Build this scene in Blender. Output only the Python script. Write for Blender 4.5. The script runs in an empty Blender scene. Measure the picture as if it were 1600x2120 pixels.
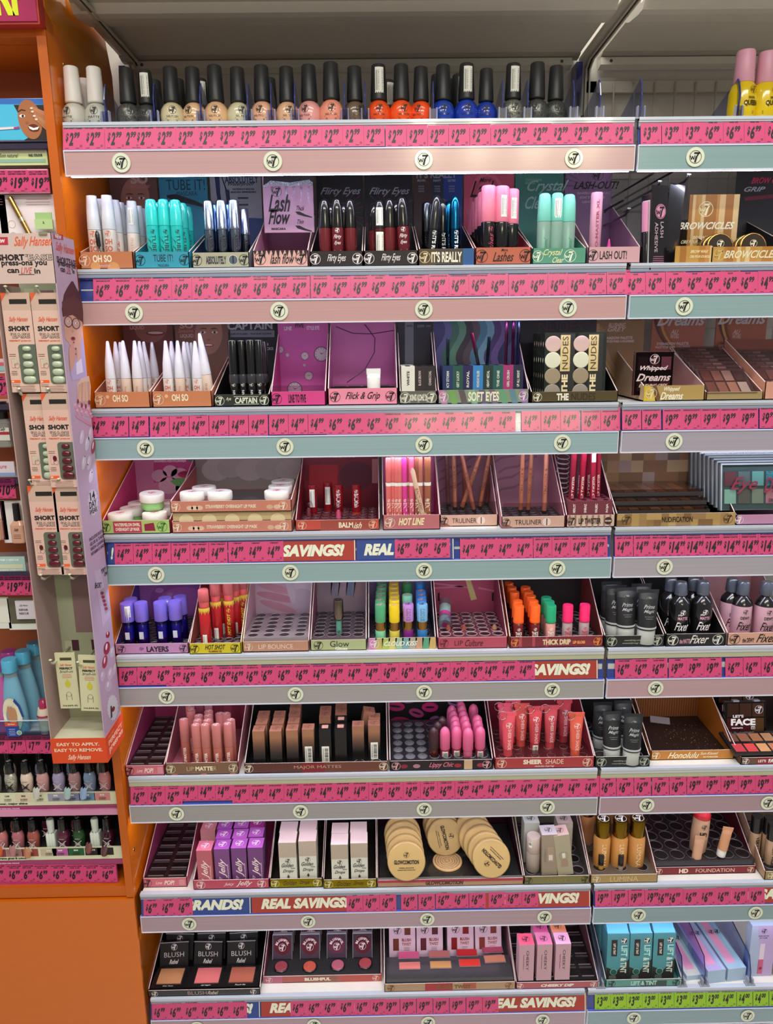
import bpy, math, random
from mathutils import Matrix, Vector
random.seed(7)
SC = bpy.context.scene
COL = SC.collection
pi = math.pi

# ------------------------------------------------------------------ camera
FPX, IW, IH = 1560.0, 1600, 2120
def euler(rx, ry, rz):
    return (Matrix.Rotation(rz, 3, 'Z') @ Matrix.Rotation(ry, 3, 'Y') @ Matrix.Rotation(rx, 3, 'X'))
CP = Vector((.4869, -1.2919, 1.5))
CR = euler(-.2283, .0119, -.0129)          # columns: right, forward, up
cam_data = bpy.data.cameras.new('camera')
cam_data.sensor_fit = 'VERTICAL'
cam_data.sensor_height = 36.0
cam_data.lens = FPX / IH * 36.0
cam_data.clip_start = .02
cam = bpy.data.objects.new('camera', cam_data)
COL.objects.link(cam)
m4 = Matrix.Identity(4)
for i in range(3):
    m4[i][0] = CR[i][0]; m4[i][1] = CR[i][2]; m4[i][2] = -CR[i][1]; m4[i][3] = CP[i]
cam.matrix_world = m4
SC.camera = cam

# ------------------------------------------------------------------ view, world, lamps
SC.view_settings.view_transform = 'Standard'
SC.view_settings.look = 'None'
SC.view_settings.gamma = 1
SC.view_settings.exposure = 0.08
SC.view_settings.use_curve_mapping = False
try:
    SC.cycles.max_bounces = 6
    SC.cycles.transparent_max_bounces = 12
    SC.cycles.caustics_reflective = False
    SC.cycles.caustics_refractive = False
    SC.cycles.sample_clamp_indirect = 4.0
    SC.cycles.use_light_tree = True
except Exception:
    pass
W_AMB = 0.25
LED_POWER = 27.0
world = bpy.data.worlds.new('store_ambient')
SC.world = world
world.use_nodes = True
world.node_tree.nodes['Background'].inputs[0].default_value = (1.0, .97, .95, 1)
world.node_tree.nodes['Background'].inputs[1].default_value = W_AMB

def area(name, loc, rot, sx, sy, power, color):
    d = bpy.data.lights.new(name, 'AREA')
    d.shape = 'RECTANGLE'; d.size = sx; d.size_y = sy; d.energy = power; d.color = color
    o = bpy.data.objects.new(name, d); COL.objects.link(o)
    o.location = loc; o.rotation_euler = rot
    return o
area('ceiling_lamp', (0.4, -1.0, 3.2), (0.1, 0, 0), 2.4, .30, 36, (1, .965, .88))
area('ceiling_lamp', (0.6, -2.35, 3.15), (0.2, 0, .0), 2.6, .26, 46, (1, .965, .88))
for k in range(4):
    area('ceiling_lamp', (0.85 + .42 * k, -4.7, 2.95), (0.5, 0, 0), .16, .7, 9, (1, .93, .62))

# ------------------------------------------------------------------ pixel helpers (rays of the camera into the place)
def ray(px, py):
    return CR @ Vector(((px - 800) / FPX, 1, -(py - 1060) / FPX))
def at(px, py, Y=0.0):
    d = ray(px, py); t = (Y - CP.y) / d.y; p = CP + d * t
    return p.x, p.z
def atz(px, py, Z):
    d = ray(px, py); t = (Z - CP.z) / d.z; p = CP + d * t
    return p.x, p.y
def atx(px, py, X):
    d = ray(px, py); t = (X - CP.x) / d.x; p = CP + d * t
    return p.y, p.z

# ------------------------------------------------------------------ materials, made from a code like 'E8458Cp'
def lin(c):
    c /= 255.0
    return c / 12.92 if c <= .04045 else ((c + .055) / 1.055) ** 2.4
MATS = {}
def MT(key):
    if key in MATS: return MATS[key]
    hx, kind = key[:6], key[6:] or 'p'
    rgb = [lin(int(hx[i:i + 2], 16)) for i in (0, 2, 4)]
    m = bpy.data.materials.new('m_' + key)
    m.use_nodes = True
    nt = m.node_tree; N = nt.nodes; L = nt.links
    b = N['Principled BSDF']
    b.inputs['Base Color'].default_value = (*rgb, 1)
    if kind == 'e':
        b.inputs['Emission Color'].default_value = (*rgb, 1)
        b.inputs['Emission Strength'].default_value = 1.0
    elif kind == 'L':                                   # lit led strip
        b.inputs['Emission Color'].default_value = (*rgb, 1)
        b.inputs['Emission Strength'].default_value = LED_POWER
    elif kind in 'ct':                                  # clear / tinted clear plastic
        out = N['Material Output']
        tr = N.new('ShaderNodeBsdfTransparent'); gl = N.new('ShaderNodeBsdfGlossy')
        gl.inputs['Roughness'].default_value = .16
        gl.inputs['Color'].default_value = (1, 1, 1, 1)
        lw = N.new('ShaderNodeLayerWeight'); lw.inputs['Blend'].default_value = .5
        pw = N.new('ShaderNodeMath'); pw.operation = 'POWER'; pw.inputs[1].default_value = 4.0
        fr = N.new('ShaderNodeMath'); fr.operation = 'MULTIPLY_ADD'; fr.inputs[1].default_value = .6; fr.inputs[2].default_value = .015
        L.new(lw.outputs['Facing'], pw.inputs[0]); L.new(pw.outputs[0], fr.inputs[0])
        mx = N.new('ShaderNodeMixShader')
        tr.inputs[0].default_value = (*rgb, 1)
        L.new(fr.outputs[0], mx.inputs[0]); L.new(tr.outputs[0], mx.inputs[1]); L.new(gl.outputs[0], mx.inputs[2])
        if kind == 't':                                 # milky: part of the light scatters
            df = N.new('ShaderNodeBsdfDiffuse'); df.inputs[0].default_value = (*rgb, 1)
            m2 = N.new('ShaderNodeMixShader'); m2.inputs[0].default_value = .45
            L.new(mx.outputs[0], m2.inputs[1]); L.new(df.outputs[0], m2.inputs[2]); mx = m2
        L.new(mx.outputs[0], out.inputs[0])
    else:
        rough = {'p': .55, 'g': .18, 'm': .22, 'r': .8, 's': .4, 'f': .22, 'x': .3, 'w': .5}.get(kind, .5)
        b.inputs['Roughness'].default_value = rough
        if kind == 'm': b.inputs['Metallic'].default_value = 1.0
        if kind == 'g': b.inputs['Coat Weight'].default_value = .5; b.inputs['Coat Roughness'].default_value = .05
        if kind == 'r': b.inputs['Specular IOR Level'].default_value = .2
        nz = N.new('ShaderNodeTexNoise')
        tc = N.new('ShaderNodeTexCoord')
        if kind == 'f':                                 # fascia: fine horizontal brushing under a clear sheet
            mp = N.new('ShaderNodeMapping'); mp.inputs['Scale'].default_value = (2, 2, 260)
            L.new(tc.outputs['Object'], mp.inputs[0]); L.new(mp.outputs[0], nz.inputs[0])
            nz.inputs['Scale'].default_value = 1.6
            b.inputs['Coat Weight'].default_value = .6; b.inputs['Coat Roughness'].default_value = .12
            lo, hi = .88, 1.08
        elif kind == 'x':                               # glitter
            L.new(tc.outputs['Object'], nz.inputs[0]); nz.inputs['Scale'].default_value = 1400
            b.inputs['Metallic'].default_value = .6
            lo, hi = .35, 1.9
        elif kind == 'w':                               # woven rattan print
            wv = N.new('ShaderNodeTexWave'); wv.inputs['Scale'].default_value = 60
            L.new(tc.outputs['Object'], wv.inputs[0]); nz = wv; lo, hi = .55, 1.25
        else:
            L.new(tc.outputs['Object'], nz.inputs[0]); nz.inputs['Scale'].default_value = 60
            lo, hi = .96, 1.04
        mr = N.new('ShaderNodeMapRange')
        if kind == 'x': mr.inputs[1].default_value = .45; mr.inputs[2].default_value = .62
        mr.inputs[3].default_value = lo; mr.inputs[4].default_value = hi
        sc = N.new('ShaderNodeVectorMath'); sc.operation = 'SCALE'
        sc.inputs[0].default_value = rgb
        L.new(nz.outputs[1] if nz.type == 'TEX_WAVE' else nz.outputs[0], mr.inputs[0]); L.new(mr.outputs[0], sc.inputs['Scale'])
        L.new(sc.outputs[0], b.inputs['Base Color'])
    MATS[key] = m
    return m

# ------------------------------------------------------------------ text outlines, cached
TXT = {}
def txt(s, bold=0.0, shear=0.0, xs=1.0, res=2):
    k = (s, bold, shear, xs, res)
    if k in TXT: return TXT[k]
    cu = bpy.data.curves.new('t', 'FONT')
    cu.body = s; cu.align_x = 'CENTER'; cu.align_y = 'CENTER'; cu.size = 1
    cu.offset = bold; cu.shear = shear; cu.resolution_u = res; cu.fill_mode = 'FRONT'
    o = bpy.data.objects.new('t', cu); COL.objects.link(o)
    dg = bpy.context.evaluated_depsgraph_get()
    me = bpy.data.meshes.new_from_object(o.evaluated_get(dg))
    vs = [(v.co.x * xs, v.co.y) for v in me.vertices]
    fs = [tuple(p.vertices) for p in me.polygons]
    bpy.data.objects.remove(o); bpy.data.meshes.remove(me); bpy.data.curves.remove(cu)
    if vs:                                              # centre on the ink
        mx = (min(v[0] for v in vs) + max(v[0] for v in vs)) / 2
        my = (min(v[1] for v in vs) + max(v[1] for v in vs)) / 2
        vs = [(a - mx, b - my) for a, b in vs]
    TXT[k] = (vs, fs)
    return TXT[k]
STY = {'n': (0, 0, .8), 'b': (.03, 0, .85), 'B': (.05, 0, .9), 'i': (.0, .4, .75), 'I': (.025, .4, .8), 'c': (.015, 0, .5),
       'C': (.035, 0, .55), 'J': (.04, .3, .6), 't': (-.008, 0, .9), 'S': (.012, .5, .6), 'K': (.06, .25, 1.0)}

class MB:
    """collects faces, then builds ONE mesh object"""
    def __init__(s): s.v = []; s.f = []; s.m = []; s.sm = []; s.keys = []
    def mi(s, k):
        if k not in s.keys: s.keys.append(k)
        return s.keys.index(k)
    def add(s, vs, fs, k, smooth=False, M=None):
        o = len(s.v); mi = s.mi(k)
        if M is not None: vs = [tuple(M @ Vector(v)) for v in vs]
        s.v += [tuple(v) for v in vs]
        for f in fs: s.f.append(tuple(i + o for i in f)); s.m.append(mi); s.sm.append(smooth)
        return s
    def box(s, x0, x1, y0, y1, z0, z1, k, M=None, kt=None, kf=None):
        vs = [(x, y, z) for z in (z0, z1) for y in (y0, y1) for x in (x0, x1)]
        fs = [(0, 2, 3, 1), (2, 6, 7, 3), (0, 4, 6, 2), (1, 3, 7, 5)]
        s.add(vs, fs, k, M=M); s.add(vs, [(4, 5, 7, 6)], kt or k, M=M); s.add(vs, [(0, 1, 5, 4)], kf or k, M=M)
        return s
    def poly(s, pts, k, M=None): return s.add(pts, [tuple(range(len(pts)))], k, M=M)
    def slab(s, pts, d, k, M=None):
        """closed outline pts (3d, planar) pushed by vector d into a solid"""
        n = len(pts); d = Vector(d)
        vs = [tuple(p) for p in pts] + [tuple(Vector(p) + d) for p in pts]
        fs = [tuple(range(n)), tuple(range(2 * n - 1, n - 1, -1))] + [(i, i + n, (i + 1) % n + n, (i + 1) % n) for i in range(n)]
        return s.add(vs, fs, k, M=M)
    def lathe(s, prof, k, n=20, M=None, cx=0, cy=0, ex=1.0, ey=1.0, cap=True):
        vs = []; fs = []
        for r, z in prof:
            for i in range(n):
                a = 2 * pi * i / n
                vs.append((cx + r * ex * math.cos(a), cy + r * ey * math.sin(a), z))
        for j in range(len(prof) - 1):
            for i in range(n):
                fs.append((j * n + i, j * n + (i + 1) % n, (j + 1) * n + (i + 1) % n, (j + 1) * n + i))
        s.add(vs, fs, k, True, M)
        if cap:
            b = len(prof) - 1
            s.add(vs[:n], [tuple(range(n - 1, -1, -1))], k, False, M)
            s.add(vs[b * n:], [tuple(range(n))], k, False, M)
        return s
    def disc(s, r, y, k, cx=0, cz=0, n=24, M=None, ez=1.0):      # faces -y
        return s.add([(cx + r * math.cos(2 * pi * i / n), y, cz + r * ez * math.sin(2 * pi * i / n)) for i in range(n)], [tuple(range(n))], k, M=M)
    def ring(s, r, w, y, k, cx=0, cz=0, n=24, M=None):
        vs = []
        for i in range(n):
            a = 2 * pi * i / n
            vs += [(cx + r * math.cos(a), y, cz + r * math.sin(a)), (cx + (r - w) * math.cos(a), y, cz + (r - w) * math.sin(a))]
        fs = [(2 * i, (2 * i + 2) % (2 * n), (2 * i + 3) % (2 * n), 2 * i + 1) for i in range(n)]
        return s.add(vs, fs, k, M=M)
    def pipe(s, pts, r, k, n=6, M=None):
        pts = [Vector(p) for p in pts]; vs = []; fs = []
        for j, p in enumerate(pts):
            d = (pts[min(j + 1, len(pts) - 1)] - pts[max(j - 1, 0)]).normalized()
            u = d.orthogonal().normalized() if abs(d.z) > .9 else d.cross(Vector((0, 0, 1))).normalized()
            w = d.cross(u)
            for i in range(n):
                a = 2 * pi * i / n
                vs.append(tuple(p + (u * math.cos(a) + w * math.sin(a)) * r))
        for j in range(len(pts) - 1):
            for i in range(n): fs.append((j * n + i, j * n + (i + 1) % n, (j + 1) * n + (i + 1) % n, (j + 1) * n + i))
        fs += [tuple(range(n - 1, -1, -1)), tuple(range((len(pts) - 1) * n, len(pts) * n))]
        return s.add(vs, fs, k, True, M)
    def text(s, t, size, x, z, k, y=-.0003, st='n', o='h', R=0, M=None, res=2, sx=1.0, a0=0.0):
        """writing on a face that looks to -y; o: h level, v reads downwards, u reads upwards; R wraps it on a round body"""
        bold, sh, xs = STY[st]
        vs, fs = txt(t, bold, sh, xs * sx, res)
        out = []
        for a, b in vs:
            a *= size; b *= size
            if o == 'v': a, b = b, -a
            elif o == 'u': a, b = -b, a
            a += x; b += z
            if R:
                q = a / R + a0
                out.append((R * math.sin(q), -R * math.cos(q), b))
            else: out.append((a, y, b))
        return s.add(out, fs, k, M=M)
    def logo(s, r, x, z, k, y=-.0003, R=0, M=None, thin=.08, a0=0.0):
        """ring with a small w and a heavy slanted 7"""
        n = 20; pts = []
        def put(p2, fs):
            out = []
            for a, b in p2:
                a = a * r + x; b = b * r + z
                if R: q = a / R + a0; out.append((R * math.sin(q), -R * math.cos(q), b))
                else: out.append((a, y, b))
            s.add(out, fs, k, M=M)
        for i in range(n):
            a = 2 * pi * i / n
            pts += [(math.cos(a), math.sin(a)), ((1 - thin) * math.cos(a), (1 - thin) * math.sin(a))]
        put(pts, [(2 * i, (2 * i + 2) % (2 * n), (2 * i + 3) % (2 * n), 2 * i + 1) for i in range(n)])
        put([(-.22, .72), (.72, .72), (.66, .44), (-.28, .44)], [(0, 3, 2, 1)])
        put([(.72, .72), (.35, .05), (.12, -.85), (-.18, -.8), (.0, 0), (.34, .48)], [(0, 5, 4, 1), (1, 4, 3, 2)])
        w = [(-.82, .2), (-.62, -.42), (-.45, .12), (-.26, -.4), (-.05, .25)]
        for (a, b), (c, d) in zip(w, w[1:]):
            put([(a - .09, b), (a + .06, b), (c + .06, d), (c - .09, d)], [(0, 3, 2, 1)] if d > b else [(0, 3, 2, 1)])
        return s
    def barcode(s, w, h, x, z, y=-.0003, k='111111p', bg='F0F0E8p', n=14, R=0, M=None, o='h', a0=0.0):
        def q(x0, x1, z0, z1, yy, kk, seg=1):
            vs = []; fs = []
            for i in range(seg + 1):
                a = x0 + (x1 - x0) * i / seg
                for b in (z0, z1):
                    if R: t = a / R + a0; rr = R + (-yy - .0003); vs.append((rr * math.sin(t), -rr * math.cos(t), b))
                    else: vs.append((a, yy, b))
            for i in range(seg): fs.append((2 * i, 2 * i + 2, 2 * i + 3, 2 * i + 1))
            s.add(vs, fs, kk, M=M)
        q(x - w / 2, x + w / 2, z - h / 2, z + h / 2, y, bg, 4)
        rr = random.Random(3)
        L = (h if o == 'v' else w) * .8; c = -L / 2
        while c < L / 2:
            t = L / n * rr.uniform(.3, .9)
            if o == 'v': q(x - w * .1, x + w * .38, z + c, z + c + t, y - .0001, k)
            else: q(x + c, x + c + t, z - h * .1, z + h * .4, y - .0001, k)
            c += t + L / n * rr.uniform(.3, .7)
        for i in range(3):
            if o == 'v': q(x - w * (.2 + .08 * i), x - w * (.23 + .08 * i), z - h * .4, z + h * .38, y - .0001, k)
            else: q(x - w * .4, x + w * .36, z - h * (.2 + .08 * i), z - h * (.23 + .08 * i), y - .0001, k)
        return s
    def lines(s, w, n, x, z, dz, k, y=-.0003, t=.0007):
        """rows of print too small to read"""
        rr = random.Random(n)
        for i in range(n):
            h = w / 2 * rr.uniform(.7, 1)
            s.poly([(x - h, y, z - i * dz), (x + h, y, z - i * dz), (x + h, y, z - i * dz + t), (x - h, y, z - i * dz + t)], k)
        return s
    def ruled(s, A, B, k, M=None, smooth=True):
        n = len(A)
        return s.add(list(A) + list(B), [(i, (i + 1) % n, (i + 1) % n + n, i + n) for i in range(n)], k, smooth, M)
    def mesh(s, name):
        me = bpy.data.meshes.new(name)
        me.from_pydata(s.v, [], s.f)
        for k in s.keys: me.materials.append(MT(k))
        me.polygons.foreach_set('material_index', s.m)
        me.polygons.foreach_set('use_smooth', s.sm)
        me.update()
        return me

def part(name, mb, parent, label=None, loc=None, rot=None, stuff=False):
    o = bpy.data.objects.new(name, mb.mesh(name)); COL.objects.link(o)
    o.parent = parent
    if loc: o.location = loc
    if rot: o.rotation_euler = rot
    if label: o['label'] = label
    if stuff: o['kind'] = 'stuff'
    return o
def tag(o, label, cat, group=None):
    o['label'] = label; o['category'] = cat
    if group: o['group'] = group
    return o
def thing(name, label, cat, loc=(0, 0, 0), rot=(0, 0, 0), group=None):
    o = bpy.data.objects.new(name, None); COL.objects.link(o)
    o.empty_display_size = .01
    o.location = loc; o.rotation_euler = rot
    return tag(o, label, cat, group)
def solo(name, mb, label, cat, loc=(0, 0, 0), rot=(0, 0, 0), group=None):
    o = bpy.data.objects.new(name, mb.mesh(name)); COL.objects.link(o)
    o.location = loc; o.rotation_euler = rot
    return tag(o, label, cat, group)
def struct(name, mb, loc=(0, 0, 0)):
    o = bpy.data.objects.new(name, mb.mesh(name)); COL.objects.link(o)
    o.location = loc; o['kind'] = 'structure'
    return o
KIND = {}
def inst(key, name, builder, loc, rot, label, cat, group=None, scale=1.0):
    """first call builds the thing with its parts, later calls copy thing and parts"""
    if key not in KIND:
        r = thing(name, label, cat, loc, rot, group); builder(r); KIND[key] = r
    else:
        s = KIND[key]; r = s.copy(); COL.objects.link(r)
        r.location = loc; r.rotation_euler = rot; tag(r, label, cat, group)
        for ch in s.children:
            c = ch.copy(); COL.objects.link(c); c.parent = r
            for g in ch.children:
                d = g.copy(); COL.objects.link(d); d.parent = c
    r.scale = (scale,) * 3
    return r
ORD = ['leftmost', 'second from left', 'third from left', 'fourth from left', 'fifth from left', 'sixth from left', 'seventh from left',
       'eighth from left', 'ninth from left', 'tenth from left', '11th from left', '12th from left'] + ['%dth from left' % i if i % 10 not in (1, 2, 3) or i < 20 else '%d%s from left' % (i, {1: 'st', 2: 'nd', 3: 'rd'}[i % 10]) for i in range(13, 60)]
ROWN = ['front', 'second', 'third', 'fourth', 'fifth', 'sixth', 'seventh', 'eighth', 'ninth', 'tenth']
def order_labels(desc, pts, tol=.014):
    """pts: (x, y); gives every one the label desc + row + place in the row"""
    idx = sorted(range(len(pts)), key=lambda i: pts[i][1])
    rows = []
    for i in idx:
        if rows and abs(pts[i][1] - pts[rows[-1][0]][1]) < tol: rows[-1].append(i)
        else: rows.append([i])
    lab = [None] * len(pts)
    for r, row in enumerate(rows):
        row.sort(key=lambda i: pts[i][0])
        for c, i in enumerate(row):
            rn = '' if len(rows) == 1 else (', %s row' % ROWN[min(r, 9)])
            cn = '' if len(row) == 1 else (', ' + ('rightmost' if c == len(row) - 1 else ORD[c]))
            lab[i] = desc + rn + cn
    return lab
def batch(key, name, builder, items, desc, cat, group, tol=.014):
    """items: (x, y, z, rot, scale)"""
    labs = order_labels(desc, [(i[0], i[1]) for i in items], tol)
    out = []
    for it, lb in zip(items, labs):
        k = key if len(it) < 6 else it[5]; bl = builder if len(it) < 7 else it[6]
        out.append(inst(k, name, bl, it[:3], it[3] or (0, 0, 0), lb, cat, group, it[4]))
    return out

# ------------------------------------------------------------------ shelf heights of the two bays
F = [1.7727, 1.5436, 1.3186, 1.0925, .856, .6099, .3601, .1075]      # fascia middle
D = [1.832, 1.612, 1.385, 1.163, .932, .684, .424, .172]             # deck top
YB = .345
def fit(mb, t, w, h, x, z, k, y=-.0003, st='B', o='h', R=0, M=None, res=2, a0=0.0, dx=0.0):
    """writing stretched to w by h"""
    bold, sh, xs = STY[st]
    vs, fs = txt(t, bold, sh, 1.0, res)
    if not vs: return
    W = max(v[0] for v in vs) - min(v[0] for v in vs); H = max(v[1] for v in vs) - min(v[1] for v in vs)
    out = []
    for a, b in vs:
        a *= w / W; b *= h / H
        if o == 'v': a, b = b, -a
        elif o == 'u': a, b = -b, a
        a += x; b += z
        if R:
            q = a / R + a0; out.append((R * math.sin(q), -R * math.cos(q), b))
        else: out.append((a, y, b))
    mb.add(out, fs, k, M=M)
MB.fit = fit

# ------------------------------------------------------------------ the setting
mb = MB(); mb.box(-3, 5, -8, 1.2, -.05, 0, 'B8B4ACs'); struct('floor', mb)
mb = MB(); mb.box(-2.6, 3.4, YB + .012, YB + .03, .0, 2.6, 'CBC6BEs'); struct('wall_back', mb)

def shelf(row, bay):
    f = F[row]; d = D[row]
    x0, x1 = (0.0, .9) if bay == 0 else (.907, 1.50)
    col = ([('C29C9E', 'pink'), ('C29A9A', 'pink'), ('93AEB4', 'teal'), ('8FABB0', 'teal'), ('A09C9E', 'grey'), ('9C989A', 'grey'), ('AC929E', 'pink'), ('AC929E', 'pink')],
           [('88A6A8', 'teal'), ('8CA8AC', 'teal'), ('A5A0AE', 'lilac'), ('A8A2AE', 'lilac'), ('B6969E', 'pink'), ('A88C98', 'pink'), ('88A0A8', 'teal'), ('88A0A8', 'teal')])[bay][row]
    nm = ['topmost', 'second', 'third', 'fourth', 'fifth', 'sixth', 'seventh', 'lowest'][row]
    t = thing('gondola_shelf', 'white metal shelf with %s front panel, %s in the %s bay' % (col[1], nm, 'wide left' if bay == 0 else 'right'), 'shelf', (x0, 0, 0), group='gondola shelves')
    w = x1 - x0
    m = MB(); m.box(.002, w - .002, .012, YB - .034 if False else YB - .014, d - .018, d, 'E6E3DCs')
    m.box(.002, w - .002, .012, .03, d - .03, d - .018, 'D9D6CEs'); part('deck', m, t)
    m = MB(); e = .019 if row in (4, 5) else .012; m.box(0, w, .004, .012, d - e, d, 'B4B598s' if row in (4, 5) else '8E97AEg'); m.box(0, w, .003, .004, d - e * .5, d, 'BFC3CCg'); m.box(0, w, .0045, .012, d - e - .0025, d - e, '20307Cg'); m.box(0, w, .002, .012, d - .003, d + .0015, 'C4CCDCg'); part('front_lip', m, t)
    m = MB()                                             # tilted blue channel that carries the tickets
    zt = f + .0575; zb = f + .0195
    m.slab([(0, .0015, zb), (0, .0045, zb), (0, .0125, zt), (0, .0095, zt)], (w, 0, 0), '2B3F8Cg')
    m.box(0, w, -.0035, .0035, zb - .0022, zb, '4A62D8g')
    tc = part('ticket_channel', m, t)
    m = MB()
    m.slab([(0, -.0044, zb), (0, -.0038, zb), (0, .0044, zt), (0, .0038, zt)], (w, 0, 0), 'FFFFFFc'); part('clear_cover', m, tc)
    m = MB()
    m.box(0, w, -.003, .0015, f - .019, f + .0185, col[0] + 'f')
    m.box(0, w, -.0042, -.003, f - .0195, f - .0175, 'DDE0F2g'); m.box(0, w, -.0042, -.003, f + .017, f + .019, 'DDE0F2g')
    m.box(-.0012, 0, -.0042, .0015, f - .0195, f + .019, 'DDE0F2g'); m.box(w, w + .0012, -.0042, .0015, f - .0195, f + .019, 'DDE0F2g')
    fp = part('front_panel', m, t)
    lr = MB(); lr.box(.002, w - .002, .005, .012, f - .016, d - .03, 'C8C6C2s'); lr = part('led_rail', lr, t)
    m = MB(); m.box(.004, w - .004, .0055, .0105, f - .0185, f - .0165, 'E4E4FFL'); part('led_strip', m, lr, 'lit white led strip')
    xs = [.0885 + .2386 * i for i in range(4)] if bay == 0 else [.0905, .327, .5635]
    if row == 6 and bay == 0: xs = [at(px, 1900)[0] for px in (392, 638, 884, 1126)]
    if row == 7: xs = [at(px, 2112)[0] - x0 for px in ((408, 650, 886, 1122) if bay == 0 else (1310, 1544))]
    if row in (0,) and bay: xs = xs[:1]
    for x in xs:
        m = MB(); m.disc(.0148, -.0046, 'DDE3CEg', x, f, 32); m.ring(.0148, .0006, -.00465, 'C6CCB8p', x, f, 32)
        m.logo(.0098, x, f, '15151Ap', y=-.0049)
        part('logo_sticker', m, fp)
    return t
for r in range(8):
    for b in (0, 1): shelf(r, b)

# ------------------------------------------------------------------ price tickets
def ticket_mesh(price, lines_, bg, hd=None):
    m = MB(); w, h = .0328, .0405
    m.box(-w / 2, w / 2, 0, .0003, -h / 2, h / 2, bg)
    k = '17101Ap'
    if hd:
        m.poly([(-w * .46, -.0002, h * .37), (w * .46, -.0002, h * .37), (w * .46, -.0002, h * .48), (-w * .46, -.0002, h * .48)], k)
        m.fit(hd, w * .8, h * .07, 0, h * .425, bg, y=-.0004, st='B', res=1)
    z = h * (.42 if not hd else .3)
    for i, l in enumerate(lines_):
        m.fit(l, min(w * .86, len(l) * .00175), h * .062, 0, z - i * h * .1, k, st='J', res=1)
    d, c = price.split('.')
    m.fit('$', .0050, .0150, -.0095, -.0015, k, st='J')
    wd = .0074 * len(d)
    m.fit(d, wd, .0205, -.0070 + wd / 2, -.0036, k, st='J')
    m.fit(c, .0090, .0095, -.0070 + wd + .0055, .0024, k, st='J')
    m.barcode(.0042, .0042, w * .36, -h * .36, y=-.0001, bg=bg, n=6)
    for x in (-.4, .1): m.poly([(w * x, -.0002, -h * .45), (w * (x + .18), -.0002, -h * .45), (w * (x + .18), -.0002, -h * .43), (w * x, -.0002, -h * .43)], k)
    return m.mesh('price_ticket')
TK = {}
RN = ['topmost', 'second', 'third', 'fourth', 'fifth', 'sixth', 'seventh', 'lowest']
def tickets(row, bay, runs):
    """runs: (centres in px, price, print lines, shift up); py of the strip gives the height"""
    n = 0
    allx = []
    for cs, price, ln, up in runs:
        for c in cs: allx.append((c, price, ln, up))
    py = [280, 590, 875, 1140, 1390, 1643, 1872, 2098][row]
    for i, (c, price, ln, up) in enumerate(allx):
        green = row == 7 and bay == 1
        key = (price, ln, green)
        if key not in TK: TK[key] = ticket_mesh(price, ln, '93C21Dp' if green else 'D24279p', 'CLEARANCE' if green else None)
        x = at(c, py, 0)[0] + .0012
        o = bpy.data.objects.new('price_ticket', TK[key]); COL.objects.link(o)
        z = F[row] + .0395 + up
        o.location = (x, .0016 + (z - F[row] - .0385) * .2 - .0004 - .00017 * (i % 3), z)
        o.rotation_euler = (-.205, 0, 0)
        tag(o, '%s $%s price ticket, %s, %s %s-bay shelf' % ('lime green clearance' if green else 'bright pink', price, ORD[i] if i < len(allx) - 1 else 'rightmost', RN[row], 'left' if not bay else 'right'),
            'price ticket', 'price tickets on the %s shelf of the %s bay' % (RN[row], 'left' if not bay else 'right'))
NP = ('W7 NAIL POLISH MATTE', 'TOP COAT - CLEAR'); NQ = ('W7 NAIL POLISH',)
def rng(a, b, n): return [a + (b - a) * i / (n - 1) for i in range(n)]
tickets(0, 0, [([149, 192, 236], '2.99', NP, 0), ([266], '2.99', NP, 0), (rng(297, 513, 6), '2.99', NP, 0), (rng(556, 773, 6), '2.99', NQ, .001),
               (rng(818, 1036, 6), '2.99', NQ, -.0005), (rng(1076, 1288, 6), '2.99', NQ, .001)])
tickets(0, 1, [([1346, 1390, 1433], '3.99', ('POLISH REMOVER',), 0), ([1474, 1517, 1560, 1603], '6.99', ('W7 SKIN QUEEN', 'NAIL OIL'), 0)])
tickets(1, 0, [([211, 252, 293], '6.99', ('W7 OH SO SENSITIVE', 'MASCARA BLACK'), -.001), (rng(332, 416, 3), '6.99', ('W7 TUBE IT MASCARA', 'BLACK'), -.001), (rng(457, 497, 2), '6.99', ('W7 ABSOLUTE WATERPROOF',), -.001),
               (rng(538, 619, 3), '6.99', ('W7 FLIRTY EYES', 'MASCARA BLACK'), -.001), (rng(662, 745, 3), '6.99', ('W7 LASH FLOW', 'MASCARA BLACK'), -.001), (rng(783, 865, 3), '6.99', ("W7 IT'S REALLY", 'MASCARA'), -.001),
               (rng(907, 990, 3), '6.99', ('W7 MORE LASHES', 'CONDITIONING MASCARA'), .001), (rng(1030, 1072, 2), '6.99', ('W7 MORE LASHES',), -.001), (rng(1112, 1195, 3), '6.99', ('W7 LASH OUT MASCARA',), -.001), (rng(1233, 1275, 2), '6.99', ('W7 CRYSTAL CLEAR', 'CONDITIONING MASCARA'), .001)])
tickets(1, 1, [(rng(1314, 1397, 3), '6.99', ('W7 LASH ADHESIVE', 'CLEAR'), 0), (rng(1437, 1547, 4)[:4], '6.99', ('W7 LASH ADHESIVE', 'BLACK'), 0), ([1588], '4.99', ('W7 BROWCICLES',), 0)])
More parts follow.
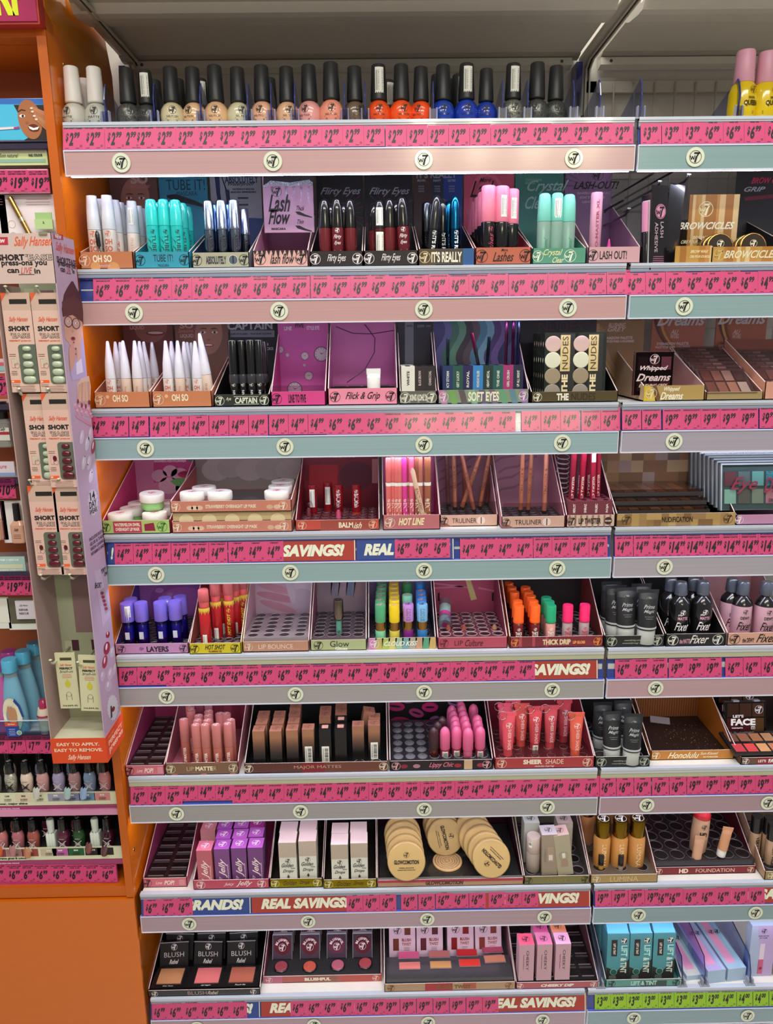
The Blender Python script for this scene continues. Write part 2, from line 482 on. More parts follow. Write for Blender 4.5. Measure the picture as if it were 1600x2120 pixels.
tickets(2, 0, [([203, 243, 285], '4.99', ('W7 OH SO SENSITIVE', 'LIQUID'), .001), (rng(328, 410, 3), '4.99', ('W7 OH SO SENSITIVE', 'LIQUID'), -.001), (rng(451, 533, 3), '4.99', ('W7 AYE AYE CAPTAIN', 'LIQUID EYELINER'), 0),
               (rng(575, 656, 3), '4.99', ('W7 AYE AYE CAPTAIN', 'LIQUID EYELINER'), .001), (rng(694, 773, 3), '6.99', ('W7 LINE TO FIVE',), 0), (rng(811, 890, 3), '6.99', ('W7 FLICK & GRIP 2 IN', '1 ADHESIVE EYELINER'), 0),
               (rng(929, 1046, 4), '4.99', ('W7 SOFT EYES SOFT GEL', 'EYELINER'), 0), (rng(1098, 1179, 3), '4.99', ('W7 KING KOHL EYELINER',), .001), (rng(1222, 1262, 2), '6.99', ('W7 THE NUDES', 'EYESHADOW PALETTE'), 0)])
tickets(2, 1, [([1306, 1347], '6.99', ('W7 THE NUDES', 'EYESHADOW PALETTE'), .001), (rng(1390, 1548, 5), '9.99', ('W7 WHIPPED DREAMS', 'EYESHADOW PALETTE'), 0), ([1590], '9.99', ('W7 WHIPPED DREAMS', 'EYESHADOW PALETTE'), .001)])
tickets(3, 0, [(rng(254, 450, 6), '4.99', ('W7 LIP MASK WATERMELON', 'SWIRL OVERNIGHT'), 0), (rng(490, 566, 3), '4.99', ('W7 LIP MASK STRAWBERRY', 'OVERNIGHT'), .001), ([835, 873, 911], '6.99', ('W7 HOT LINE', 'LIQUID LINER'), .003),
               (rng(970, 1083, 4), '4.99', ('W7 TRULINER LIP LINER',), -.001), (rng(1122, 1237, 4), '4.99', ('W7 LIP TWISTER', 'BENDY LIP LINER'), 0)])
tickets(3, 1, [([1290, 1329, 1364], '4.99', ('W7 LIP TWISTER', 'BENDY LIP LINER'), 0), (rng(1396, 1586, 6), '14.99', ('W7 NUDIFICATION', 'PRIMARY PALETTE'), -.001)])
tickets(4, 0, [([262, 300, 337], '6.99', ('W7 LIP LAYERS', 'TINT'), .003), ([360, 390, 427, 464, 490, 521], '6.99', ('W7 HOT SHOT', 'PLUMPING OIL'), -.001), (rng(550, 624, 3), '6.99', ('W7 LIP BOUNCE', 'PLUMPING LIP GLOSS'), 0),
               (rng(660, 769, 4), '4.99', ('W7 GLOW KISS SOFT', 'SATIN LIPSTICK'), 0), (rng(806, 880, 3), '6.99', ('W7 THICK DRIP LIP', 'GLOSS'), .001), (rng(912, 986, 3), '6.99', ('W7 THICK DRIP LIP', 'GLOSS'), 0), (rng(1016, 1088, 3), '4.99', ('W7 LIP CULTURE', 'SATIN LIPSTICK'), .001)])
tickets(4, 1, [(rng(1290, 1362, 3), '6.99', ('W7 PRIME MAGIC', 'CLEAR PRIMER'), 0), (rng(1401, 1474, 3), '9.99', ('W7 FINE MIST SPRAY', 'PRIMER'), 0), (rng(1518, 1592, 3), '6.99', ('W7 THE DEWY FIXER',), 0)])
tickets(5, 0, [([286, 322, 358], '6.99', ('W7 POUT POP', 'SUGAR TINT'), -.002), (rng(390, 462, 3), '4.99', ('W7 LIPMATTER SOFT', 'MATTE LIPSTICK'), .006), (rng(497, 640, 5), '4.99', ('W7 MAJOR MATTES', 'SATIN LIPSTICK'), 0),
               (rng(674, 744, 3), '4.99', ('W7 MAJOR MATTES', 'SATIN LIPSTICK'), .001), (rng(780, 958, 6), '6.99', ('W7 LIPPY CHIC', 'SUMMER GLOSS'), -.001), (rng(988, 1123, 5), '4.99', ('W7 SHEER SHADE', 'LIPSTICK'), 0), (rng(1153, 1222, 3), '4.99', ('W7 SHEER SHADE', 'LIPSTICK'), 0)])
tickets(5, 1, [(rng(1256, 1328, 3), '6.99', ('W7 PRIME MAGIC', 'PRIMER'), 0), ([1365, 1401], '6.99', ('W7 PRIME MAGIC', 'PRIMER'), -.001), (rng(1437, 1578, 5), '9.99', ("W7 LET'S FACE IT", 'PALETTE'), .001), ([1613], '9.99', ("W7 LET'S FACE IT", 'PALETTE'), .001)])
tickets(6, 0, [(rng(312, 380, 3), '6.99', ('W7 POUT POP LIP', 'SUGAR TINT'), -.002), (rng(733, 802, 3), '6.99', ('W7 JUICY JELLY', 'GLOSS'), 0), ([846, 882], '6.99', ('W7 GOLDEN DROPS',), .001), ([918, 952, 987], '6.99', ('W7 GLOWCOMOTION', 'SHIMMER'), .003), (rng(1027, 1096, 3), '6.99', ('W7 CHEEKY DIP',), .003)])
tickets(6, 1, [(rng(1247, 1350, 4), '9.99', ('W7 LUMINA GLOW', 'MAKE UP BASE'), 0), ([1372, 1395, 1429, 1462, 1495, 1529, 1563], '6.99', ('W7 HD FOUNDATION',), -.001)])
tickets(7, 0, [(rng(330, 494, 6), '6.99', ('W7 BLUSH REBEL',), -.002), (rng(617, 782, 6), '6.99', ('W7 BLUSHFUL',), .001), (rng(810, 1014, 7), '9.99', ('W7 BLUSH TWIST',), 0)])
tickets(7, 1, [(rng(1245, 1474, 8), '3.00', ('W7 LIFT & TINT',), .002), (rng(1504, 1637, 5), '4.00', ('W7 NAIL FILE 2 PACK',), .002)])

# ------------------------------------------------------------------ printed savings banners behind the tickets
def banner(row, pxa, pxb, col, word, txa, txb, label):
    py = [280, 590, 875, 1140, 1390, 1643, 1872, 2098][row]
    xa, xb = at(pxa, py)[0], at(pxb, py)[0]; ta, tb = at(txa, py)[0], at(txb, py)[0]
    m = MB(); h = .037
    m.box(xa, xb, 0, .0003, -h / 2, h / 2, col)
    m.fit(word, tb - ta, .0215, (ta + tb) / 2, 0, 'E9EBD6p', st='K', res=3)
    m.poly([(xb - .0025, -.0002, -h / 2), (xb - .001, -.0002, -h / 2), (xb - .001, -.0002, h / 2), (xb - .0025, -.0002, h / 2)], 'E9EBD6p')
    solo('savings_banner', m, label, 'banner', (0, .0018, F[row] + .0385), (-.205, 0, 0), 'savings banners in the ticket channels')
banner(3, 555, 736, 'A83226p', 'REAL SAVINGS!', 508, 713, 'red savings banner in white capitals, on the fourth shelf')
banner(3, 738, 940, '24408Bp', 'REAL BRANDS!', 753, 932, 'blue banner in white capitals, on the fourth shelf')
banner(3, 222, 245, '24408Bp', '!', 228, 234, 'short blue banner end left of the fourth shelf tickets')
banner(4, 1010, 1238, 'A83226p', 'REAL SAVINGS!', 1024, 1222, 'red savings banner at the right end of the fifth shelf')
banner(6, 292, 519, '24408Bp', 'REAL BRANDS!', 306, 504, 'blue banner in white capitals, on the seventh shelf')
banner(6, 521, 735, 'A83226p', 'REAL SAVINGS!', 540, 722, 'red savings banner at the middle of the seventh shelf')
banner(6, 1000, 1222, 'A83226p', 'REAL SAVINGS!', 1012, 1199, 'red savings banner at the right end of the seventh shelf')
banner(7, 312, 539, '24408Bp', 'REAL BRANDS!', 345, 524, 'blue banner in white capitals, on the lowest shelf')
banner(7, 541, 760, 'A83226p', 'REAL SAVINGS!', 558, 740, 'red savings banner left of the middle of the lowest shelf')
banner(7, 990, 1212, 'A83226p', 'REAL SAVINGS!', 1008, 1192, 'red savings banner at the right end of the lowest shelf')
banner(6, 1578, 1780, 'A83226p', 'REAL SAVINGS!', 1500, 1690, 'red savings banner at the right edge of the seventh shelf')

# ------------------------------------------------------------------ canopy shelf above, rails, uprights, brackets
yy = lambda py: atz(700, py, 2.03)[1]
def canopy(x0, x1, lab):
    t = thing('canopy_shelf', lab, 'shelf', (x0, 0, 2.03)); w = x1 - x0
    m = MB(); m.box(0, w, yy(12), YB, 0, .016, 'DDD7CBs'); part('shelf_plate', m, t)
    m = MB()
    a, b, c, d = yy(52), yy(42), yy(17), yy(10)
    m.slab([(0, a, 0), (0, b, -.007), (0, c, -.013), (0, c - .02, -.013), (0, d - .02, 0)], (w, 0, 0), 'E4DED3s'); part('front_beam', m, t)
    m = MB(); m.box(.004, w, -.12, d - .025, -.004, .016, 'D6D0C4s'); part('shelf_front', m, t)
    m = MB(); m.slab([(0, YB, -.006), (0, YB - .014, -.006), (0, YB - .03, -.002), (0, YB - .03, 0), (0, YB, 0)], (w, 0, 0), 'B5AFA4s'); part('rear_flange', m, t)
canopy(.002, .888, 'beige metal canopy shelf over the left bay, seen from below')
canopy(.930, 1.6, 'beige metal canopy shelf over the right bay, seen from below')
for x0, x1, l in ((.022, .874, 'left'), (.930, 1.6, 'right')):
    m = MB(); z1 = at(700, 123, YB - .02)[1]; z0 = at(700, 143, YB - .02)[1]
    m.slab([(x0, YB - .02, z0 + .004), (x0, YB - .02, z1), (x0, YB, z1), (x0, YB, z0)], (x1 - x0, 0, 0), 'E0DACEs')
    for x in (x0 + .02, x1 - .02): m.disc(.003, YB - .0203, '55504Ap', x, (z0 + z1) / 2 + .002, 12)
    solo('back_rail', m, 'pale metal cross rail at the back of the %s bay, above the nail polish' % l, 'rail')
for x, l in ((.0065, 'left'), (.886, 'middle')):
    m = MB(); m.box(x - .006, x + .006, YB - .032, YB + .008, 0, 2.012, '23246Eg')
    for i in range(40): m.box(x - .003, x + .003, YB - .0325, YB - .032, .1 + i * .047, .125 + i * .047, '0A0A20p')
    solo('upright_post', m, 'dark blue slotted upright post, %s of the gondola' % l, 'post')
    # curved canopy bracket
    X = x + (.018 if l == 'middle' else .022)
    lo = [(min(a, YB - .003), min(b, 2.02)) for a, b in (atx(px, py, X if l == 'middle' else .904) for px, py in ((1203, 243), (1205, 190), (1211, 140), (1219, 106), (1240, 75), (1262, 44), (1302, -6), (1350, -60)))]
    up = [(a + .012, b + .010) if i > 3 else (a + .034, b + .006) for i, (a, b) in enumerate(lo)]
    dx = 0 if l == 'middle' else 0
    pts = [(0, a, b) for a, b in lo] + [(0, min(a, YB), min(b + .02, 2.028)) for a, b in reversed(up)]
    m = MB(); m.slab(pts, (-.012, 0, 0), 'C2BCAFs')
    t = thing('canopy_bracket', 'curved pale metal bracket carrying the canopy shelf, %s post' % l, 'bracket', (X, 0, 0))
    part('web', m, t)
    m = MB()
    for s, q in ((0, 'C8C2B6s'), (.0075, 'C8C2B6s')):
        m.slab([(s, a, b) for a, b in lo] + [(s, a - .006, b - .004) for a, b in reversed(lo)], (.003, 0, 0), q)
    m.slab([(.003, a, b) for a, b in lo] + [(.003, a - .002, b - .0015) for a, b in reversed(lo)], (.0045, 0, 0), '3E3B36s')
    part('flange', m, t)
# wire grid panel behind the right bay
for r, (z0, z1) in enumerate(((1.70, 1.985), (1.42, 1.69))):
    m = MB(); xa, xb = at(1232, 200, YB)[0], 1.5
    m.box(xa - .02, xb, YB - .006, YB + .002, z1 - .02, z1, 'BDB7ACs'); m.box(xa - .02, xa, YB - .006, YB + .002, z0, z1, 'BDB7ACs')
    x = xa + .034
    while x < xb:
        m.pipe([(x, YB - .008, z0), (x, YB - .008, z1 - .003)], .0018, 'C9C4BAs'); x += .0405
    z = z1 - .12
    while z > z0: m.pipe([(xa, YB - .0045, z), (xb, YB - .0045, z)], .0014, 'C9C4BAs'); z -= .06
    solo('wire_grid_panel', m, 'pale wire grid back panel of the right bay, %s' % ('level with the top shelf' if r == 0 else 'behind the lash adhesive packs'), 'wire panel')
# clear dividers on the top shelf
def divider_b(root):
    m = MB(); m.box(-.0006, .0006, .0, .2, 0, .008, 'D8DCF4c')
    pts = [(0, .004, .012), (0, .004, .042), (0, .012, .062), (0, .03, .072), (0, .19, .010)]
    pts = [(0, .002, .008), (0, -.001, .034), (0, .006, .054), (0, .012, .060), (0, .17, .008)]
    m.slab([(-.0007, a, b) for _, a, b in pts], (.0014, 0, 0), 'D4D8F0c'); part('fin', m, root)
    m = MB(); m.slab([(-.0009, a - .001, b) for _, a, b in pts[:4]] + [(-.0009, a + .0012, b) for _, a, b in reversed(pts[:4])], (.0018, 0, 0), '34408Cg'); part('front_edge', m, root)
    m = MB(); m.box(-.013, .013, -.004, .004, -.001, .001, 'E8EAF4t'); m.box(-.0065, -.0045, -.003, .004, 0, .018, 'E6E8F4t'); m.box(.0045, .0065, -.003, .004, 0, .018, 'E6E8F4t')
    m.box(-.0065, .0065, -.004, -.0025, .0, .0165, 'DCE0F2c'); part('clip', m, root)
dv = [at(p, 238, .012)[0] for p in (219, 320, 416, 514, 562, 611, 714, 756, 897, 1040, 1092, 1187, 1241, 1326, 1528)]
for i, (x, lb) in enumerate(zip(dv, order_labels('clear plastic shelf divider on the topmost shelf', [(x, 0) for x in dv]))):
    inst('div', 'shelf_divider', divider_b, (x, .012, D[0] + .0015), (0, 0, 0), lb, 'divider', 'clear dividers on the topmost shelf')
# ------------------------------------------------------------------ orange display unit on the left
OR = 'E0700As'; OD = 'C45E0Cs'
XL = -.60
def pz(py, Y=0.0, px=60): return at(px, py, Y)[1]
ou = thing('orange_gondola', 'glossy orange metal gondola unit with side panel and base cabinet', 'display unit', (0, 0, 0))
m = MB()
prof = [(-.008, .0), (.288, .0), (.288, 1.985), (.262, 2.045), (.2, 2.085), (-.008, 2.26)]
m.slab([(-.0095, a, b) for a, b in prof], (.003, 0, 0), 'EE7A08g')
m.slab([(-.0065, a, b) for a, b in [(-.008, 1.99), (.288, 1.86), (.288, 1.985), (.262, 2.045), (.2, 2.085), (-.008, 2.26)]], (.001, 0, 0), 'D9820Eg')
for a, b in ((.05, 1.93), (.012, .52), (.03, 2.02)): m.lathe([(.004, 0), (.004, .0008), (.002, .0014)], 'C9A070m', 12, Matrix.Translation((-.0065, a, b)) @ Matrix.Rotation(pi / 2, 4, 'Y'))
part('side_panel', m, ou)
m = MB(); m.box(-.021, -.0065, -.012, -.008, pz(1860, -.01), pz(58, -.01), OD); m.box(-.021, -.018, -.008, .02, pz(1860, -.01), pz(58, -.01), OD); part('front_post', m, ou)
m = MB(); m.box(XL, -.0065, -.014, .28, 0, pz(1863, -.01), 'D46A0Cg'); m.box(XL, -.021, -.008, .1, pz(1860, -.01), pz(1832, 0), OD); part('base_cabinet', m, ou)
m = MB(); m.box(XL, -.021, -.01, .02, pz(82, 0), pz(56, 0), OD); part('cross_bar', m, ou)
m = MB(); m.box(XL, -.021, .14, .145, .3, 2.1, 'A8542Ap'); m.box(XL, -.021, .02, .14, pz(84, 0), pz(84, 0) + .004, OD); part('back_panel', m, ou)
m = MB(); zb, zt = pz(50, -.03), 2.26
m.box(XL, -.0065, -.03, .02, zb, zt, 'B8322As'); part('sign_housing', m, ou, 'red sign housing')
m = MB(); x0 = at(88, 30, -.031)[0]
m.box(XL, -.009, -.032, -.03, pz(45, -.03), zt - .004, 'A9305Cg')
xs_ = at(60, 30, -.03)[0]; m.fit('HAIR SHARP', .235, .055, xs_ - .1175, pz(34, -.03) + .0275, 'D6E018p', y=-.0325, st='B', res=4); part('sign_face', m, ou, 'magenta sign face with yellow green capitals')

# lit picture box with a woman covering one eye
def PX(px, py, Y): x, z = at(px, py, Y); return (x, Y, z)
def flat(m, pts, k, Y): m.poly([PX(a, b, Y) for a, b in pts], k)
def ell(m, cx, cy, rx, ry, k, Y, n=20, rot=0):
    ca, sa = math.cos(rot), math.sin(rot)
    flat(m, [(cx + rx * math.cos(2 * pi * i / n) * ca - ry * math.sin(2 * pi * i / n) * sa, cy + rx * math.cos(2 * pi * i / n) * sa + ry * math.sin(2 * pi * i / n) * ca) for i in range(n)], k, Y)
xr = at(96, 250, 0)[0] - .0005
lb = thing('light_box', 'picture box with a blue poster of a smiling woman covering one eye', 'picture box')
m = MB(); m.box(XL, xr, .001, .12, pz(292), pz(203), 'D8DCE4s'); part('case', m, lb)
m = MB(); Y = .0003
flat(m, [(-400, 204), (93, 204), (94, 216), (-400, 216)], '3F74C8g', Y)
flat(m, [(-400, 216), (94, 216), (97, 290), (-400, 290)], '52C0E6g', Y)
Y = -.0001; flat(m, [(28, 217), (94, 217), (97, 290), (50, 290), (62, 283), (60, 268), (45, 255), (38, 235)], '2B1A14p', Y)
Y -= .0002; ell(m, 62, 247, 24, 42, 'A8683Fp', Y, 28, -.25)
Y -= .0002; ell(m, 46, 240, 6, 3.4, 'F2EEE6p', Y); ell(m, 80, 240, 6, 3.4, 'F2EEE6p', Y)
flat(m, [(36, 231), (44, 226), (53, 228), (53, 230), (44, 228.5), (37, 233)], '1E120Dp', Y)
ell(m, 70, 265, 12, 8, '5E2018p', Y, 20, .2); ell(m, 56, 254, 4, 3, '965A38p', Y)
Y -= .0002; ell(m, 47, 240, 2.6, 3, '24140Ep', Y); flat(m, [(59, 261), (70, 265), (81, 262), (78, 268), (68, 269.5), (61, 266)], 'F6F2EAp', Y)
for i, (ax, ay, bx, by) in enumerate(((62, 224, 96, 238), (64, 231, 96, 247), (68, 240, 96, 257), (72, 247, 96, 266))):
    flat(m, [(ax, ay), (ax + 4, ay - 4), (bx, by - 6), (bx, by + 4), (ax + 3, ay + 4)], ('BE8058p', 'B2744Cp')[i % 2], Y - .0001 * i)
    ell(m, ax + 3, ay, 3, 2.2, 'EBD3C4p', Y - .0006)
flat(m, [(-120, 270), (38, 262), (40, 266), (-120, 277)], 'F0D8E0p', Y); flat(m, [(28, 263), (40, 261.5), (41, 266), (29, 267)], 'B03A80p', Y - .0002)
part('poster', m, lb)
# ledges, leaflet strips
def strip(name, lab, cat, pxr, py0, py1, col, Y, d=.02, deco=None, pxl=-400):
    m = MB(); xa = at(pxl, (py0 + py1) / 2, Y)[0]; xb = at(pxr, (py0 + py1) / 2, Y)[0]
    m.box(xa, xb, Y, Y + d, pz(py1, Y), pz(py0, Y), col)
    if deco: deco(m, xa, xb, pz(py1, Y), pz(py0, Y))
    return solo(name, m, lab, cat)
XR = -.0215
def ledge(py, lab, col='C6BEC0s', th=14):
    m = MB(); z = pz(py, 0); m.box(XL, XR, .002, .139, z - .008, z, col); m.box(XL, XR, -.003, .002, z - .012, z + .003, 'C8C4D4c')
    return solo('unit_shelf', m, lab, 'shelf', group='shelves of the orange unit')
ledge(296, 'narrow pale shelf under the picture box in the orange unit')
def dl(m, xa, xb, za, zb):
    m.poly([(xa, .0015, za + .019), (xb - .003, .0015, za + .019), (xb - .003, .0015, zb - .004), (xa, .0015, zb - .004)], 'D9608Cp')
    m.poly([(xa, .0015, za + .004), (xb - .003, .0015, za + .004), (xb - .003, .0015, za + .009), (xa, .0015, za + .009)], '8FB4A2p')
    m.text('Soin naturel', .008, xb - .06, za + .0145, '2A3A2Ap', y=.0012, st='i'); m.fit('NAIL COLOUR', .022, .004, xb - .018, za + .0145, '2A3A2Ap', y=.0012)
strip('leaflet_strip', 'pale green and pink shelf strip under the picture box', 'shelf strip', 98, 310, 342, 'CBD69Cg', .002, .003, dl)
def utickets(cs, py0, py1, price, ln, Y=-.0005, place='', right=0):
    h = pz(py0, Y) - pz(py1, Y); n = len(cs)
    for i, c in enumerate(cs):
        key = (price, ln, False)
        if key not in TK: TK[key] = ticket_mesh(price, ln, 'D24279p')
        x, z = at(c, (py0 + py1) / 2, Y)
        o = bpy.data.objects.new('price_ticket', TK[key]); COL.objects.link(o)
        o.location = (x, Y - .00035 * (i % 2), z); o.scale = (1, 1, h / .0405)
        tag(o, 'pink $%s price ticket, %s, %s' % (price, ORD[i] if i < n - 1 or n < 2 else 'rightmost', place), 'price ticket', 'price tickets %s in the orange unit' % place)
utickets([-6, 37, 80], 352, 398, '19.99', ('SALLY HANSEN NAIL', 'TREATMENT VITAMIN E PEN'), place='on its top ticket rail')
strip('ticket_rail', 'clear ticket rail at the top of the orange unit', 'ticket rail', 101, 350, 400, 'E8B4C8p', .0002, .003)

def card(px0, px1, py0, py1, Y, col='F0EAE8p'):
    m = MB(); a = at(px0, py1, Y); b = at(px1, py0, Y); z0 = pz(py1, Y, px0); z1 = pz(py0, Y, px1)
    m.box(a[0], b[0] if b[0] > a[0] else a[0] + .02, Y, Y + .0015, z0, z1, col); return m, a[0], b[0], z0, z1
# pen packs
for i, (pa, pb, l) in enumerate(((-32, 9, 'at the left edge'), (11, 112, 'beside the orange post'))):
    t = thing('cuticle_pen_pack', 'white hanging pack with a gold cuticle pen, ' + l, 'nail care pack', group='cuticle pen packs')
    m, x0, x1, z0, z1 = card(pa, pb, 402, 545, .012, 'F2E4EAp')
    w = x1 - x0
    m.lines(w * .5, 3, x1 - w * .3, z1 - .008, .004, 'B88A98p', y=.0117)
    m.ring(.006, .0006, .0117, 'B4A064p', x0 + w * .2, z1 - .045); m.logo(.005, x0 + w * .2, z1 - .062, 'B0A0A8p', y=.0117)
    part('card', m, t)
    m = MB(); M_ = Matrix.Translation((x0 + w * .42, .007, z1 - .042)) @ Matrix.Rotation(-.42, 4, 'Y')
    m.lathe([(.0035, -.042), (.0045, -.03), (.0045, .012), (.0045, .0125), (.0045, .04)], 'C79A5Cm', 14, M_); m.lathe([(.0048, .0), (.0048, .006)], 'E8D0A8m', 14, M_); part('pen', m, t)
m = MB(); a = at(75, 475, -.003); b = at(108, 440, -.003); c = at(77, 455, -.003)
m.box(a[0], b[0], -.006, -.003, a[1], c[1], 'BCD89Ag'); m.box(a[0] + .001, b[0] - .001, -.0045, -.003, c[1], b[1], 'A9CC88g')
m.text('&', .006, (a[0] + b[0]) / 2, a[1] + .01, '3A4A34p', y=-.0063)
solo('shelf_clip', m, 'pale green plastic clip above the cardboard tower', 'clip')

# things seen left of the tower
ledge(838, 'shelf of the orange unit level with the white eyeliner pens', 'CFC8CCs')
strip('leaflet_strip', 'striped pink, white and aqua shelf strip left of the hanging packs', 'shelf strip', 14, 742, 772, 'E8C8CCp', .004, .003, lambda m, xa, xb, za, zb: (m.poly([(xa, .003, za + .004), (xb, .003, za + .004), (xb, .003, za + .012), (xa, .003, za + .012)], '98C8CCp'), m.poly([(xa, .003, za + .012), (xb, .003, za + .012), (xb, .003, za + .018), (xa, .003, za + .018)], 'D8607Cp')))
utickets([-4], 778, 820, '10.99', ('SALLY HANSEN', 'NAIL TREATMENT'), place='by the hanging packs')
t = thing('treatment_bottle', 'clear nail treatment bottle with black cap and red band', 'nail treatment', (at(14, 925, .02)[0], .02, pz(924, .02)))
def squareb(m, w, d, h, sh, nk, k):
    rings = []
    for ww, dd, z in ((w * .94, d * .94, 0), (w, d, .002), (w, d, h), (w * .75, d * .75, h + sh * .6), (nk, nk, h + sh)):
        rings.append([(ww / 2 * math.copysign(abs(math.cos(q)) ** .5, math.cos(q)), dd / 2 * math.copysign(abs(math.sin(q)) ** .5, math.sin(q)), z) for q in [2 * pi * i / 24 for i in range(24)]])
    for A, B in zip(rings, rings[1:]): m.ruled(A, B, k)
    m.poly(rings[0][::-1], k); m.poly(rings[-1], k)
m = MB(); squareb(m, .026, .02, .042, .008, .012, 'C4C4BEt'); m.box(-.0125, .0125, -.0106, -.0102, .012, .034, 'DAD8D0p'); m.box(-.0125, .0125, -.0108, -.0104, .022, .027, 'B02838p'); m.text('Sally', .008, .002, .031, '1A1A1Ap', y=-.0109, st='S'); part('bottle', m, t)
m = MB(); m.lathe([(.0085, .049), (.0085, .078)], '141416g', 18); part('cap', m, t)
strip('shelf_edge_strip', 'clear shelf edge strip with pink lettering', 'shelf strip', 30, 955, 985, 'E2D4E0g', .002, .004, lambda m, xa, xb, za, zb: (m.text('complete manicure', .011, xb - .045, za + .016, 'C24C7Cp', y=.0015, st='i'), m.poly([(xa, .0016, za), (xb, .0016, za), (xb, .0016, za + .006), (xa, .0016, za + .006)], '8CA4D0p')))
ledge(992, 'shelf of the orange unit level with the lip masks', 'CFC8CCs')
utickets([-22, 12], 990, 1032, '10.99', ('SALLY HANSEN', 'MANICURE BASE'), place='beside the middle packs')
for pa, pb, py0, py1, l in ((-30, 8, 1036, 1118, 'at the left edge'), (10, 62, 1036, 1124, 'beside the tower')):
    t = thing('blister_pack', 'white hanging blister pack with peach nail bottle, ' + l, 'nail care pack', group='white blister packs')
    m, x0, x1, z0, z1 = card(pa, pb, py0, py1, .01, 'E9E4E6p'); w = x1 - x0; xm = x0 + w * .62
    m.poly([(x0 + .002, .0095, z0 + .006), (x0 + .0025, .0095, z0 + .006), (x0 + .0025, .0095, z1), (x0 + .002, .0095, z1)], 'B04060p'); part('card', m, t)
    M_ = Matrix.Translation((xm, -.002, z0 + .004))
    m = MB(); squareb(m, .024, .018, .032, .008, .01, 'D9A58Cg')
    m.text('Sally', .007, 0, .024, '2A1A1Ap', y=-.0094, st='S'); m.lines(.016, 3, 0, .015, .003, '6A4A3Ap', y=-.0094); o = part('bottle', m, t, loc=(xm, -.001, z0 + .004))
    m = MB(); m.lathe([(.0065, .04), (.006, .07)], '161214g', 16); part('cap', m, t, loc=(xm, -.001, z0 + .004))
strip('leaflet_strip', 'pale teal shelf strip left of the maroon packs', 'shelf strip', 52, 1152, 1182, 'A9CCC6g', .002, .003, lambda m, xa, xb, za, zb: (m.fit('REPAIR + RESCUE', .04, .004, xb - .03, zb - .006, 'F0F4F0p', y=.0015), m.poly([(xa, .0015, za + .005), (xb - .004, .0015, za + .005), (xb - .004, .0015, za + .013), (xa, .0015, za + .013)], 'D2D6B8p'), m.fit('NAIL HARDENER STRENGTH', .06, .003, xb - .035, za + .0025, 'F0F4F0p', y=.0015)))
ledge(1186, 'shelf of the orange unit above the $19.99 tickets', 'CFC8CCs')
utickets([-8, 28, 65], 1192, 1232, '19.99', ('SALLY HANSEN REPAIR', 'RESCUE NAIL SERUM'), place='above the framed cards')
for pa, pb, py0, py1, c2, l in ((-30, 16, 1236, 1302, 'E2E2D8p', 'at the left edge'), (20, 78, 1238, 1304, '5C5A48p', 'beside the tower')):
    t = thing('repair_pack', '%s hanging repair serum pack, %s' % ('white' if pa < 0 else 'white framed olive', l), 'nail care pack')
    m, x0, x1, z0, z1 = card(pa, pb, py0, py1, .012, 'DCE0DAp'); w = x1 - x0
    m.poly([(x0 + .005, .0115, z0 + .012), (x1 - .002, .0115, z0 + .012), (x1 - .002, .0115, z1), (x0 + .004, .0115, z1)], c2); part('card', m, t)
    if pa > 0:
        m = MB(); m.box(x0 + .019, x1, .006, .011, z1 - .038, z1 - .003, 'DAD2DCg')
        m.text('Sally Hansen', .005, x0 + .034, z1 - .012, '6A6870p', y=.0057, st='S'); m.fit('REPAIR', .017, .004, x0 + .033, z1 - .02, '6A6870p', y=.0057); m.fit('RESCUE', .017, .004, x0 + .033, z1 - .027, '6A6870p', y=.0057); part('bottle_window', m, t)
# remover bottles
zs = pz(1516, .01)
ledge(1518, 'shelf of the orange unit under the blue remover bottles', 'CFC8CCs')
def remover(body, capc, lid):
    def b(root):
        m = MB()
        for seg, k in ((((.0, 0), (.021, .0), (.0215, .004), (.0215, .04), (.0195, .062), (.0155, .085), (.0125, .1), (.0115, .106)), body), (((.0115, .106), (.0115, .118)), 'C2DCE8t')):
            m.lathe(list(seg), k, 28, ex=1, ey=.62, cap=False)
        m.logo
        part('bottle', m, root)
        m = MB(); m.lathe([(.0132, .116), (.0135, .118), (.013, .136), (.012, .138)], capc, 22); part('cap', m, root)
        m = MB()
        n = 22
        def el(cx, cz, rx, rz, k, y):
            m.add([(cx + rx * math.cos(2 * pi * i / n), y + ((cx + rx * math.cos(2 * pi * i / n)) / .0215) ** 2 * .0075, cz + rz * math.sin(2 * pi * i / n)) for i in range(n)], [tuple(range(n))], k)
        if lid:
            el(.0, .038, .0165, .034, 'E8E4C8p', -.0152)
            for i in range(4): el(-.004 + .003 * i, .042 - .001 * i, .0035, .015, 'C08A68p', -.0155 - i * .0001)
            m.box(-.012, .01, -.0162, -.0158, .0, .020, '24409Cp'); m.box(-.013, .008, -.0164, -.016, .020, .027, 'D8502Cp'); m.text('Sally Hansen', .004, -.002, .0235, 'F4F0E8p', y=-.0167, st='S'); m.lines(.014, 4, -.002, .014, .0035, 'D8E4F4p', y=-.0165)
            m.disc(.0045, -.0165, 'C8DCD8p', .010, .0075); m.disc(.0035, -.0167, '7FB08Cp', .010, .0075)
            m.slab([(.006, -.0158, .066), (.0125, -.0145, .055), (.0165, -.013, .035), (.0195, -.012, .035), (.0155, -.0138, .058), (.008, -.0152, .071)], (0, .0003, 0), '1F3E94p')
            part('front_label', m, root)
    return b
rb = [(28, 1365, .012), (52, 1347, .05), (76, 1331, .09)]
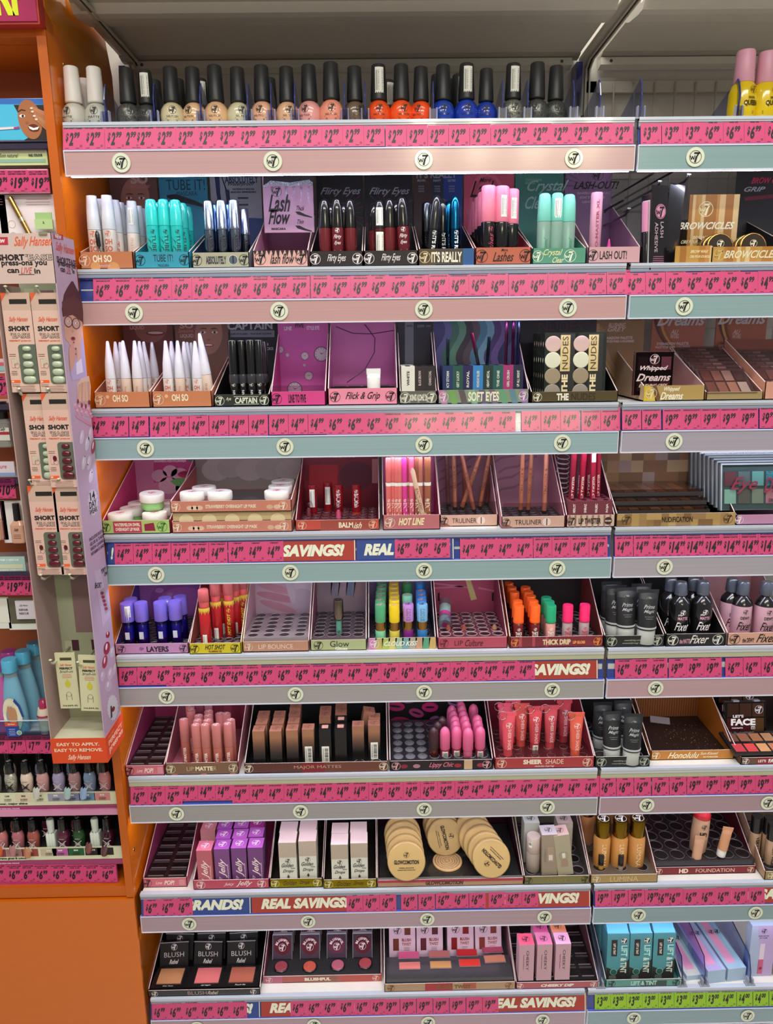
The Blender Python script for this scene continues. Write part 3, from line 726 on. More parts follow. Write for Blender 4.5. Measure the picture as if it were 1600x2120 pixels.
for i, (px, py, Y) in enumerate(rb):
    x, z = at(px, py, Y); q = pz(1365, .012, 28) - zs
    inst('rem%d' % (i == 0), 'remover_bottle', remover('5FA9C8t' if 0 else '78B2D0s', '58B4DCg', i == 0), (x - .009 + (0 if i == 0 else .004), Y, zs), (0, 0, 0), 'blue nail polish remover bottle, ' + ('front of its row' if i == 0 else 'second in its row' if i == 1 else 'third in its row, half behind the tower'), 'remover bottle', 'blue remover bottles', q / .137)
for i, (px, py, Y) in enumerate(((-14, 1340, .014), (14, 1322, .05))):
    x, z = at(px, py, Y)
    inst('remP', 'remover_bottle', remover('B8589Cs', '9A3C8Cg', False), (x, Y, zs), (0, 0, 0), 'purple nail polish remover bottle, ' + ('front' if i == 0 else 'second of its row') + ' at the left edge', 'remover bottle', 'purple remover bottles', q / .137)
t = thing('cream_bottle', 'cream bottle with crimson cap and band, half behind the tower', 'remover bottle', (at(96, 1512, .01)[0], .012, zs))
m = MB(); m.lathe([(.012, 0), (.0125, .03), (.014, .036), (.011, .05)], 'E8DCC8s', 22); m.lathe([(.0143, .034), (.0143, .038)], 'A83058g', 22); part('bottle', m, t)
m = MB(); m.lathe([(.0085, .05), (.0085, .064), (.006, .066)], 'B02858g', 18); part('cap', m, t)
m = MB(); z0, z1 = pz(1520, -.002), pz(1490, -.002); m.box(XL, -.028, -.004, -.0028, z0, z1, 'E4EEF4c'); m.box(XL, -.028, -.005, -.0026, z1 - .0012, z1, 'D8E4F0g')
solo('shelf_riser', m, 'clear upright guard in front of the blue remover bottles', 'shelf guard')
utickets([-2, 35, 72, 106], 1523, 1560, '7.99', ('SALLY HANSEN NAIL', 'POLISH REMOVER'), place='under the blue remover bottles')

# two stepped trays of small polish bottles
def xbottle(col, capc='0C0C0Eg', mark='F0F0F0p', white=False):
    def b(root):
        m = MB()
        if white:
            m.box(-.009, .009, -.007, .007, 0, .034, col); 
            for i in (-1, 0, 1): m.lathe([(.0032, .0), (.0032, .034), (.001, .036)], col, 10, cx=i * .0056, cy=-.0065)
            part('bottle', m, root); m = MB(); m.lathe([(.0062, .036), (.0072, .06), (.006, .063)], col, 16); part('cap', m, root); return
        m.lathe([(.0092, 0), (.0102, .002), (.0118, .022), (.0118, .028), (.0098, .036), (.0062, .040)], col, 20, ey=.8)
        for sx in (-1, 1): m.poly([(sx * .0062, -.0098, .020), (sx * .0088, -.0094, .020), (-sx * .0062, -.0096, .006), (-sx * .0088, -.0092, .006)], mark)
        m.fit('XTREME', .011, .0024, 0, .0135, mark, y=-.0101); m.fit('WEAR', .008, .0024, 0, .0105, mark, y=-.0101); m.text('Sally Hansen', .0032, 0, .024, mark, y=-.0102, st='S')
        part('bottle', m, root)
        m = MB(); m.lathe([(.0082, .040), (.0084, .041), (.0074, .063), (.0068, .064)], capc, 20); m.logo(.004, 0, 0, 'E8ECF4p', M=Matrix.Translation((0, 0, .0644)) @ Matrix.Rotation(-pi / 2, 4, 'X'), y=-.0002); part('cap', m, root)
    return b
def stepped(row, base_py, cols, nums, caps, py_strip, cardcols, textline, l):
    z0 = pz(base_py, .02, 120)
    m = MB(); m.box(XL, XR - .002, .006, .13, z0 - .010, z0, '2A282As'); m.box(XL, XR - .002, .10, .13, z0, z0 + .055, '18161As')
    solo('tester_tray', m, 'dark tray under the %s row of small polish bottles' % l, 'tray')
    xs = [at(p, base_py, .02)[0] for p in caps]
    for i, (x, c) in enumerate(zip(xs, cols)):
        wt = c == 'W'
        inst('xb' + c, 'polish_bottle', xbottle('DCE4DCs', white=True) if wt else xbottle(c + ('x' if i in (0, 1) and row == 0 else 'g'), mark='202024p' if c in ('D2CEC0', 'C9CCC4', 'E4CDBE') else 'E4D4D8p'), (x, .021, z0), (0, 0, 0),
             ('white' if wt else {'C9CCC4': 'silver', 'D2CEC0': 'silver glitter'}.get(c, 'small')) + ' nail polish bottle, %s in the %s row of the orange unit' % (ORD[i], l), 'nail polish', 'small polish bottles, %s row' % l)
        if i % 2 == 0 and not wt:
            inst('xb' + cols[(i + 2) % len(cols)] + 'k', 'polish_bottle', xbottle((cols[(i + 2) % len(cols)] if cols[(i + 2) % len(cols)] != 'W' else '8A4A58') + 'g'), (x + .013, .055, z0), (0, 0, 0), 'nail polish bottle behind the front ones, %s, %s row of the orange unit' % (ORD[i // 2], l), 'nail polish', 'rear polish bottles, %s row' % l)
    m = MB(); za, zb = pz(py_strip[1], .0), pz(py_strip[0], .0)
    m.box(XL, XR - .001, .0005, .004, za, zb, 'D9DBBCp')
    m.fit(textline[0], .062, .0055, at(24, py_strip[1], 0)[0], za + .004, '20221Cp', y=.0002)
    dx = xs[1] - xs[0]
    for x, n, c in zip(xs, nums, cardcols):
        m.poly([(x - dx * .49, .0002, za + .0085), (x + dx * .49, .0002, za + .0085), (x + dx * .49, .0002, zb - .001), (x - dx * .49, .0002, zb - .001)], c)
        m.fit(n, .0085, .0036, x, zb - .0052, 'F0EEE8p' if c not in ('D9DBBCp', 'DFCDB4p') else '1E1E1Cp', y=-.0001); m.barcode(.016, .007, x, za + .0125, y=-.0001, bg=c, n=10)
    solo('shade_card_strip', m, 'strip of numbered shade cards under the %s polish row' % l, 'shade card')
    m = MB(); zc = pz(py_strip[1] + 11, 0); m.box(XL, XR - .001, 0, .005, zc, za - .0004, '9C3268g'); m.fit(textline[1], .05, .0028, at(14, py_strip[1] + 6, 0)[0], (zc + za) / 2, 'F0C8D8p', y=-.0002)
    solo('brand_strip', m, 'thin magenta lettered strip under the %s polish row' % l, 'shelf strip')
    # display nails clipped on the front
    return z0, xs
z0, xs = stepped(0, 1636, ['C9CCC4', 'D2CEC0', 'E4CDBE', 'CE9A9C', 'A8A0C8', 'C09096', '8FA8D0', 'E0949C'], ['114', '129', '202', '194', '552', '559', '453', '215'],
                 [-8, 25, 58, 91, 124, 157, 188, 219], (1643, 1668), ['D9DBBCp', 'D9DBBCp', 'DFCDB4p', 'D9DBBCp', '9A9AB0p', '7A7CA0p', '6488A8p', 'D08888p'], ('colour, major shine', 'XTREME WEAR NAIL COLOUR'), 'upper')
z1_, xs1 = stepped(1, 1754, ['C87A80', 'B8707C', 'A85A50', 'W', '5A1838', '1E4A24', 'W', '3A0C24'], ['302', '217', '405', '216', '569', '364', '612', '629'],
                  [6, 40, 72, 110, 134, 166, 201, 226], (1757, 1781), ['8A3A44p', 'A07878p', 'A04440p', 'C8B8A0p', 'B860A0p', '1E5A34p', '241C20p', '2A1A20p'], ('extreme gloss & colour', 'XTREME WEAR NAIL COLOUR'), 'lower')
m = MB(); za, zb = pz(1690, -.004), pz(1678, -.004); m.box(XL, XR - .001, -.004, .004, za, zb, 'D890B8g')
solo('shelf_trim', m, 'shiny pink trim bar between the two polish rows', 'trim bar')
def nail(col):
    def b(root):
        m = MB(); A = []
        prof = ((-.0045, .0), (-.0052, .012), (-.0042, .022), (-.0015, .0265))
        vs = []; n = 7
        for hw, z in prof:
            for i in range(n):
                u = -1 + 2 * i / (n - 1); vs.append((u * abs(hw), -.003 * (1 - u * u), z))
        m.add(vs, [(j * n + i, j * n + i + 1, (j + 1) * n + i + 1, (j + 1) * n + i) for j in range(3) for i in range(n - 1)], col, True)
        part('nail', m, root)
        m = MB(); m.pipe([(0, .001, .002), (.002, .012, .012)], .0006, 'D8DCE0g'); part('stem', m, root)
    return b
for i, (px, py, c, l) in enumerate(((79, 1646, 'E8ECE4g', 'white'), (143, 1646, 'B8E0E0g', 'pale aqua'), (176, 1646, '9CC4F0g', 'sky blue'), (3, 1764, 'E8602Cg', 'orange'), (30, 1764, 'C88890g', 'dusty pink'), (61, 1768, 'D8946Cg', 'peach'), (187, 1758, '7A3430g', 'brick brown'), (219, 1764, '4A0C20g', 'dark burgundy'))):
    x, z = at(px, py, -.008)
    inst('nail' + c, 'tester_nail', nail(c), (x - .003, -.011, z - .004), (.35, .28, 0), '%s display nail clipped in front of the %s polish row' % (l, 'upper' if i < 3 else 'lower'), 'display nail', 'display nails', 1.3)
utickets([-4, 31, 56, 88, 122, 156, 190, 224], 1790, 1826, '6.99', ('SALLY HANSEN XTREME', 'WEAR 12.2ML'), place='on its bottom rail')
strip('ticket_rail', 'pink backed ticket rail at the foot of the orange unit', 'ticket rail', 243, 1788, 1832, 'C84888g', .0015, .003)

# ------------------------------------------------------------------ cardboard tower with hanging packs
TX0, TX1, TY0, TY1 = -.090, .0042, -.0975, -.0128
ZB, ZT = .779, 1.657
tw = thing('cardboard_tower', 'pale pink cardboard hanging tower with orange foot, in front of the orange post', 'display tower')
zh = at(60, 587, TY0)[1]
m = MB(); m.box(TX0, TX1, TY0, TY0 + .002, zh, ZT, 'CDB4ACp'); Y = TY0 - .0003
cx = at(62, 530, Y)[0] - .004
m.text('Sally Hansen', .0185, at(68, 502, Y)[0], at(68, 502, Y)[1], 'DE5A32p', y=Y, st='S', res=4)
xs_, zz = at(24, 533, Y)
m.fit('SHORT', .040, .0092, xs_ - .001, zz, '1C1418p', y=Y); xe, ze = at(80, 532, Y)
m.fit("'EASE", .040, .0092, xe, zz, '4A3C3Cp', y=Y); m.fit("'EASE", .0385, .0078, xe, zz, 'D2BCB2p', y=Y - .0002, st='n')
x1_, z1 = at(50, 547, Y); m.fit('press-ons you', .068, .0085, x1_, z1, '1C1418p', y=Y, st='b')
x1_, z1 = at(27, 561, Y); m.fit('can', .018, .006, x1_, z1, '1C1418p', y=Y, st='b'); x1_, z1 = at(55, 560, Y); m.fit('LIVE', .018, .009, x1_, z1, 'C8343Cp', y=Y, st='i'); x1_, z1 = at(77, 561, Y); m.fit('in', .009, .0075, x1_, z1, '1C1418p', y=Y, st='b')
x1_, z1 = at(55, 569, Y); m.poly([(x1_ - .012, Y, z1), (x1_ + .012, Y, z1), (x1_ + .012, Y, z1 + .0008), (x1_ - .012, Y, z1 + .0008)], '1C1418p')
x1_, z1 = at(2, 499, Y); m.poly([(x1_ - .02, Y, z1 - .0055), (x1_ + .01, Y, z1 - .0055), (x1_ + .0105, Y, z1 + .0055), (x1_ - .02, Y, z1 + .0055)], 'B8283Cp'); m.fit('NEW', .014, .005, x1_ - .001, z1, 'F4E8E8p', y=Y - .0002)
part('header_panel', m, tw)
m = MB(); m.box(TX0, TX0 + .0015, TY0, TY1, ZB, zh, 'B49A96p'); part('left_side', m, tw)
m = MB(); m.box(TX0, TX1, TY1 - .0015, TY1, ZB, ZT, 'A9AE92p'); m.box(TX0 + .03, TX0 + .062, TY1 - .0025, TY1 - .0015, .99, 1.58, '8C6E72p')
for x in (.02, .055):
    m.box(TX0 + x, TX0 + x + .012, TY1 - .0028, TY1 - .0015, .955, .975, '4A2434p')
part('back', m, tw)
m = MB(); m.box(TX0 + .001, TX1 - .0012, TY0 + .002, TY1 - .001, ZB + .04, ZB + .043, 'D4D2B8p'); part('floor_board', m, tw)
m = MB(); zf = at(150, 1529, TY0)[1]; m.box(TX0 - .0005, TX1 + .0005, TY0 - .001, TY0 + .001, ZB, zf, 'D9481Cp'); Y = TY0 - .0013
x_, z_ = at(158, 1541, Y); m.fit('EASY TO APPLY.', .074, .0062, -.043, z_, 'F4D4BCp', y=Y, st='b'); x_, z_ = at(158, 1553, Y); m.fit('EASY TO REMOVE.', .084, .0062, -.043, z_, 'F4D4BCp', y=Y, st='b')
x_, z_ = at(160, 1569, Y); m.text('Sally Hansen', .013, -.043, z_, 'F6D8C4p', y=Y, st='S', res=4); part('orange_foot', m, tw, 'orange foot panel with cream capitals')
# right side with its printed art, drawn in (depth, height)
def S(px, py, e=0):
    a, b = atx(px, py, TX1 + .0006); return (TX1 + .0006 + e, a, b)
m = MB(); m.box(TX1 - .0012, TX1 + .0004, TY0, TY1, ZB, ZT, 'B9A0B8p')
def sp(pts, k, e=0): m.poly([S(a, b, e) for a, b in pts], k)
def se(cx, cy, rx, ry, k, e=0, rot=0, n=18):
    ca, sa = math.cos(rot), math.sin(rot)
    sp([(cx + rx * math.cos(2 * pi * i / n) * ca - ry * math.sin(2 * pi * i / n) * sa, cy + rx * math.cos(2 * pi * i / n) * sa + ry * math.sin(2 * pi * i / n) * ca) for i in range(n)], k, e)
def stx(t, px, py, w, h, k, st='b', tilt=0, e=.0002):
    a, b = S(px, py)[1:]
    mm = MB(); mm.fit(t, w, h, 0, 0, k, st=st, y=0)
    R_ = Matrix.Translation((TX1 + .0006 + e, a, b)) @ Matrix.Rotation(pi / 2, 4, 'Z') @ Matrix.Rotation(tilt, 4, 'Y')
    m.add(mm.v, mm.f, k, M=R_)
sp([(111, 484), (130, 486), (131, 497), (111, 494)], 'A82440p', .0001); stx('NEW', 120, 490, .024, .006, 'F4E8E8p', e=.0004)
stx('Sally Hansen', 135, 517, .072, .017, 'D8584Cp', 'S'); stx("SHORT'EASE", 138, 541, .076, .010, '2A2030p'); stx('press-ons you', 139, 551, .068, .009, '2A2030p'); stx('can', 130, 559, .018, .006, '2A2030p'); stx('LIVE', 142, 560, .018, .008, 'B83848p', 'i'); stx('in', 152, 562, .008, .007, '2A2030p'); sp([(137, 565), (147, 567), (147, 568), (137, 566)], '2A2030p', .0002)
sp([(148, 582), (139, 596), (132, 610), (128, 640), (130, 655), (172, 672), (172, 640), (168, 612), (158, 596), (152, 583)], '4A2024p')
sp([(131, 640), (134, 700), (148, 718), (160, 722), (170, 700), (171, 650), (155, 655)], 'D4A088p', .0001)
sp([(128, 625), (131, 656), (150, 652), (172, 668), (170, 630), (155, 610)], '562828p', .0002)
for cx, cy in ((141, 666), (157, 670)):
    se(cx, cy, 8.5, 12, '5C2420p', .0003, -.15); se(cx, cy, 7, 10, 'C8A49Cp', .0004, -.15); se(cx + 1, cy - 1, 3, 2.2, 'F0ECE8p', .0005); se(cx + 1.4, cy - 1, 1.2, 1.6, '3A2020p', .0006)
se(151, 701, 4.8, 4, '9C2434p', .0003, .2); se(151, 700, 2.4, 1.6, '4A1018p', .0004); se(150, 686, 2, 3.5, 'C08C78p', .0003)
sp([(142, 722), (150, 707), (154, 706), (152, 716), (158, 732), (152, 760), (146, 772), (143, 750)], 'CC9480p', .0005)
for a, b in ((152, 709), (156, 722), (156, 733)): se(a, b, 1.3, 2, '7A1C30p', .0007)
sp([(144, 770), (150, 748), (158, 740), (164, 730), (172, 700), (176, 740), (180, 780), (150, 788)], 'B4A4CCp', .0002); sp([(158, 720), (166, 710), (166, 745), (160, 752)], 'D4A088p', .0003); sp([(157, 752), (168, 742), (172, 770), (158, 776)], 'DCD4E4p', .0004)
sp([(160, 795), (168, 783), (184, 778), (188, 800), (187, 830), (160, 832)], 'D8B8A4p', .0001)
for i, (a, b, c, d) in enumerate(((165, 795, 161, 832), (170, 792, 169, 840), (176, 790, 177, 842), (182, 790, 184, 834))):
    sp([(a - 2.5, b), (a + 2.5, b), (c + 2, d), (c - 2, d)], ('D0A48Cp', 'C89A84p')[i % 2], .0003); se(c, d - 1, 1.9, 5, '8A2234p', .0005, 0)
for i in range(16): se(155 + i * 2.3 , 838 + (i % 4) * 5 + i * .6, 3, 3, ('E0A8B8p', 'D494A8p')[i % 2], .0001 + .0001 * (i % 3))
sp([(156, 858), (190, 876), (190, 884), (157, 864)], 'C890A8p', .0002)
for a, b, c in ((169, 905, 'D0C0D4p'), (180, 918, 'CCC4D4p'), (187, 898, 'CDBCD0p'), (193, 925, 'A03444p'), (173, 958, 'D2C4D6p'), (184, 958, 'CDBED2p'), (188, 985, 'D4C6D8p')):
    se(a, b, 4.6 if b != 925 else 4, 15, c, .0002, .12); se(a - 1, b - 3, 1.2, 8, 'E8DEECp', .0004, .12)
se(175, 945, 1, 1.6, '202024p', .0005); se(181, 962, 1, 1.6, '202024p', .0005); se(190, 978, 1, 1.6, '202024p', .0005)
def burst(cx, cy, rx, ry, k): sp([(cx + (rx if i % 2 else rx * .86) * math.cos(pi * i / 18), cy + (ry if i % 2 else ry * .88) * math.sin(pi * i / 18)) for i in range(36)], k, .0002)
burst(192, 1040, 11, 29, 'CFC6D2p'); stx('14', 191, 1026, .022, .014, '24202Cp', e=.0004); stx('DAY', 192, 1043, .034, .012, '24202Cp', e=.0004); stx('WEAR', 193, 1057, .034, .009, '24202Cp', e=.0004)
for i, t_ in enumerate(('INCLUDES BOTH', 'GLUE & TABS', 'WITH CAVIAR', 'VITAMIN E AND')): stx(t_, 199 + i * 1, 1108 + i * 10, .062, .006, '5A4868p', e=.0003)
stx('TRY IT', 217, 1178, .036, .008, '24202Cp'); stx('ON!', 219, 1187, .018, .007, '24202Cp')
sp([(195, 1183), (208, 1178), (228, 1275), (213, 1298)], 'C4ACC4p', .0001); stx('SHORT', 203, 1212, .03, .010, '24202Cp', e=.0003, tilt=.3)
sp([(206, 1222), (215, 1217), (227, 1262), (218, 1272)], '9A9AA0p', .0002)
for i in range(5): se(211 + i * 2.1, 1228 + i * 8, 3.4, 3.4, '981C38p', .0004, .4)
for a, b, rx, ry, c in ((223, 1314, 4, 7, '9A1C34p'), (221, 1342, 6.5, 14, '9A1C34p'), (217, 1370, 5, 14, 'A0243Cp'), (232, 1350, 5, 12, 'C8BCC8p'), (212, 1400, 5, 11, 'C6B4C6p'), (228, 1395, 6, 14, 'C6B4C6p'), (224, 1420, 7, 12, 'C2B2C4p'), (237, 1385, 3, 13, 'C8BCC8p')):
    se(a, b, rx, ry, c, .0002, .15); se(a - 1, b - 3, rx * .3, ry * .5, 'E4D8E4p', .0004, .15)
burst(233, 1465, 12, 28, 'CFCCD2p'); se(234, 1468, 3, 6, '7A1C30p', .0005, .3); sp([(228, 1462), (231, 1461), (232, 1484), (229, 1488)], '30303Ap', .0005)
part('right_side', m, tw, 'lilac printed side with a woman in glasses and painted nails')
m = MB(); zs_ = at(230, 1540, -.05)[1]
m.slab([(TX1 + .0006, TY0 - .001, ZB), (TX1 + .0006, TY1 + .004, ZB), (TX1 + .0006, TY1 + .004, ZB + .05), (TX1 + .0006, TY0 - .001, zf)], (.0008, 0, 0), 'D9481Cp')
sv = m
def stx2(t, Y_, Z_, w, h, k, tilt):
    mm = MB(); mm.fit(t, w, h, 0, 0, k, st='b', y=0)
    m.add(mm.v, mm.f, k, M=Matrix.Translation((TX1 + .0017, Y_, Z_)) @ Matrix.Rotation(pi / 2, 4, 'Z') @ Matrix.Rotation(tilt, 4, 'Y'))
stx2('SHORT', -.072, ZB + .041, .03, .005, 'E8885Cp', 0); stx2('PERFECT', -.052, ZB + .030, .07, .009, 'F4C8A8p', 0); stx2('press-on', -.052, ZB + .015, .07, .012, 'F4C8A8p', 0)
part('side_foot', m, tw, 'orange side foot with cream words')
# hooks
def hook(px, py, L_=.075):
    x, z = at(px, py, TY0 + .002)
    m = MB(); y1 = TY1 - .002
    m.pipe([(x, TY0 + .002, z + .0045), (x, TY0 + .0045, z - .002), (x, TY0 + .013, z - .006), (x, y1, z - .006)], .0022, 'CFD0B4s', 8)
    m.lathe([(.001, 0), (.0030, .001), (.0030, .002), (.001, .003)], 'D4D5BAs', 10, Matrix.Translation((x, TY0 + .002, z + .0035)))
    m.box(x - .008, x + .008, y1 - .0006, y1 + .0004, z - .02, z + .006, 'BFC2A4s')
    part('hook', m, tw); return x, z
def nailpack(nc, light):
    W, H, DP = .0435, .150, .019
    def b(root):
        m = MB(); pk = 'D8B2A6p' if not light else 'D8B6A8p'
        m.box(-W / 2, W / 2, 0, DP, -H, -.026, pk); m.box(-W / 2, W / 2, 0, .0008, -.026, 0, 'C8A898p')
        k = 'DC5230p'
        m.poly([(-W / 2, -.0003, 0), (-W / 2 + .009, -.0003, 0), (-W / 2, -.0003, -.013)], 'DE5A2Cp'); m.box(-W / 2 + .012, W / 2 - .005, -.0003, 0, -.0165, -.0095, '1C1816p')
        m.text('Sally Hansen', .0095, .001, -.040, k, st='S', res=3)
        m.fit('SHORT', .033, .0078, .0005, -.053, '15131Ap'); m.fit("'EASE", .030, .0080, .001, -.0635, '3A2E2Ep'); m.fit("'EASE", .0288, .0068, .001, -.0635, 'DCB8AAp', y=-.0005, st='n')
        m.fit('PERFECT press-on', .033, .0026, .0, -.0715, k)
        m.lines(.010, 2, -.0145, -.092, .0028, '5A4440p'); m.lines(.011, 3, -.0145, -.118, .0026, '5A4440p')
        m.box(-.0175, -.0125, -.0003, 0, -.1125, -.0985, '8C6C62p'); m.box(-.0171, -.0129, -.0004, 0, -.1121, -.0989, pk)
        m.disc(.0032, -.0006, nc if not light else 'C0C0A8p', -.0105, -.103, 14, ez=1.4); m.ring(.004, .0004, -.0007, '6A4A44p', -.009, -.109, 14)
        m.box(-W / 2, -.007, -.0003, 0, -.1355, -.131, 'E8602Cp'); m.fit('30', .004, .003, -.0185, -.1333, 'F8E4D4p', y=-.0005)
        m.lines(.012, 2, -.0145, -.1385, .0022, '5A4440p', t=.0005); m.lines(.038, 4, 0, -.1415, .0024, '6A524Cp', t=.0005)
        part('carton', m, root)
        m = MB(); pts = []
        x0, x1, z0, z1 = -.0045, W / 2 + .0004, -.137, -.077; r = .005
        for cx_, cz_, a0 in ((x0 + r, z1 - r, 90), (x0 + r, z0 + r, 180)):
            for i in range(6): a = math.radians(a0 + i * 18); pts.append((cx_ + r * math.cos(a), -.0005, cz_ + r * math.sin(a)))
        pts += [(x1, -.0005, z0), (x1, -.0005, z1)]
        m.slab(pts[::-1], (0, .0008, 0), '5E6658p'); m.box(W / 2 - .001, W / 2 + .0006, .0, DP * .8, z0, z1, '6E7666g'); wn = part('window', m, root)
        for i in range(5):
            m = MB(); s = 1 + .12 * i; M_ = Matrix.Translation((.0085, -.0006, -.0835 - .0118 * i))
            vs = []; n = 14
            for j in range(5):
                e = math.cos(j * pi / 8); q = math.sin(j * pi / 8)
                for a in range(n): t_ = 2 * pi * a / n; vs.append((.0072 * s * .92 * e * math.copysign(abs(math.cos(t_)) ** .7, math.cos(t_)), -.0035 * q, .0044 * s * .9 * e * math.copysign(abs(math.sin(t_)) ** .8, math.sin(t_))))
            m.add(vs, [(j * n + a, j * n + (a + 1) % n, (j + 1) * n + (a + 1) % n, (j + 1) * n + a) for j in range(4) for a in range(n)], nc, True, M_)
            part('press_on_nail', m, wn)
    return b
packs = [(30, 606, 0, 'upper left'), (97, 606, 0, 'upper right'), (73, 815, 0, 'middle left, half hidden'), (119, 814, 1, 'middle right'), (84, 1006, 1, 'lower left'), (142, 1006, 1, 'lower right')]
for px, py, dark, l in packs:
    Yp = TY0 + (.006 if l != 'middle right' else .003) + (.004 if 'half' in l else 0)
    x, z = at(px, py, Yp)
    x = max(x, TX0 + .0235)
    inst('np%d' % dark, 'press_on_nail_pack', nailpack('5A0A1Eg' if dark else 'B4C0A8g', not dark), (min(x, TX1 - .0225), Yp, z), (0, 0, 0),
         'pink hanging pack of %s press-on nails, %s in the tower' % ('dark red' if dark else 'pale green', l), 'nail pack', 'press-on nail packs in the tower')
for p in ((12, 600), (77, 600), (40, 812), (100, 812), (62, 1000), (122, 998), (85, 1196), (145, 1195), (105, 1372), (162, 1376)): hook(*p)
def glue(root):
    m = MB(); W, H = .0345, .104; m.box(-W / 2, W / 2, 0, .003, -H, 0, 'CFCCA8p')
    m.box(-.009, .011, -.0003, 0, -.0135, -.0085, '45442Cp'); m.text('Sally Hansen', .0066, 0, -.0225, 'D85A34p', st='S'); m.fit('PERFECT', .0225, .0042, 0, -.0285, '22221Ap'); m.fit('brush-on', .0225, .0055, 0, -.034, '22221Ap', st='i')
    m.lines(.020, 3, 0, -.0405, .0028, 'D0603Cp'); m.add([(.0, -.0004, -.047), (-.005, -.0004, -.057), (-.0035, -.0004, -.0625), (0, -.0004, -.064), (.0035, -.0004, -.0625), (.005, -.0004, -.057)], [(0, 1, 2, 3, 4, 5)], 'C8C03Cp')
    m.ring(.0045, .0004, -.0005, '3A382Ap', 0, -.077, 16); m.box(-.0048, -.0043, -.0004, 0, -.088, -.077, '3A382Ap'); m.box(.0043, .0048, -.0004, 0, -.088, -.077, '3A382Ap'); m.fit('7.4 mL (0.25 FL. OZ.)', .026, .0032, 0, -.099, '2A2A20p')
    part('card', m, root)
for px, py, ry, l in ((133, 1352, 0, 'left one'), (182, 1357, .045, 'right one')):
    Yp = TY0 + (.022 if l[0] == 'l' else .014); x, z = at(px, py, Yp); inst('glue', 'nail_glue_packet', glue, (x, Yp, z), (0, ry, 0), 'cream nail glue packet hanging in the tower, ' + l, 'glue packet', 'glue packets in the tower')
m = MB(); a, b = at(87, 484, TY0 - .004); m.box(a - .006, a + .006, TY0 - .002, TY0 + .004, b - .001, b + .003, '8A8A70g')
solo('binder_clip', m, 'small dull clip on the top edge of the cardboard tower', 'clip', rot=(0, 0, 0))
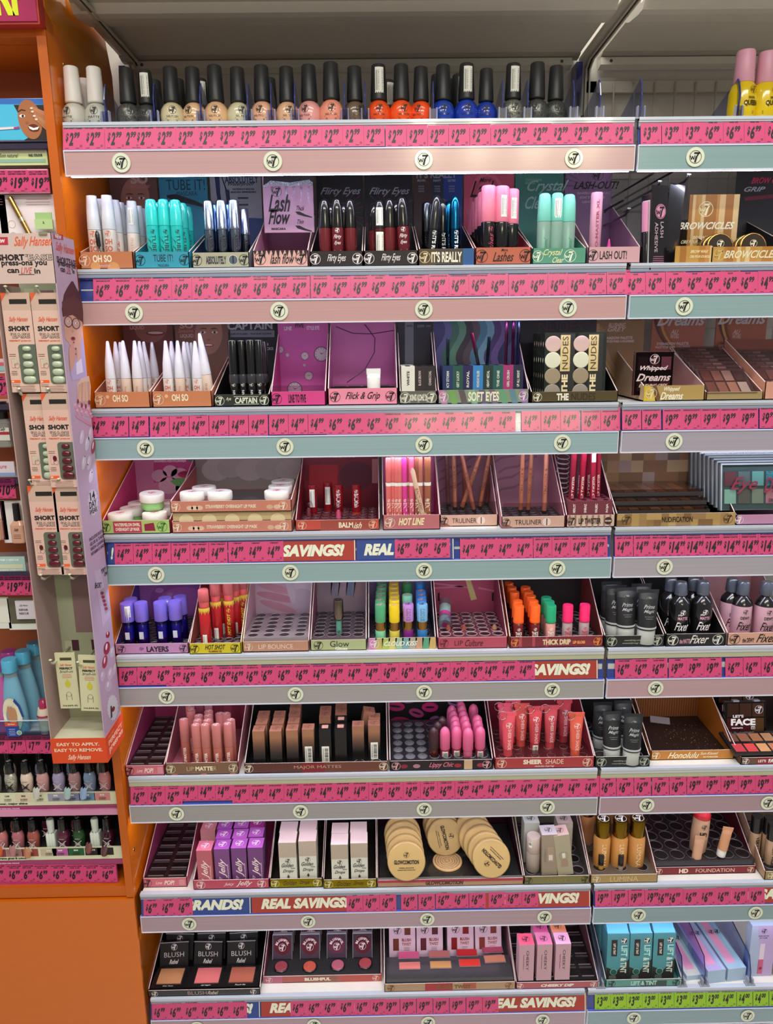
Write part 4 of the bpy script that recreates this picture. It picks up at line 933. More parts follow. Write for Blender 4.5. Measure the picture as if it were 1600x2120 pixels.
# ------------------------------------------------------------------ builders for displays and products
class Ctx: pass
PREV = {}
def cdu(lab, row, pxl, pxr, pyb=None, hl=.026, depth=.18, sh=.09, bh=.17, out='C06050p', inn=None, front=None, Y=None, txts=(), logos=(), header=None, sidek=None, hk=None, art=None, tray=None, grp=None, w=None, floor=None, rz=0, stack=False):
    z = D[row]
    if Y is None: Y = .010 if row < 3 else max(.008, atz((pxl + pxr) / 2, pyb, z)[1])
    pm = {0: 235, 1: 540, 2: 822}.get(row, pyb)
    c = Ctx(); c.x0 = max(at(pxl, pm, Y)[0], -.0055); c.x1 = at(pxr, pm, Y)[0]
    if w: c.x1 = c.x0 + w
    pv = PREV.get(row)
    if pv and Y is not None and not stack and 0 < pv[1] - c.x0 < .03: c.x0 = pv[1] + .0003
    PREV[row] = (c.x0, c.x1)
    c.w = c.x1 - c.x0 - .001; c.Y = Y; c.z = z + .0006 + (.0015 if Y < .014 else 0); c.d = min(depth, YB - .012 - Y); c.bh = bh; c.row = row; c.hl = hl
    inn = inn or out; front = front or out
    t = thing('display_box', lab, 'display box', (c.x0, Y, c.z), (0, 0, rz), grp); c.root = t
    w = c.w; T_ = .0012; d = c.d
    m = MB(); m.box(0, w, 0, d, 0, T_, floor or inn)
    part('base', m, t)
    m = MB(); m.box(0, w, 0, T_, 0, hl, out, kf=front, kt='E8D8D4p')
    for tx in txts:
        s, fx, fz, fw, fh, k = tx[:6]; m.fit(s, fw * w, fh * hl, fx * w, fz * hl, k, st=tx[6] if len(tx) > 6 else 'B', y=-.0004, res=3)
    for lg in logos: m.logo(lg[1] * hl if len(lg) > 1 and lg[1] else .33 * hl, lg[0] * w, .5 * hl, lg[2] if len(lg) > 2 else '201814p', y=-.0004)
    if art: art(m, w, hl)
    part('front_panel', m, t)
    for s in (0, 1):
        m = MB(); x = 0 if s == 0 else w - T_
        pts = [(0, hl), (.006, hl), (d, sh), (d, 0), (0, 0)]
        m.slab([(x, a, b) for a, b in pts], (T_, 0, 0), sidek or out)
        xi = T_ + .0002 if s == 0 else w - T_ - .0002
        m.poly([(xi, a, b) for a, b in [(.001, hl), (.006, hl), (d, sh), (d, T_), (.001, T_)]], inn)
        m.slab([(x - .0001, a, b) for a, b in [(.004, hl - .0004), (d, sh - .0004), (d, sh + .0004), (.004, hl + .0004)]], (T_ + .0003, 0, 0), 'E4CCC8p')
        part('side_panel', m, t)
    m = MB(); m.box(0, w, d, d + T_, 0, bh, hk or inn)
    if header: header(m, c)
    part('header_card', m, t)
    if tray:
        nx, ny, th, r = tray[:4]; col = tray[4] if len(tray) > 4 else '3C3236g'; d1 = tray[5] if len(tray) > 5 else d - .004
        m = MB(); m.box(.002, w - .002, .003, d1, .002, th, col)
        px_, py_ = (w - .006) / nx, (d1 - .008) / ny
        for i in range(nx):
            for j in range(ny):
                cx, cy = .003 + px_ * (i + .5), .006 + py_ * (j + .5)
                if r > 0:
                    m.lathe([(r, th + .0001), (r + .0006, th + .0014), (r - .0008, th + .0016), (r - .001, th + .0002)], tray[6] if len(tray) > 6 else '6E676Eg', 16, cx=cx, cy=cy, cap=False)
                    m.lathe([(r - .001, th + .0003), (0.0001, th + .0003)], '1A1618g', 14, cx=cx, cy=cy, cap=False)
                else:
                    a, b = px_ * .40, py_ * .36
                    m.box(cx - a, cx + a, cy - b, cy + b, th, th + .0004, '161012g'); m.box(cx - a, cx + a, cy + b, cy + b + .0012, th, th + .003, '5A4A50g'); m.box(cx - a * .95, cx + a * .95, cy - b, cy - b + .001, th, th + .002, '94848Ag')
        part('insert_tray', m, t, 'clear tray with empty %s' % ('round wells' if r > 0 else 'square wells'))
    return c
def hx(c, px, py):
    x, z = at(px, py, c.Y + c.d); return x - c.x0, z - c.z
def ht(m, c, s, px, py, wp, hp, k, st='B', e=.0006, res=3):
    a = hx(c, px - wp / 2, py); b = hx(c, px + wp / 2, py); q = hx(c, px, py - hp / 2)[1] - hx(c, px, py + hp / 2)[1]
    m.fit(s, b[0] - a[0], q, (a[0] + b[0]) / 2, a[1], k, y=c.d - e, st=st, res=res)
def hp(m, c, pts, k, e=.0003):
    q = [hx(c, *p) for p in pts]; q = [(min(max(a, 0), c.w), min(max(b, 0), c.bh)) for a, b in q]
    m.poly([(a, c.d - e, b) for a, b in q], k)
def he(m, c, cx, cy, rx, ry, k, e=.0003, n=20, rot=0):
    hp(m, c, [(cx + rx * math.cos(2 * pi * i / n) * math.cos(rot) - ry * math.sin(2 * pi * i / n) * math.sin(rot), cy + rx * math.cos(2 * pi * i / n) * math.sin(rot) + ry * math.sin(2 * pi * i / n) * math.cos(rot)) for i in range(n)], k, e)
def T(s, w, h, z, k, R, st='B', o='h', a0=0.0, x=0): return lambda m: m.fit(s, w * .001, h * .001, x * .001, z * .001, k, R=R * .001, st=st, o=o, a0=a0)
def LG(r, z, k, R, a0=0.0): return lambda m: m.logo(r * .001, 0, z * .001, k, R=R * .001, a0=a0)
def BC(w, h, z, R, o='v', a0=0.0): return lambda m: m.barcode(w * .001, h * .001, 0, z * .001, R=R * .001, o=o, a0=a0)
def LN(w, n, z, dz, k, R):
    def f(m):
        for i in range(n):
            a = w * .0005; q = [(-a, 0), (a, 0), (a, .0005), (-a, .0005)]; rr = R * .001
            m.poly([(rr * math.sin(u / rr), -rr * math.cos(u / rr), z * .001 - i * dz * .001 + v) for u, v in q], k)
    return f
def lk(*parts):
    def b(root):
        for p in parts:
            name, prof, k = p[:3]; m = MB()
            kw = {}; fs = []
            for e in p[3:]:
                if isinstance(e, dict): kw = e
                else: fs.append(e)
            nn = kw.get('n', 18)
            m.lathe([(a * .001, z * .001) for a, z in prof], k, nn, ex=kw.get('ex', 1), ey=kw.get('ey', 1))
            for f in fs: f(m)
            part(name, m, root, kw.get('label'))
    return b
def put(c, key, name, b, H, tops, zo, desc, cat, grp, tol=.014, keys=None, mg=.0155):
    """tops: (px, py[, Y][, rot]); on the lower shelves the depth follows from the height"""
    items = []; SC_ = 1.0
    if c.row >= 3:                                      # the front row must clear the front panel
        for tp in tops:
            y = atz(tp[0], tp[1], c.z + zo + H)[1]
            if y < c.Y + mg: SC_ = min(SC_, (at(tp[0], tp[1], c.Y + mg)[1] - c.z - zo) / H)
    for i, tp in enumerate(tops):
        px, py = tp[:2]; zb = c.z + zo
        if c.row < 3:
            Y = tp[2]; x, zt = at(px, py, Y); sc = (zt - zb) / H; rot = tp[3] if len(tp) > 3 else None
        else:
            x, Y = atz(px, py, zb + H * SC_); sc = SC_; rot = tp[2] if len(tp) > 2 else None
        if rot: x += -math.sin(rot[1]) * H; Y += math.sin(rot[0]) * H
        if hasattr(c, 'x0') and c.x1 > c.x0:
            x = min(max(x, c.x0 + .008), c.x1 - .009); Y = min(max(Y, c.Y + .009), c.Y + c.d - .006)
        it = [x, Y, zb, rot, sc]
        if keys: it += [keys[i][0], keys[i][1]]
        else: it += [key, b]
        items.append(tuple(it))
    return batch(key, name, b, items, desc, cat, grp, tol)
W_ = 'F2EEE8p'; K_ = '151214p'

# ------------------------------------------------------------------ row 1: nail polish
def polish(col, cap='26282As', mark='161616p', st=False, word='NAIL POLISH', mt='g'):
    parts = [('bottle', [(15.5, 0), (17.5, 1.5), (18.3, 8), (18.3, 14), (17, 21), (13.5, 27), (9, 30.5), (8.5, 32)], col + mt, LG(5.6, 18.5, mark, 18.7, .05), T(word, 17, 3, 9.6, mark, 18.7, 'n'), LN(20, 1, 6.6, 1, mark, 18.7), LN(16, 2, 4.6, 1.4, mark, 18.7), {'n': 28}),
             ('cap', [(10.6, 31), (12.2, 32), (12.2, 33), (10.2, 78), (9, 79.5)], cap, {'n': 24}) + ((BC(13, 34, 57, 11.9, 'v', .1),) if st else ())]
    return lk(*parts)
cr = Ctx(); cr.row = 0; cr.z = D[0] + .0006; cr.x0 = cr.x1 = 0
def pol(lst, desc, grp):
    for i, (px, py, col, Y, st, nm) in enumerate(lst):
        x, zt = at(px, py, Y); zb = D[0] + .0008; sc = (zt - zb) / .0795
        cap = 'E6E2DEs' if ('frosted' in nm) else '26282As'
        mt = 'x' if 'glitter' in nm else 'g'
        col2 = col; word = 'MATTE' if ('frosted' in nm) else 'NAIL POLISH'
        if ('frosted' in nm): mt = 's'
        inst('pol' + col + str(st), 'nail_polish_bottle', polish(col2, cap, '1A1A1Ap', st, word, mt), (x, Y, zb), (0, 0, (.18 * ((i * 7) % 5 - 2)) if not st else 0), nm + ' nail polish bottle ' + desc, 'nail polish', grp, sc)
FR = [(146, 139, 'B9B6AC', .030, 0, 'frosted white capped matte top coat'), (193, 140, 'B2B3A9', .030, 0, 'second frosted white capped matte'),
      (260, 142, '6A6A68', .030, 0, 'smoky grey glitter'), (299, 147, '58585A', .032, 1, 'dark glitter barcoded'), (351, 140, 'CFC4A0', .030, 0, 'cream'), (397, 141, 'DDB48A', .030, 0, 'light peach'),
      (443, 137, 'E0B48C', .030, 0, 'warm peach'), (490, 141, 'CDC6A4', .030, 0, 'pale cream'), (540, 137, 'E2AC8E', .030, 0, 'rosy peach'), (592, 140, 'DEB08C', .030, 0, 'sandy peach'),
      (638, 136, 'E09C98', .030, 0, 'candy pink'), (684, 131, 'E8937C', .028, 0, 'coral'), (733, 139, '6E5A48', .030, 0, 'taupe brown'), (783, 135, 'E8501C', .030, 1, 'orange red barcoded'),
      (830, 135, 'F2541A', .030, 0, 'bright orange'), (871, 140, 'F04E18', .030, 0, 'shorter bright orange'), (917, 136, '1A3EA8', .030, 0, 'royal blue'), (966, 133, '1838A8', .030, 1, 'royal blue barcoded'),
      (1007, 144, '1436A0', .032, 0, 'deep blue'), (1063, 133, '8E8E86', .030, 1, 'silver glitter barcoded'), (1113, 131, '5E605E', .030, 0, 'dark silver glitter'), (1152, 138, '5A5C58', .032, 0, 'charcoal glitter')]
pol(FR, 'on the topmost shelf', 'nail polish in the front row of the topmost shelf')
BK = [(172, 153, 'C8BCBC', .075, 0, 'frosted hidden'), (318, 161, '3C3C40', .085, 0, 'dark'), (366, 158, 'B8A888', .08, 0, 'cream'), (413, 160, 'C89A78', .08, 1, 'peach'), (556, 158, 'D09C80', .08, 0, 'rosy'),
      (803, 167, 'C8441C', .08, 1, 'orange'), (906, 152, '1A3EA8', .07, 0, 'blue'), (941, 165, '1838A8', .085, 0, 'deep blue'), (950, 152, '1436A0', .07, 1, 'royal')]
for i, (px, py, col, Y, st, nm) in enumerate(BK):
    x, zt = at(px, py, Y); zb = D[0] + .0008
    inst('pol' + col + str(st), 'nail_polish_bottle', polish(col, 'DCD4D4s' if i == 0 else '26282As', '161616p', st), (x, Y, zb), (0, 0, .3), '%s polish bottle of the back row, behind the front bottles, %s' % (nm, ORD[i]), 'nail polish', 'nail polish in the back row of the topmost shelf', min(1.05, (zt - zb) / .0795))
queen = lk(('bottle', [(19, 0), (21, 2), (21.5, 20), (21, 40), (18.5, 50), (14.5, 55)], 'E8C80Cg', {'n': 30}, LG(6, 42, '8A5A0Cp', 22, .35), T('SKIN', 11, 3.5, 30, '4A3A08p', 22.2, 'b', a0=.25), T('QUEEN', 24, 9, 22, '4A3A08p', 22.2, 'B', a0=.25), LN(22, 3, 11, 1.8, '4A3A08p', 22.2)),
           ('cap', [(15, 55), (15.5, 56), (14.2, 98), (13, 101)], 'E0A0B8s', {'n': 26}))
for i, (px, py) in enumerate(((1545, 106), (1590, 109))):
    x, zt = at(px, py, .035); inst('queen', 'nail_remover_bottle', queen, (x, .035, D[0] + .0008), (0, 0, 0), ('first' if i == 0 else 'second') + ' yellow bottle with pink cap at the right end of the topmost shelf', 'remover bottle', 'yellow bottles with pink caps', (zt - D[0] - .0008) / .101)

# ------------------------------------------------------------------ row 2: mascaras
def facehdr(c, m, cx, cy, s, skin='A87A68p', y0=0):
    he(m, c, cx, cy, 30 * s, 46 * s, skin, .0003, 24)
    for sx in (-1, 1):
        he(m, c, cx + sx * 13 * s, cy - 2, 6.5 * s, 2.6 * s, 'E8DED6p', .0005); he(m, c, cx + sx * 13 * s, cy - 2, 2.6 * s, 2.6 * s, '3A2A22p', .0007)
        hp(m, c, [(cx + sx * 5 * s, cy - 11 * s), (cx + sx * 14 * s, cy - 12 * s), (cx + sx * 22 * s, cy - 8 * s), (cx + sx * 14 * s, cy - 9.6 * s), (cx + sx * 5 * s, cy - 8.6 * s)], '4A342Ap', .0005)
    he(m, c, cx, cy + 14 * s, 4 * s, 3 * s, '96685Ap', .0005)
    he(m, c, cx, cy + 26 * s, 11 * s, 3.6 * s, '8A3C3Cp', .0005); he(m, c, cx, cy + 25.5 * s, 8.5 * s, 1.8 * s, 'EEE8E2p', .0007)
def h_ohso(m, c): facehdr(c, m, 280, 412, 1.0); ht(m, c, 'SO', 288, 371, 36, 20, 'C8A8A0p'); ht(m, c, 'Sensitive', 289, 385, 44, 10, 'C08478p', 'S', .0008)
LGc = lambda k: [(.09, .33, k), (.91, .33, k)]
c = cdu('orange brown display box of white mascaras, leftmost on the second shelf', 1, 166, 277, hl=.027, sh=.08, bh=.185, out='C8745Cp', inn='D08468p', front='B8714Ap', hk='6A4A42p', txts=[('OH SO', .42, .6, .36, .42, 'E8DCC0p', 'C'), ('sensitive', .45, .2, .22, .16, 'D8A898p', 'S')], logos=[(.085, .34, 'E4C4ACp')], header=h_ohso,
        art=lambda m, w, h: (m.disc(.008, -.0002, 'C98E5Cp', w * .28, .004), m.disc(.010, -.0002, 'C98E5Cp', w * .62, .001)))
ohso = lk(('tube', [(10, 0), (11, 1), (11, 62)], 'D8D4D0g', LG(5, 56, 'C86A50p', 11.3), T('OH', 13, 9, 43, 'C65A3Cp', 11.3, 'C'), T('SO', 13, 9, 32, 'C65A3Cp', 11.3, 'C'), T('sensitive', 12, 3, 24, 'C8948Cp', 11.3, 'S'), LN(12, 2, 18, 2.4, 'D08C78p', 11.3)),
          ('cap', [(11, 62.5), (11.2, 64), (10.4, 90), (8.6, 112), (8.2, 116)], 'CCD2DAg'))
ohsob = lk(('tube', [(10, 0), (11, 1), (11, 62)], 'E2D6D0g', T('mascara', 40, 5, 34, 'D0A898p', 11.3, 'n', 'v'), LN(12, 6, 54, 5, 'D8B4A8p', 11.3)), ('cap', [(11, 62.5), (11.2, 64), (10.4, 90), (8.6, 112), (8.2, 116)], 'CCD2DAg', BC(9, 28, 90, 11.2, 'v')))
A = ('oh', ohso); B = ('ohb', ohsob)
put(c, 'oh', 'mascara_tube', ohso, .116, [(189, 406, .034), (220, 405, .034), (205, 413, .058), (236, 415, .058), (247, 420, .08), (256, 426, .10), (272, 417, .055, (0, .02, 0)), (284, 427, .085), (290, 432, .11)], .0014, 'white mascara tube in the leftmost box', 'mascara', 'white mascaras in the leftmost box', keys=[A, A, A, A, A, B, B, A, A])
brush = MB(); M_ = Matrix.Translation((0, 0, 0)); brush.lathe([(.0028, 0), (.0028, .028), (.0012, .029), (.0012, .034), (.0036, .036), (.0038, .054), (.0015, .06)], '1A1A1Eg', 12)
solo('mascara_wand', brush, 'black mascara brush standing between the two front white tubes', 'mascara brush', (at(208, 520, .021)[0], .021, c.z + .0014), (0, -.05, 0))
def h_tube(m, c):
    ht(m, c, 'TUBE IT!', 384, 383, 80, 22, '143A4Cp', 'n'); ht(m, c, 'MASCARA', 387, 401, 42, 9, '143A4Cp', 'n')
    hp(m, c, [(345, 404), (365, 402), (400, 414), (425, 425), (425, 430), (400, 424), (362, 416), (346, 410)], '10202Cp', .0005)
c = cdu('teal blue display box of turquoise mascaras on the second shelf', 1, 280, 393, hl=.026, sh=.085, bh=.185, out='2C9CB8p', inn='3AA4BCp', front='2B93ACp', hk='2A8CACp', txts=[('TUBE IT!', .52, .62, .36, .42, '0E2A38p', 'n'), ('MASCARA', .52, .18, .2, .16, '0E2A38p', 'n')], logos=LGc('0E2A38p'), header=h_tube,
        art=lambda m, w, h: [m.ring(.004 + .006 * i, .0004, -.0002, '2284A0p', w * .5, h * .5, 24) for i in range(2)])
def wavy(m):
    for k_ in (-1, 1):
        pts = []
        for i in range(13):
            z = .012 + .0035 * i; a = k_ * .5 * math.sin(i * .9) - .9 * 0
            R = .0114; pts.append((R * math.sin(a * .8 - .55), -R * math.cos(a * .8 - .55), z))
        for p, q in zip(pts, pts[1:]): m.poly([p, (p[0] + .001, p[1], p[2] + .0012), (q[0] + .001, q[1], q[2] + .0012), q], '10202Cp')
tubeit = lk(('tube', [(8.5, 0), (10, 3), (11.2, 40), (11, 72)], '22BDBAg', T('TUBE IT!', 46, 7, 34, '10202Cp', 11.6, 'n', 'v', .35), LG(4, 62, '10202Cp', 11.5, .3), wavy, {'n': 22}),
            ('cap', [(11.2, 72.5), (11.2, 76), (10.8, 98), (9, 114), (8, 116), (6, 117)], '30C8C4g', {'n': 22}))
put(c, 'tube', 'mascara_tube', tubeit, .117, [(311, 413, .03), (337, 413, .034), (362, 414, .03), (323, 420, .056), (348, 419, .058), (375, 421, .052), (386, 428, .08)], .0014, 'turquoise mascara tube in the teal box', 'mascara', 'turquoise mascaras')
def h_abs(m, c):
    ht(m, c, 'ABSOLUTELY', 500, 372, 70, 16, '2E4468p', 'C'); ht(m, c, 'Waterproof', 500, 382, 56, 10, '1C2430p', 'S')
    for i, w in ((0, 46), (1, 52)): ht(m, c, ('WATERPROOF MASCARA', 'MASCARA IMPERMEABLE'[:19])[i], 504, 392 + 6 * i, w, 4, '2A3240p', 'B')
    for i in range(3): hp(m, c, [(492, 408 + i * 14), (514, 408 + i * 14), (514, 412 + i * 14), (492, 412 + i * 14)], '3A4656p'); ht(m, c, '* * * * *', 504, 404 + i * 14, 20, 2, '3A4656p')
    hp(m, c, [(444, 362), (454, 362), (456, 400), (460, 425), (452, 425), (448, 400)], '1E2C58p', .0005); hp(m, c, [(466, 392), (474, 394), (478, 425), (470, 425)], '1E2C58p', .0005); hp(m, c, [(458, 366), (460, 366), (470, 394), (467, 394)], '14181Ep', .0006)
    hp(m, c, [(460, 448), (570, 452), (570, 520), (460, 520)], '24447Ap', .0004)
c = cdu('silver grey display box of chrome blue mascaras on the second shelf', 1, 398, 517, hl=.024, sh=.085, bh=.185, out='8C94A0p', inn='2A4A80p', front='A8A690p', hk='A2A8B0p', txts=[('ABSOLUTELY', .42, .5, .36, .52, '26303Cp', 'C')], logos=[(.08, .36, '20242Ap'), (.91, .36, '20242Ap')], header=h_abs, art=lambda m, w, h: (m.disc(.0075, -.0003, '52606Cp', w * .72, h * .5), m.ring(.0078, .0006, -.0004, 'E4E4DCp', w * .72, h * .5), m.box(w * .72 - .001, w * .72 + .001, -.0006, -.0004, h * .3, h * .75, '10141Cp')))
chrome = lk(('tube', [(8.5, 0), (9.4, 1), (9.6, 64)], '8A96ACm', T('ABSOLUTELY', 52, 6.5, 31, '10141Cp', 9.9, 'C', 'v', .35), T('Waterproof', 30, 4.5, 36, '10141Cp', 9.9, 'S', 'v', -.35)),
            ('cap', [(9.9, 64.5), (10.4, 66), (9.6, 69), (9.6, 112), (8, 114), (7, 114.5)], 'A8B6D0m'))
chromb = lk(('tube', [(8.5, 0), (9.4, 1), (9.6, 64)], '33508Cm'), ('cap', [(9.9, 64.5), (10.4, 66), (9.6, 69), (9.6, 112), (8, 114), (7, 114.5)], '4A6AA8m'))
A = ('chr', chrome); B = ('chrb', chromb)
put(c, 'chr', 'mascara_tube', chrome, .1145, [(430, 416, .03), (457, 415, .03), (483, 414, .03), (443, 423, .055), (471, 423, .055), (504, 432, .07), (494, 436, .085)], .0014, 'chrome blue mascara tube in the silver box', 'mascara', 'chrome blue mascaras', keys=[A, A, A, B, B, A, A])
# lash flow: near header card, empty box
def h_lf(m, c): pass
c = cdu('empty pink display box under the black and silver topped card, second shelf', 1, 524, 639, hl=.026, sh=.105, bh=.11, out='C89AAAp', inn='B87E9Cp', front='D8A6A0p', hk='9A6A84p', txts=[('lash flow', .53, .5, .45, .62, '181216p', 'S')], logos=[(.13, .36, '181216p'), (.87, .36, '181216p')],
        art=lambda m, w, h: [m.poly([(w * (i + .1) / 12, -.0002, h), (w * (i + .9) / 12, -.0002, h), (w * (i + .5) / 12, -.0002, h * (.72 - .12 * (i % 3)))][::-1], '241A1Cp') for i in range(12)])
Yc = .105
m = MB(); pa = at(548, 482, Yc); pb = at(647, 362, Yc); c2 = Ctx(); c2.x0 = pa[0]; c2.z = pa[1]; c2.Y = Yc; c2.d = 0; c2.w = pb[0] - pa[0]; c2.bh = .2
h_ = .125
m.box(0, c2.w, 0, .0015, 0, h_, 'CDA3C2p')
hp(m, c2, [(545, 358), (652, 358), (652, 378), (640, 372), (600, 378), (560, 374), (545, 384)], '18181Cp', .0003); hp(m, c2, [(545, 384), (560, 374), (600, 378), (640, 372), (652, 378), (652, 386), (640, 380), (600, 386), (560, 381), (545, 392)], 'B8C0CCx', .0003)
for i in range(6): hp(m, c2, [(560 + i * 15, 386), (566 + i * 15, 386), (563 + i * 15, 408 + (i % 3) * 8)][::-1], '8E7E94x', .0002)
x_, z_ = hx(c2, 573, 397); m.logo(.0085, x_, z_, '1A161Ap', y=-.0005)
ht(m, c2, 'Lash', 578, 421, 46, 36, '16121Ap', 'I', .0005); ht(m, c2, 'Flow', 578, 450, 46, 30, '16121Ap', 'I', .0005); ht(m, c2, 'MASCARA', 577, 474, 30, 5, '16121Ap', 'B', .0005); ht(m, c2, 'Thick', 622, 431, 17, 10, '16121Ap', 'S', .0005); ht(m, c2, 'Thin', 622, 459, 14, 9, '16121Ap', 'S', .0005)
for y in (441, 470): hp(m, c2, [(611, y - 3), (620, y - 3), (632, y + 3), (646, y + 8), (646, y + 10), (630, y + 7), (616, y + 3)], '16121Ap', .0005)
o = part('header_card', m, c.root, 'lilac pink card with black script and silver drips', loc=(c2.x0 - c.x0, Yc - c.Y, c2.z - c.z))
def starhdr(pxc):
    def f(m, c):
        rr = random.Random(pxc)
        for i in range(26):
            a = 2 * pi * i / 26; r0, r1 = rr.uniform(18, 26), rr.uniform(40, 60); cx, cy = pxc, 440
            hp(m, c, [(cx + r0 * math.cos(a), cy + r0 * math.sin(a)), (cx + r1 * math.cos(a - .012), cy + r1 * math.sin(a - .012)), (cx + r1 * math.cos(a + .012), cy + r1 * math.sin(a + .012))], '7A1E2Cp' if i % 2 else '5A5258p', .0002)
        ht(m, c, 'Flirty Eyes', pxc, 398, 84, 19, 'A6A6B2p', 'S')
    return f
flirt = lk(('tube', [(7.5, 0), (9.6, 3), (10.8, 45), (10.6, 64)], '6A1E28g', LG(4, 59, 'E8E4E4p', 11, 0), T('Flirty', 15, 8, 48, 'E8E4E4p', 11, 'S'), T('Eyes', 12, 7, 38, 'E8E4E4p', 11, 'S'), LN(13, 4, 26, 2.4, 'C8A8A8p', 11), {'n': 20}),
           ('cap', [(10.8, 64.5), (10.8, 68), (9.6, 92), (7.4, 108), (4.5, 111), (2, 112)], '121214g', {'n': 20}))
flirtb = lk(('tube', [(7.5, 0), (9.6, 3), (10.8, 45), (10.6, 64)], '6A1E24g'), ('cap', [(10.8, 64.5), (10.8, 68), (9.6, 92), (7.4, 108), (4.5, 111), (2, 112)], '141416g'))
flirts = lk(('tube', [(7.5, 0), (9.6, 3), (10.8, 45), (10.6, 64)], '4A1A1Eg', BC(14, 40, 38, 11, 'v')), ('cap', [(10.8, 64.5), (10.8, 68), (9.6, 92), (7.4, 108), (4.5, 111), (2, 112)], '1E1E20g', BC(13, 30, 84, 10.9, 'v')))
A = ('fl', flirt); B = ('flb', flirtb); C_ = ('fls', flirts)
c = cdu('left of two black display boxes of black and crimson mascaras', 1, 643, 752, hl=.024, sh=.085, bh=.185, out='1E1418p', inn='2A0E18p', front='1A1214p', hk='0E0C10p', txts=[('Flirty Eyes', .5, .5, .36, .6, 'D8D0D0p', 'S')], logos=[(.09, .36, 'E8E0E0p'), (.9, .36, 'E8E0E0p')], header=starhdr(705), sidek='7A1826p')
put(c, 'fl', 'mascara_tube', flirt, .112, [(671, 413, .032), (697, 411, .030), (724, 413, .034), (684, 422, .06), (711, 420, .06)], .0014, 'black and crimson mascara tube in left black box', 'mascara', 'crimson mascaras in the left black box', keys=[B, A, B, B, B])
c = cdu('right of two black display boxes of black and crimson mascaras', 1, 754, 866, hl=.024, sh=.085, bh=.185, out='1E1418p', inn='2A0E18p', front='1A1214p', hk='0E0C10p', txts=[('Flirty Eyes', .5, .5, .36, .6, 'D8D0D0p', 'S')], logos=[(.09, .36, 'E8E0E0p'), (.9, .36, 'E8E0E0p')], header=starhdr(806), sidek='7A1826p')
put(c, 'fl', 'mascara_tube', flirt, .112, [(785, 415, .034), (806, 412, .034), (831, 408, .030, (0, -.04, 0)), (774, 421, .058), (820, 416, .056)], .0014, 'black and crimson mascara tube in right black box', 'mascara', 'crimson mascaras in the right black box', keys=[C_, B, A, B, B])
def h_ir(m, c):
    hp(m, c, [(855, 350), (893, 350), (893, 500), (855, 500)], '3C2A20p', .0003); hp(m, c, [(893, 350), (918, 350), (918, 500), (893, 500)], '16283Ep', .0003); hp(m, c, [(918, 350), (958, 350), (958, 500), (918, 500)], '123A88p', .0003)
    ht(m, c, "IT'S REALLY", 904, 362, 84, 15, '8C9098p', 'C')
    for x, t_ in ((872, 'BROWN'), (905, 'NAVY'), (935, 'ELECTRIC')): ht(m, c, t_, x, 374, 16, 5, '98A0A8p', 'C'); [ht(m, c, 'COLOUR', x, 386 + 5 * i, 12, 3, '8890A0p', 'C') for i in range(3)]
c = cdu('brown and blue display box of black and blue mascaras, second shelf', 1, 868, 982, hl=.026, sh=.085, bh=.185, out='2A2430p', inn='1A1C28p', front='3E3A34p', hk='1A1C28p', txts=[("IT'S REALLY", .5, .5, .56, .66, 'E8E2CCp', 'C')], logos=[(.1, .36, 'D8C8A0p')], header=h_ir, art=lambda m, w, h: (m.box(0, w * .3, -.0002, 0, 0, h, '4A3A1Cp'), m.box(w * .8, w, -.0002, 0, 0, h, '24548Cp')))
def slant(cap, body, tx):
    return lk(('tube', [(8, 0), (9.8, 2), (10.2, 60)], body, LG(4, 54, 'E0E4E8p', 10.5, .2), T("IT'S REALLY", 46, 7, 26, tx, 10.5, 'C', 'v', .2)), ('cap', [(10.3, 60.5), (10, 80), (8.4, 104), (5.5, 114), (2.5, 116)], cap))
A = ('irk', slant('1C1E24g', '15161Ag', 'E4E6E8p')); B = ('irb', slant('1E6C9Cm', '1C4C78m', 'E4F0F4p')); C_ = ('irs', lk(('tube', [(8, 0), (9.8, 2), (9.8, 60)], '2A3038m', LN(8, 3, 50, 4, '8A9098p', 10.1)), ('cap', [(10, 60.5), (9.6, 108), (7, 112)], '4A5058m')))
put(c, 'ir', 'mascara_tube', A[1], .116, [(905, 404, .03, (0, .10, 0)), (942, 405, .032), (884, 414, .05), (930, 414, .058), (916, 412, .06)], .0014, 'dark slanted cap mascara in the brown blue box', 'mascara', 'black and blue mascaras', keys=[A, B, C_, B, A])
def h_la(m, c):
    for i in range(5): he(m, c, 1008, 412, 36 - i * 6, 56 - i * 9, ('D8607Cp', 'C04868p')[i % 2], .0002 + .0001 * i)
    ht(m, c, 'More', 1004, 373, 24, 10, '1A1014p', 'S', .0012); ht(m, c, 'Lashes', 1012, 392, 78, 34, '1A1014p', 'S', .0012)
c = cdu('coral pink display box of pink capped mascaras, second shelf', 1, 984, 1100, hl=.027, sh=.085, bh=.185, out='B84A5Cp', inn='BC5068p', front='B8604Ap', hk='C8506Cp', txts=[('Lashes', .5, .45, .38, .55, '1E100Ep', 'S'), ('More', .52, .85, .12, .16, '1E100Ep', 'S')], logos=[(.11, .38, '30100Ep'), (.9, .38, '30100Ep')], header=h_la)
pinkm = lk(('tube', [(9.5, 0), (10.6, 1), (10.8, 58), (10.2, 60)], '121014g', T('Lashes', 36, 8, 26, 'B04058p', 11.1, 'S', 'u', .3), LG(3.4, 50, 'B04058p', 11.1, .3)),
           ('cap', [(11, 60), (11.4, 61), (10.9, 108), (9.5, 110), (8.5, 110.5)], 'E8809Cs', {'n': 24}))
pinkb = lk(('tube', [(9.5, 0), (10.6, 1), (10.8, 58), (10.2, 60)], '121014g'), ('cap', [(11, 60), (11.4, 61), (10.9, 108), (9.5, 110), (8.5, 110.5)], 'E8809Cs', BC(9, 30, 82, 11.4, 'v', .2)))
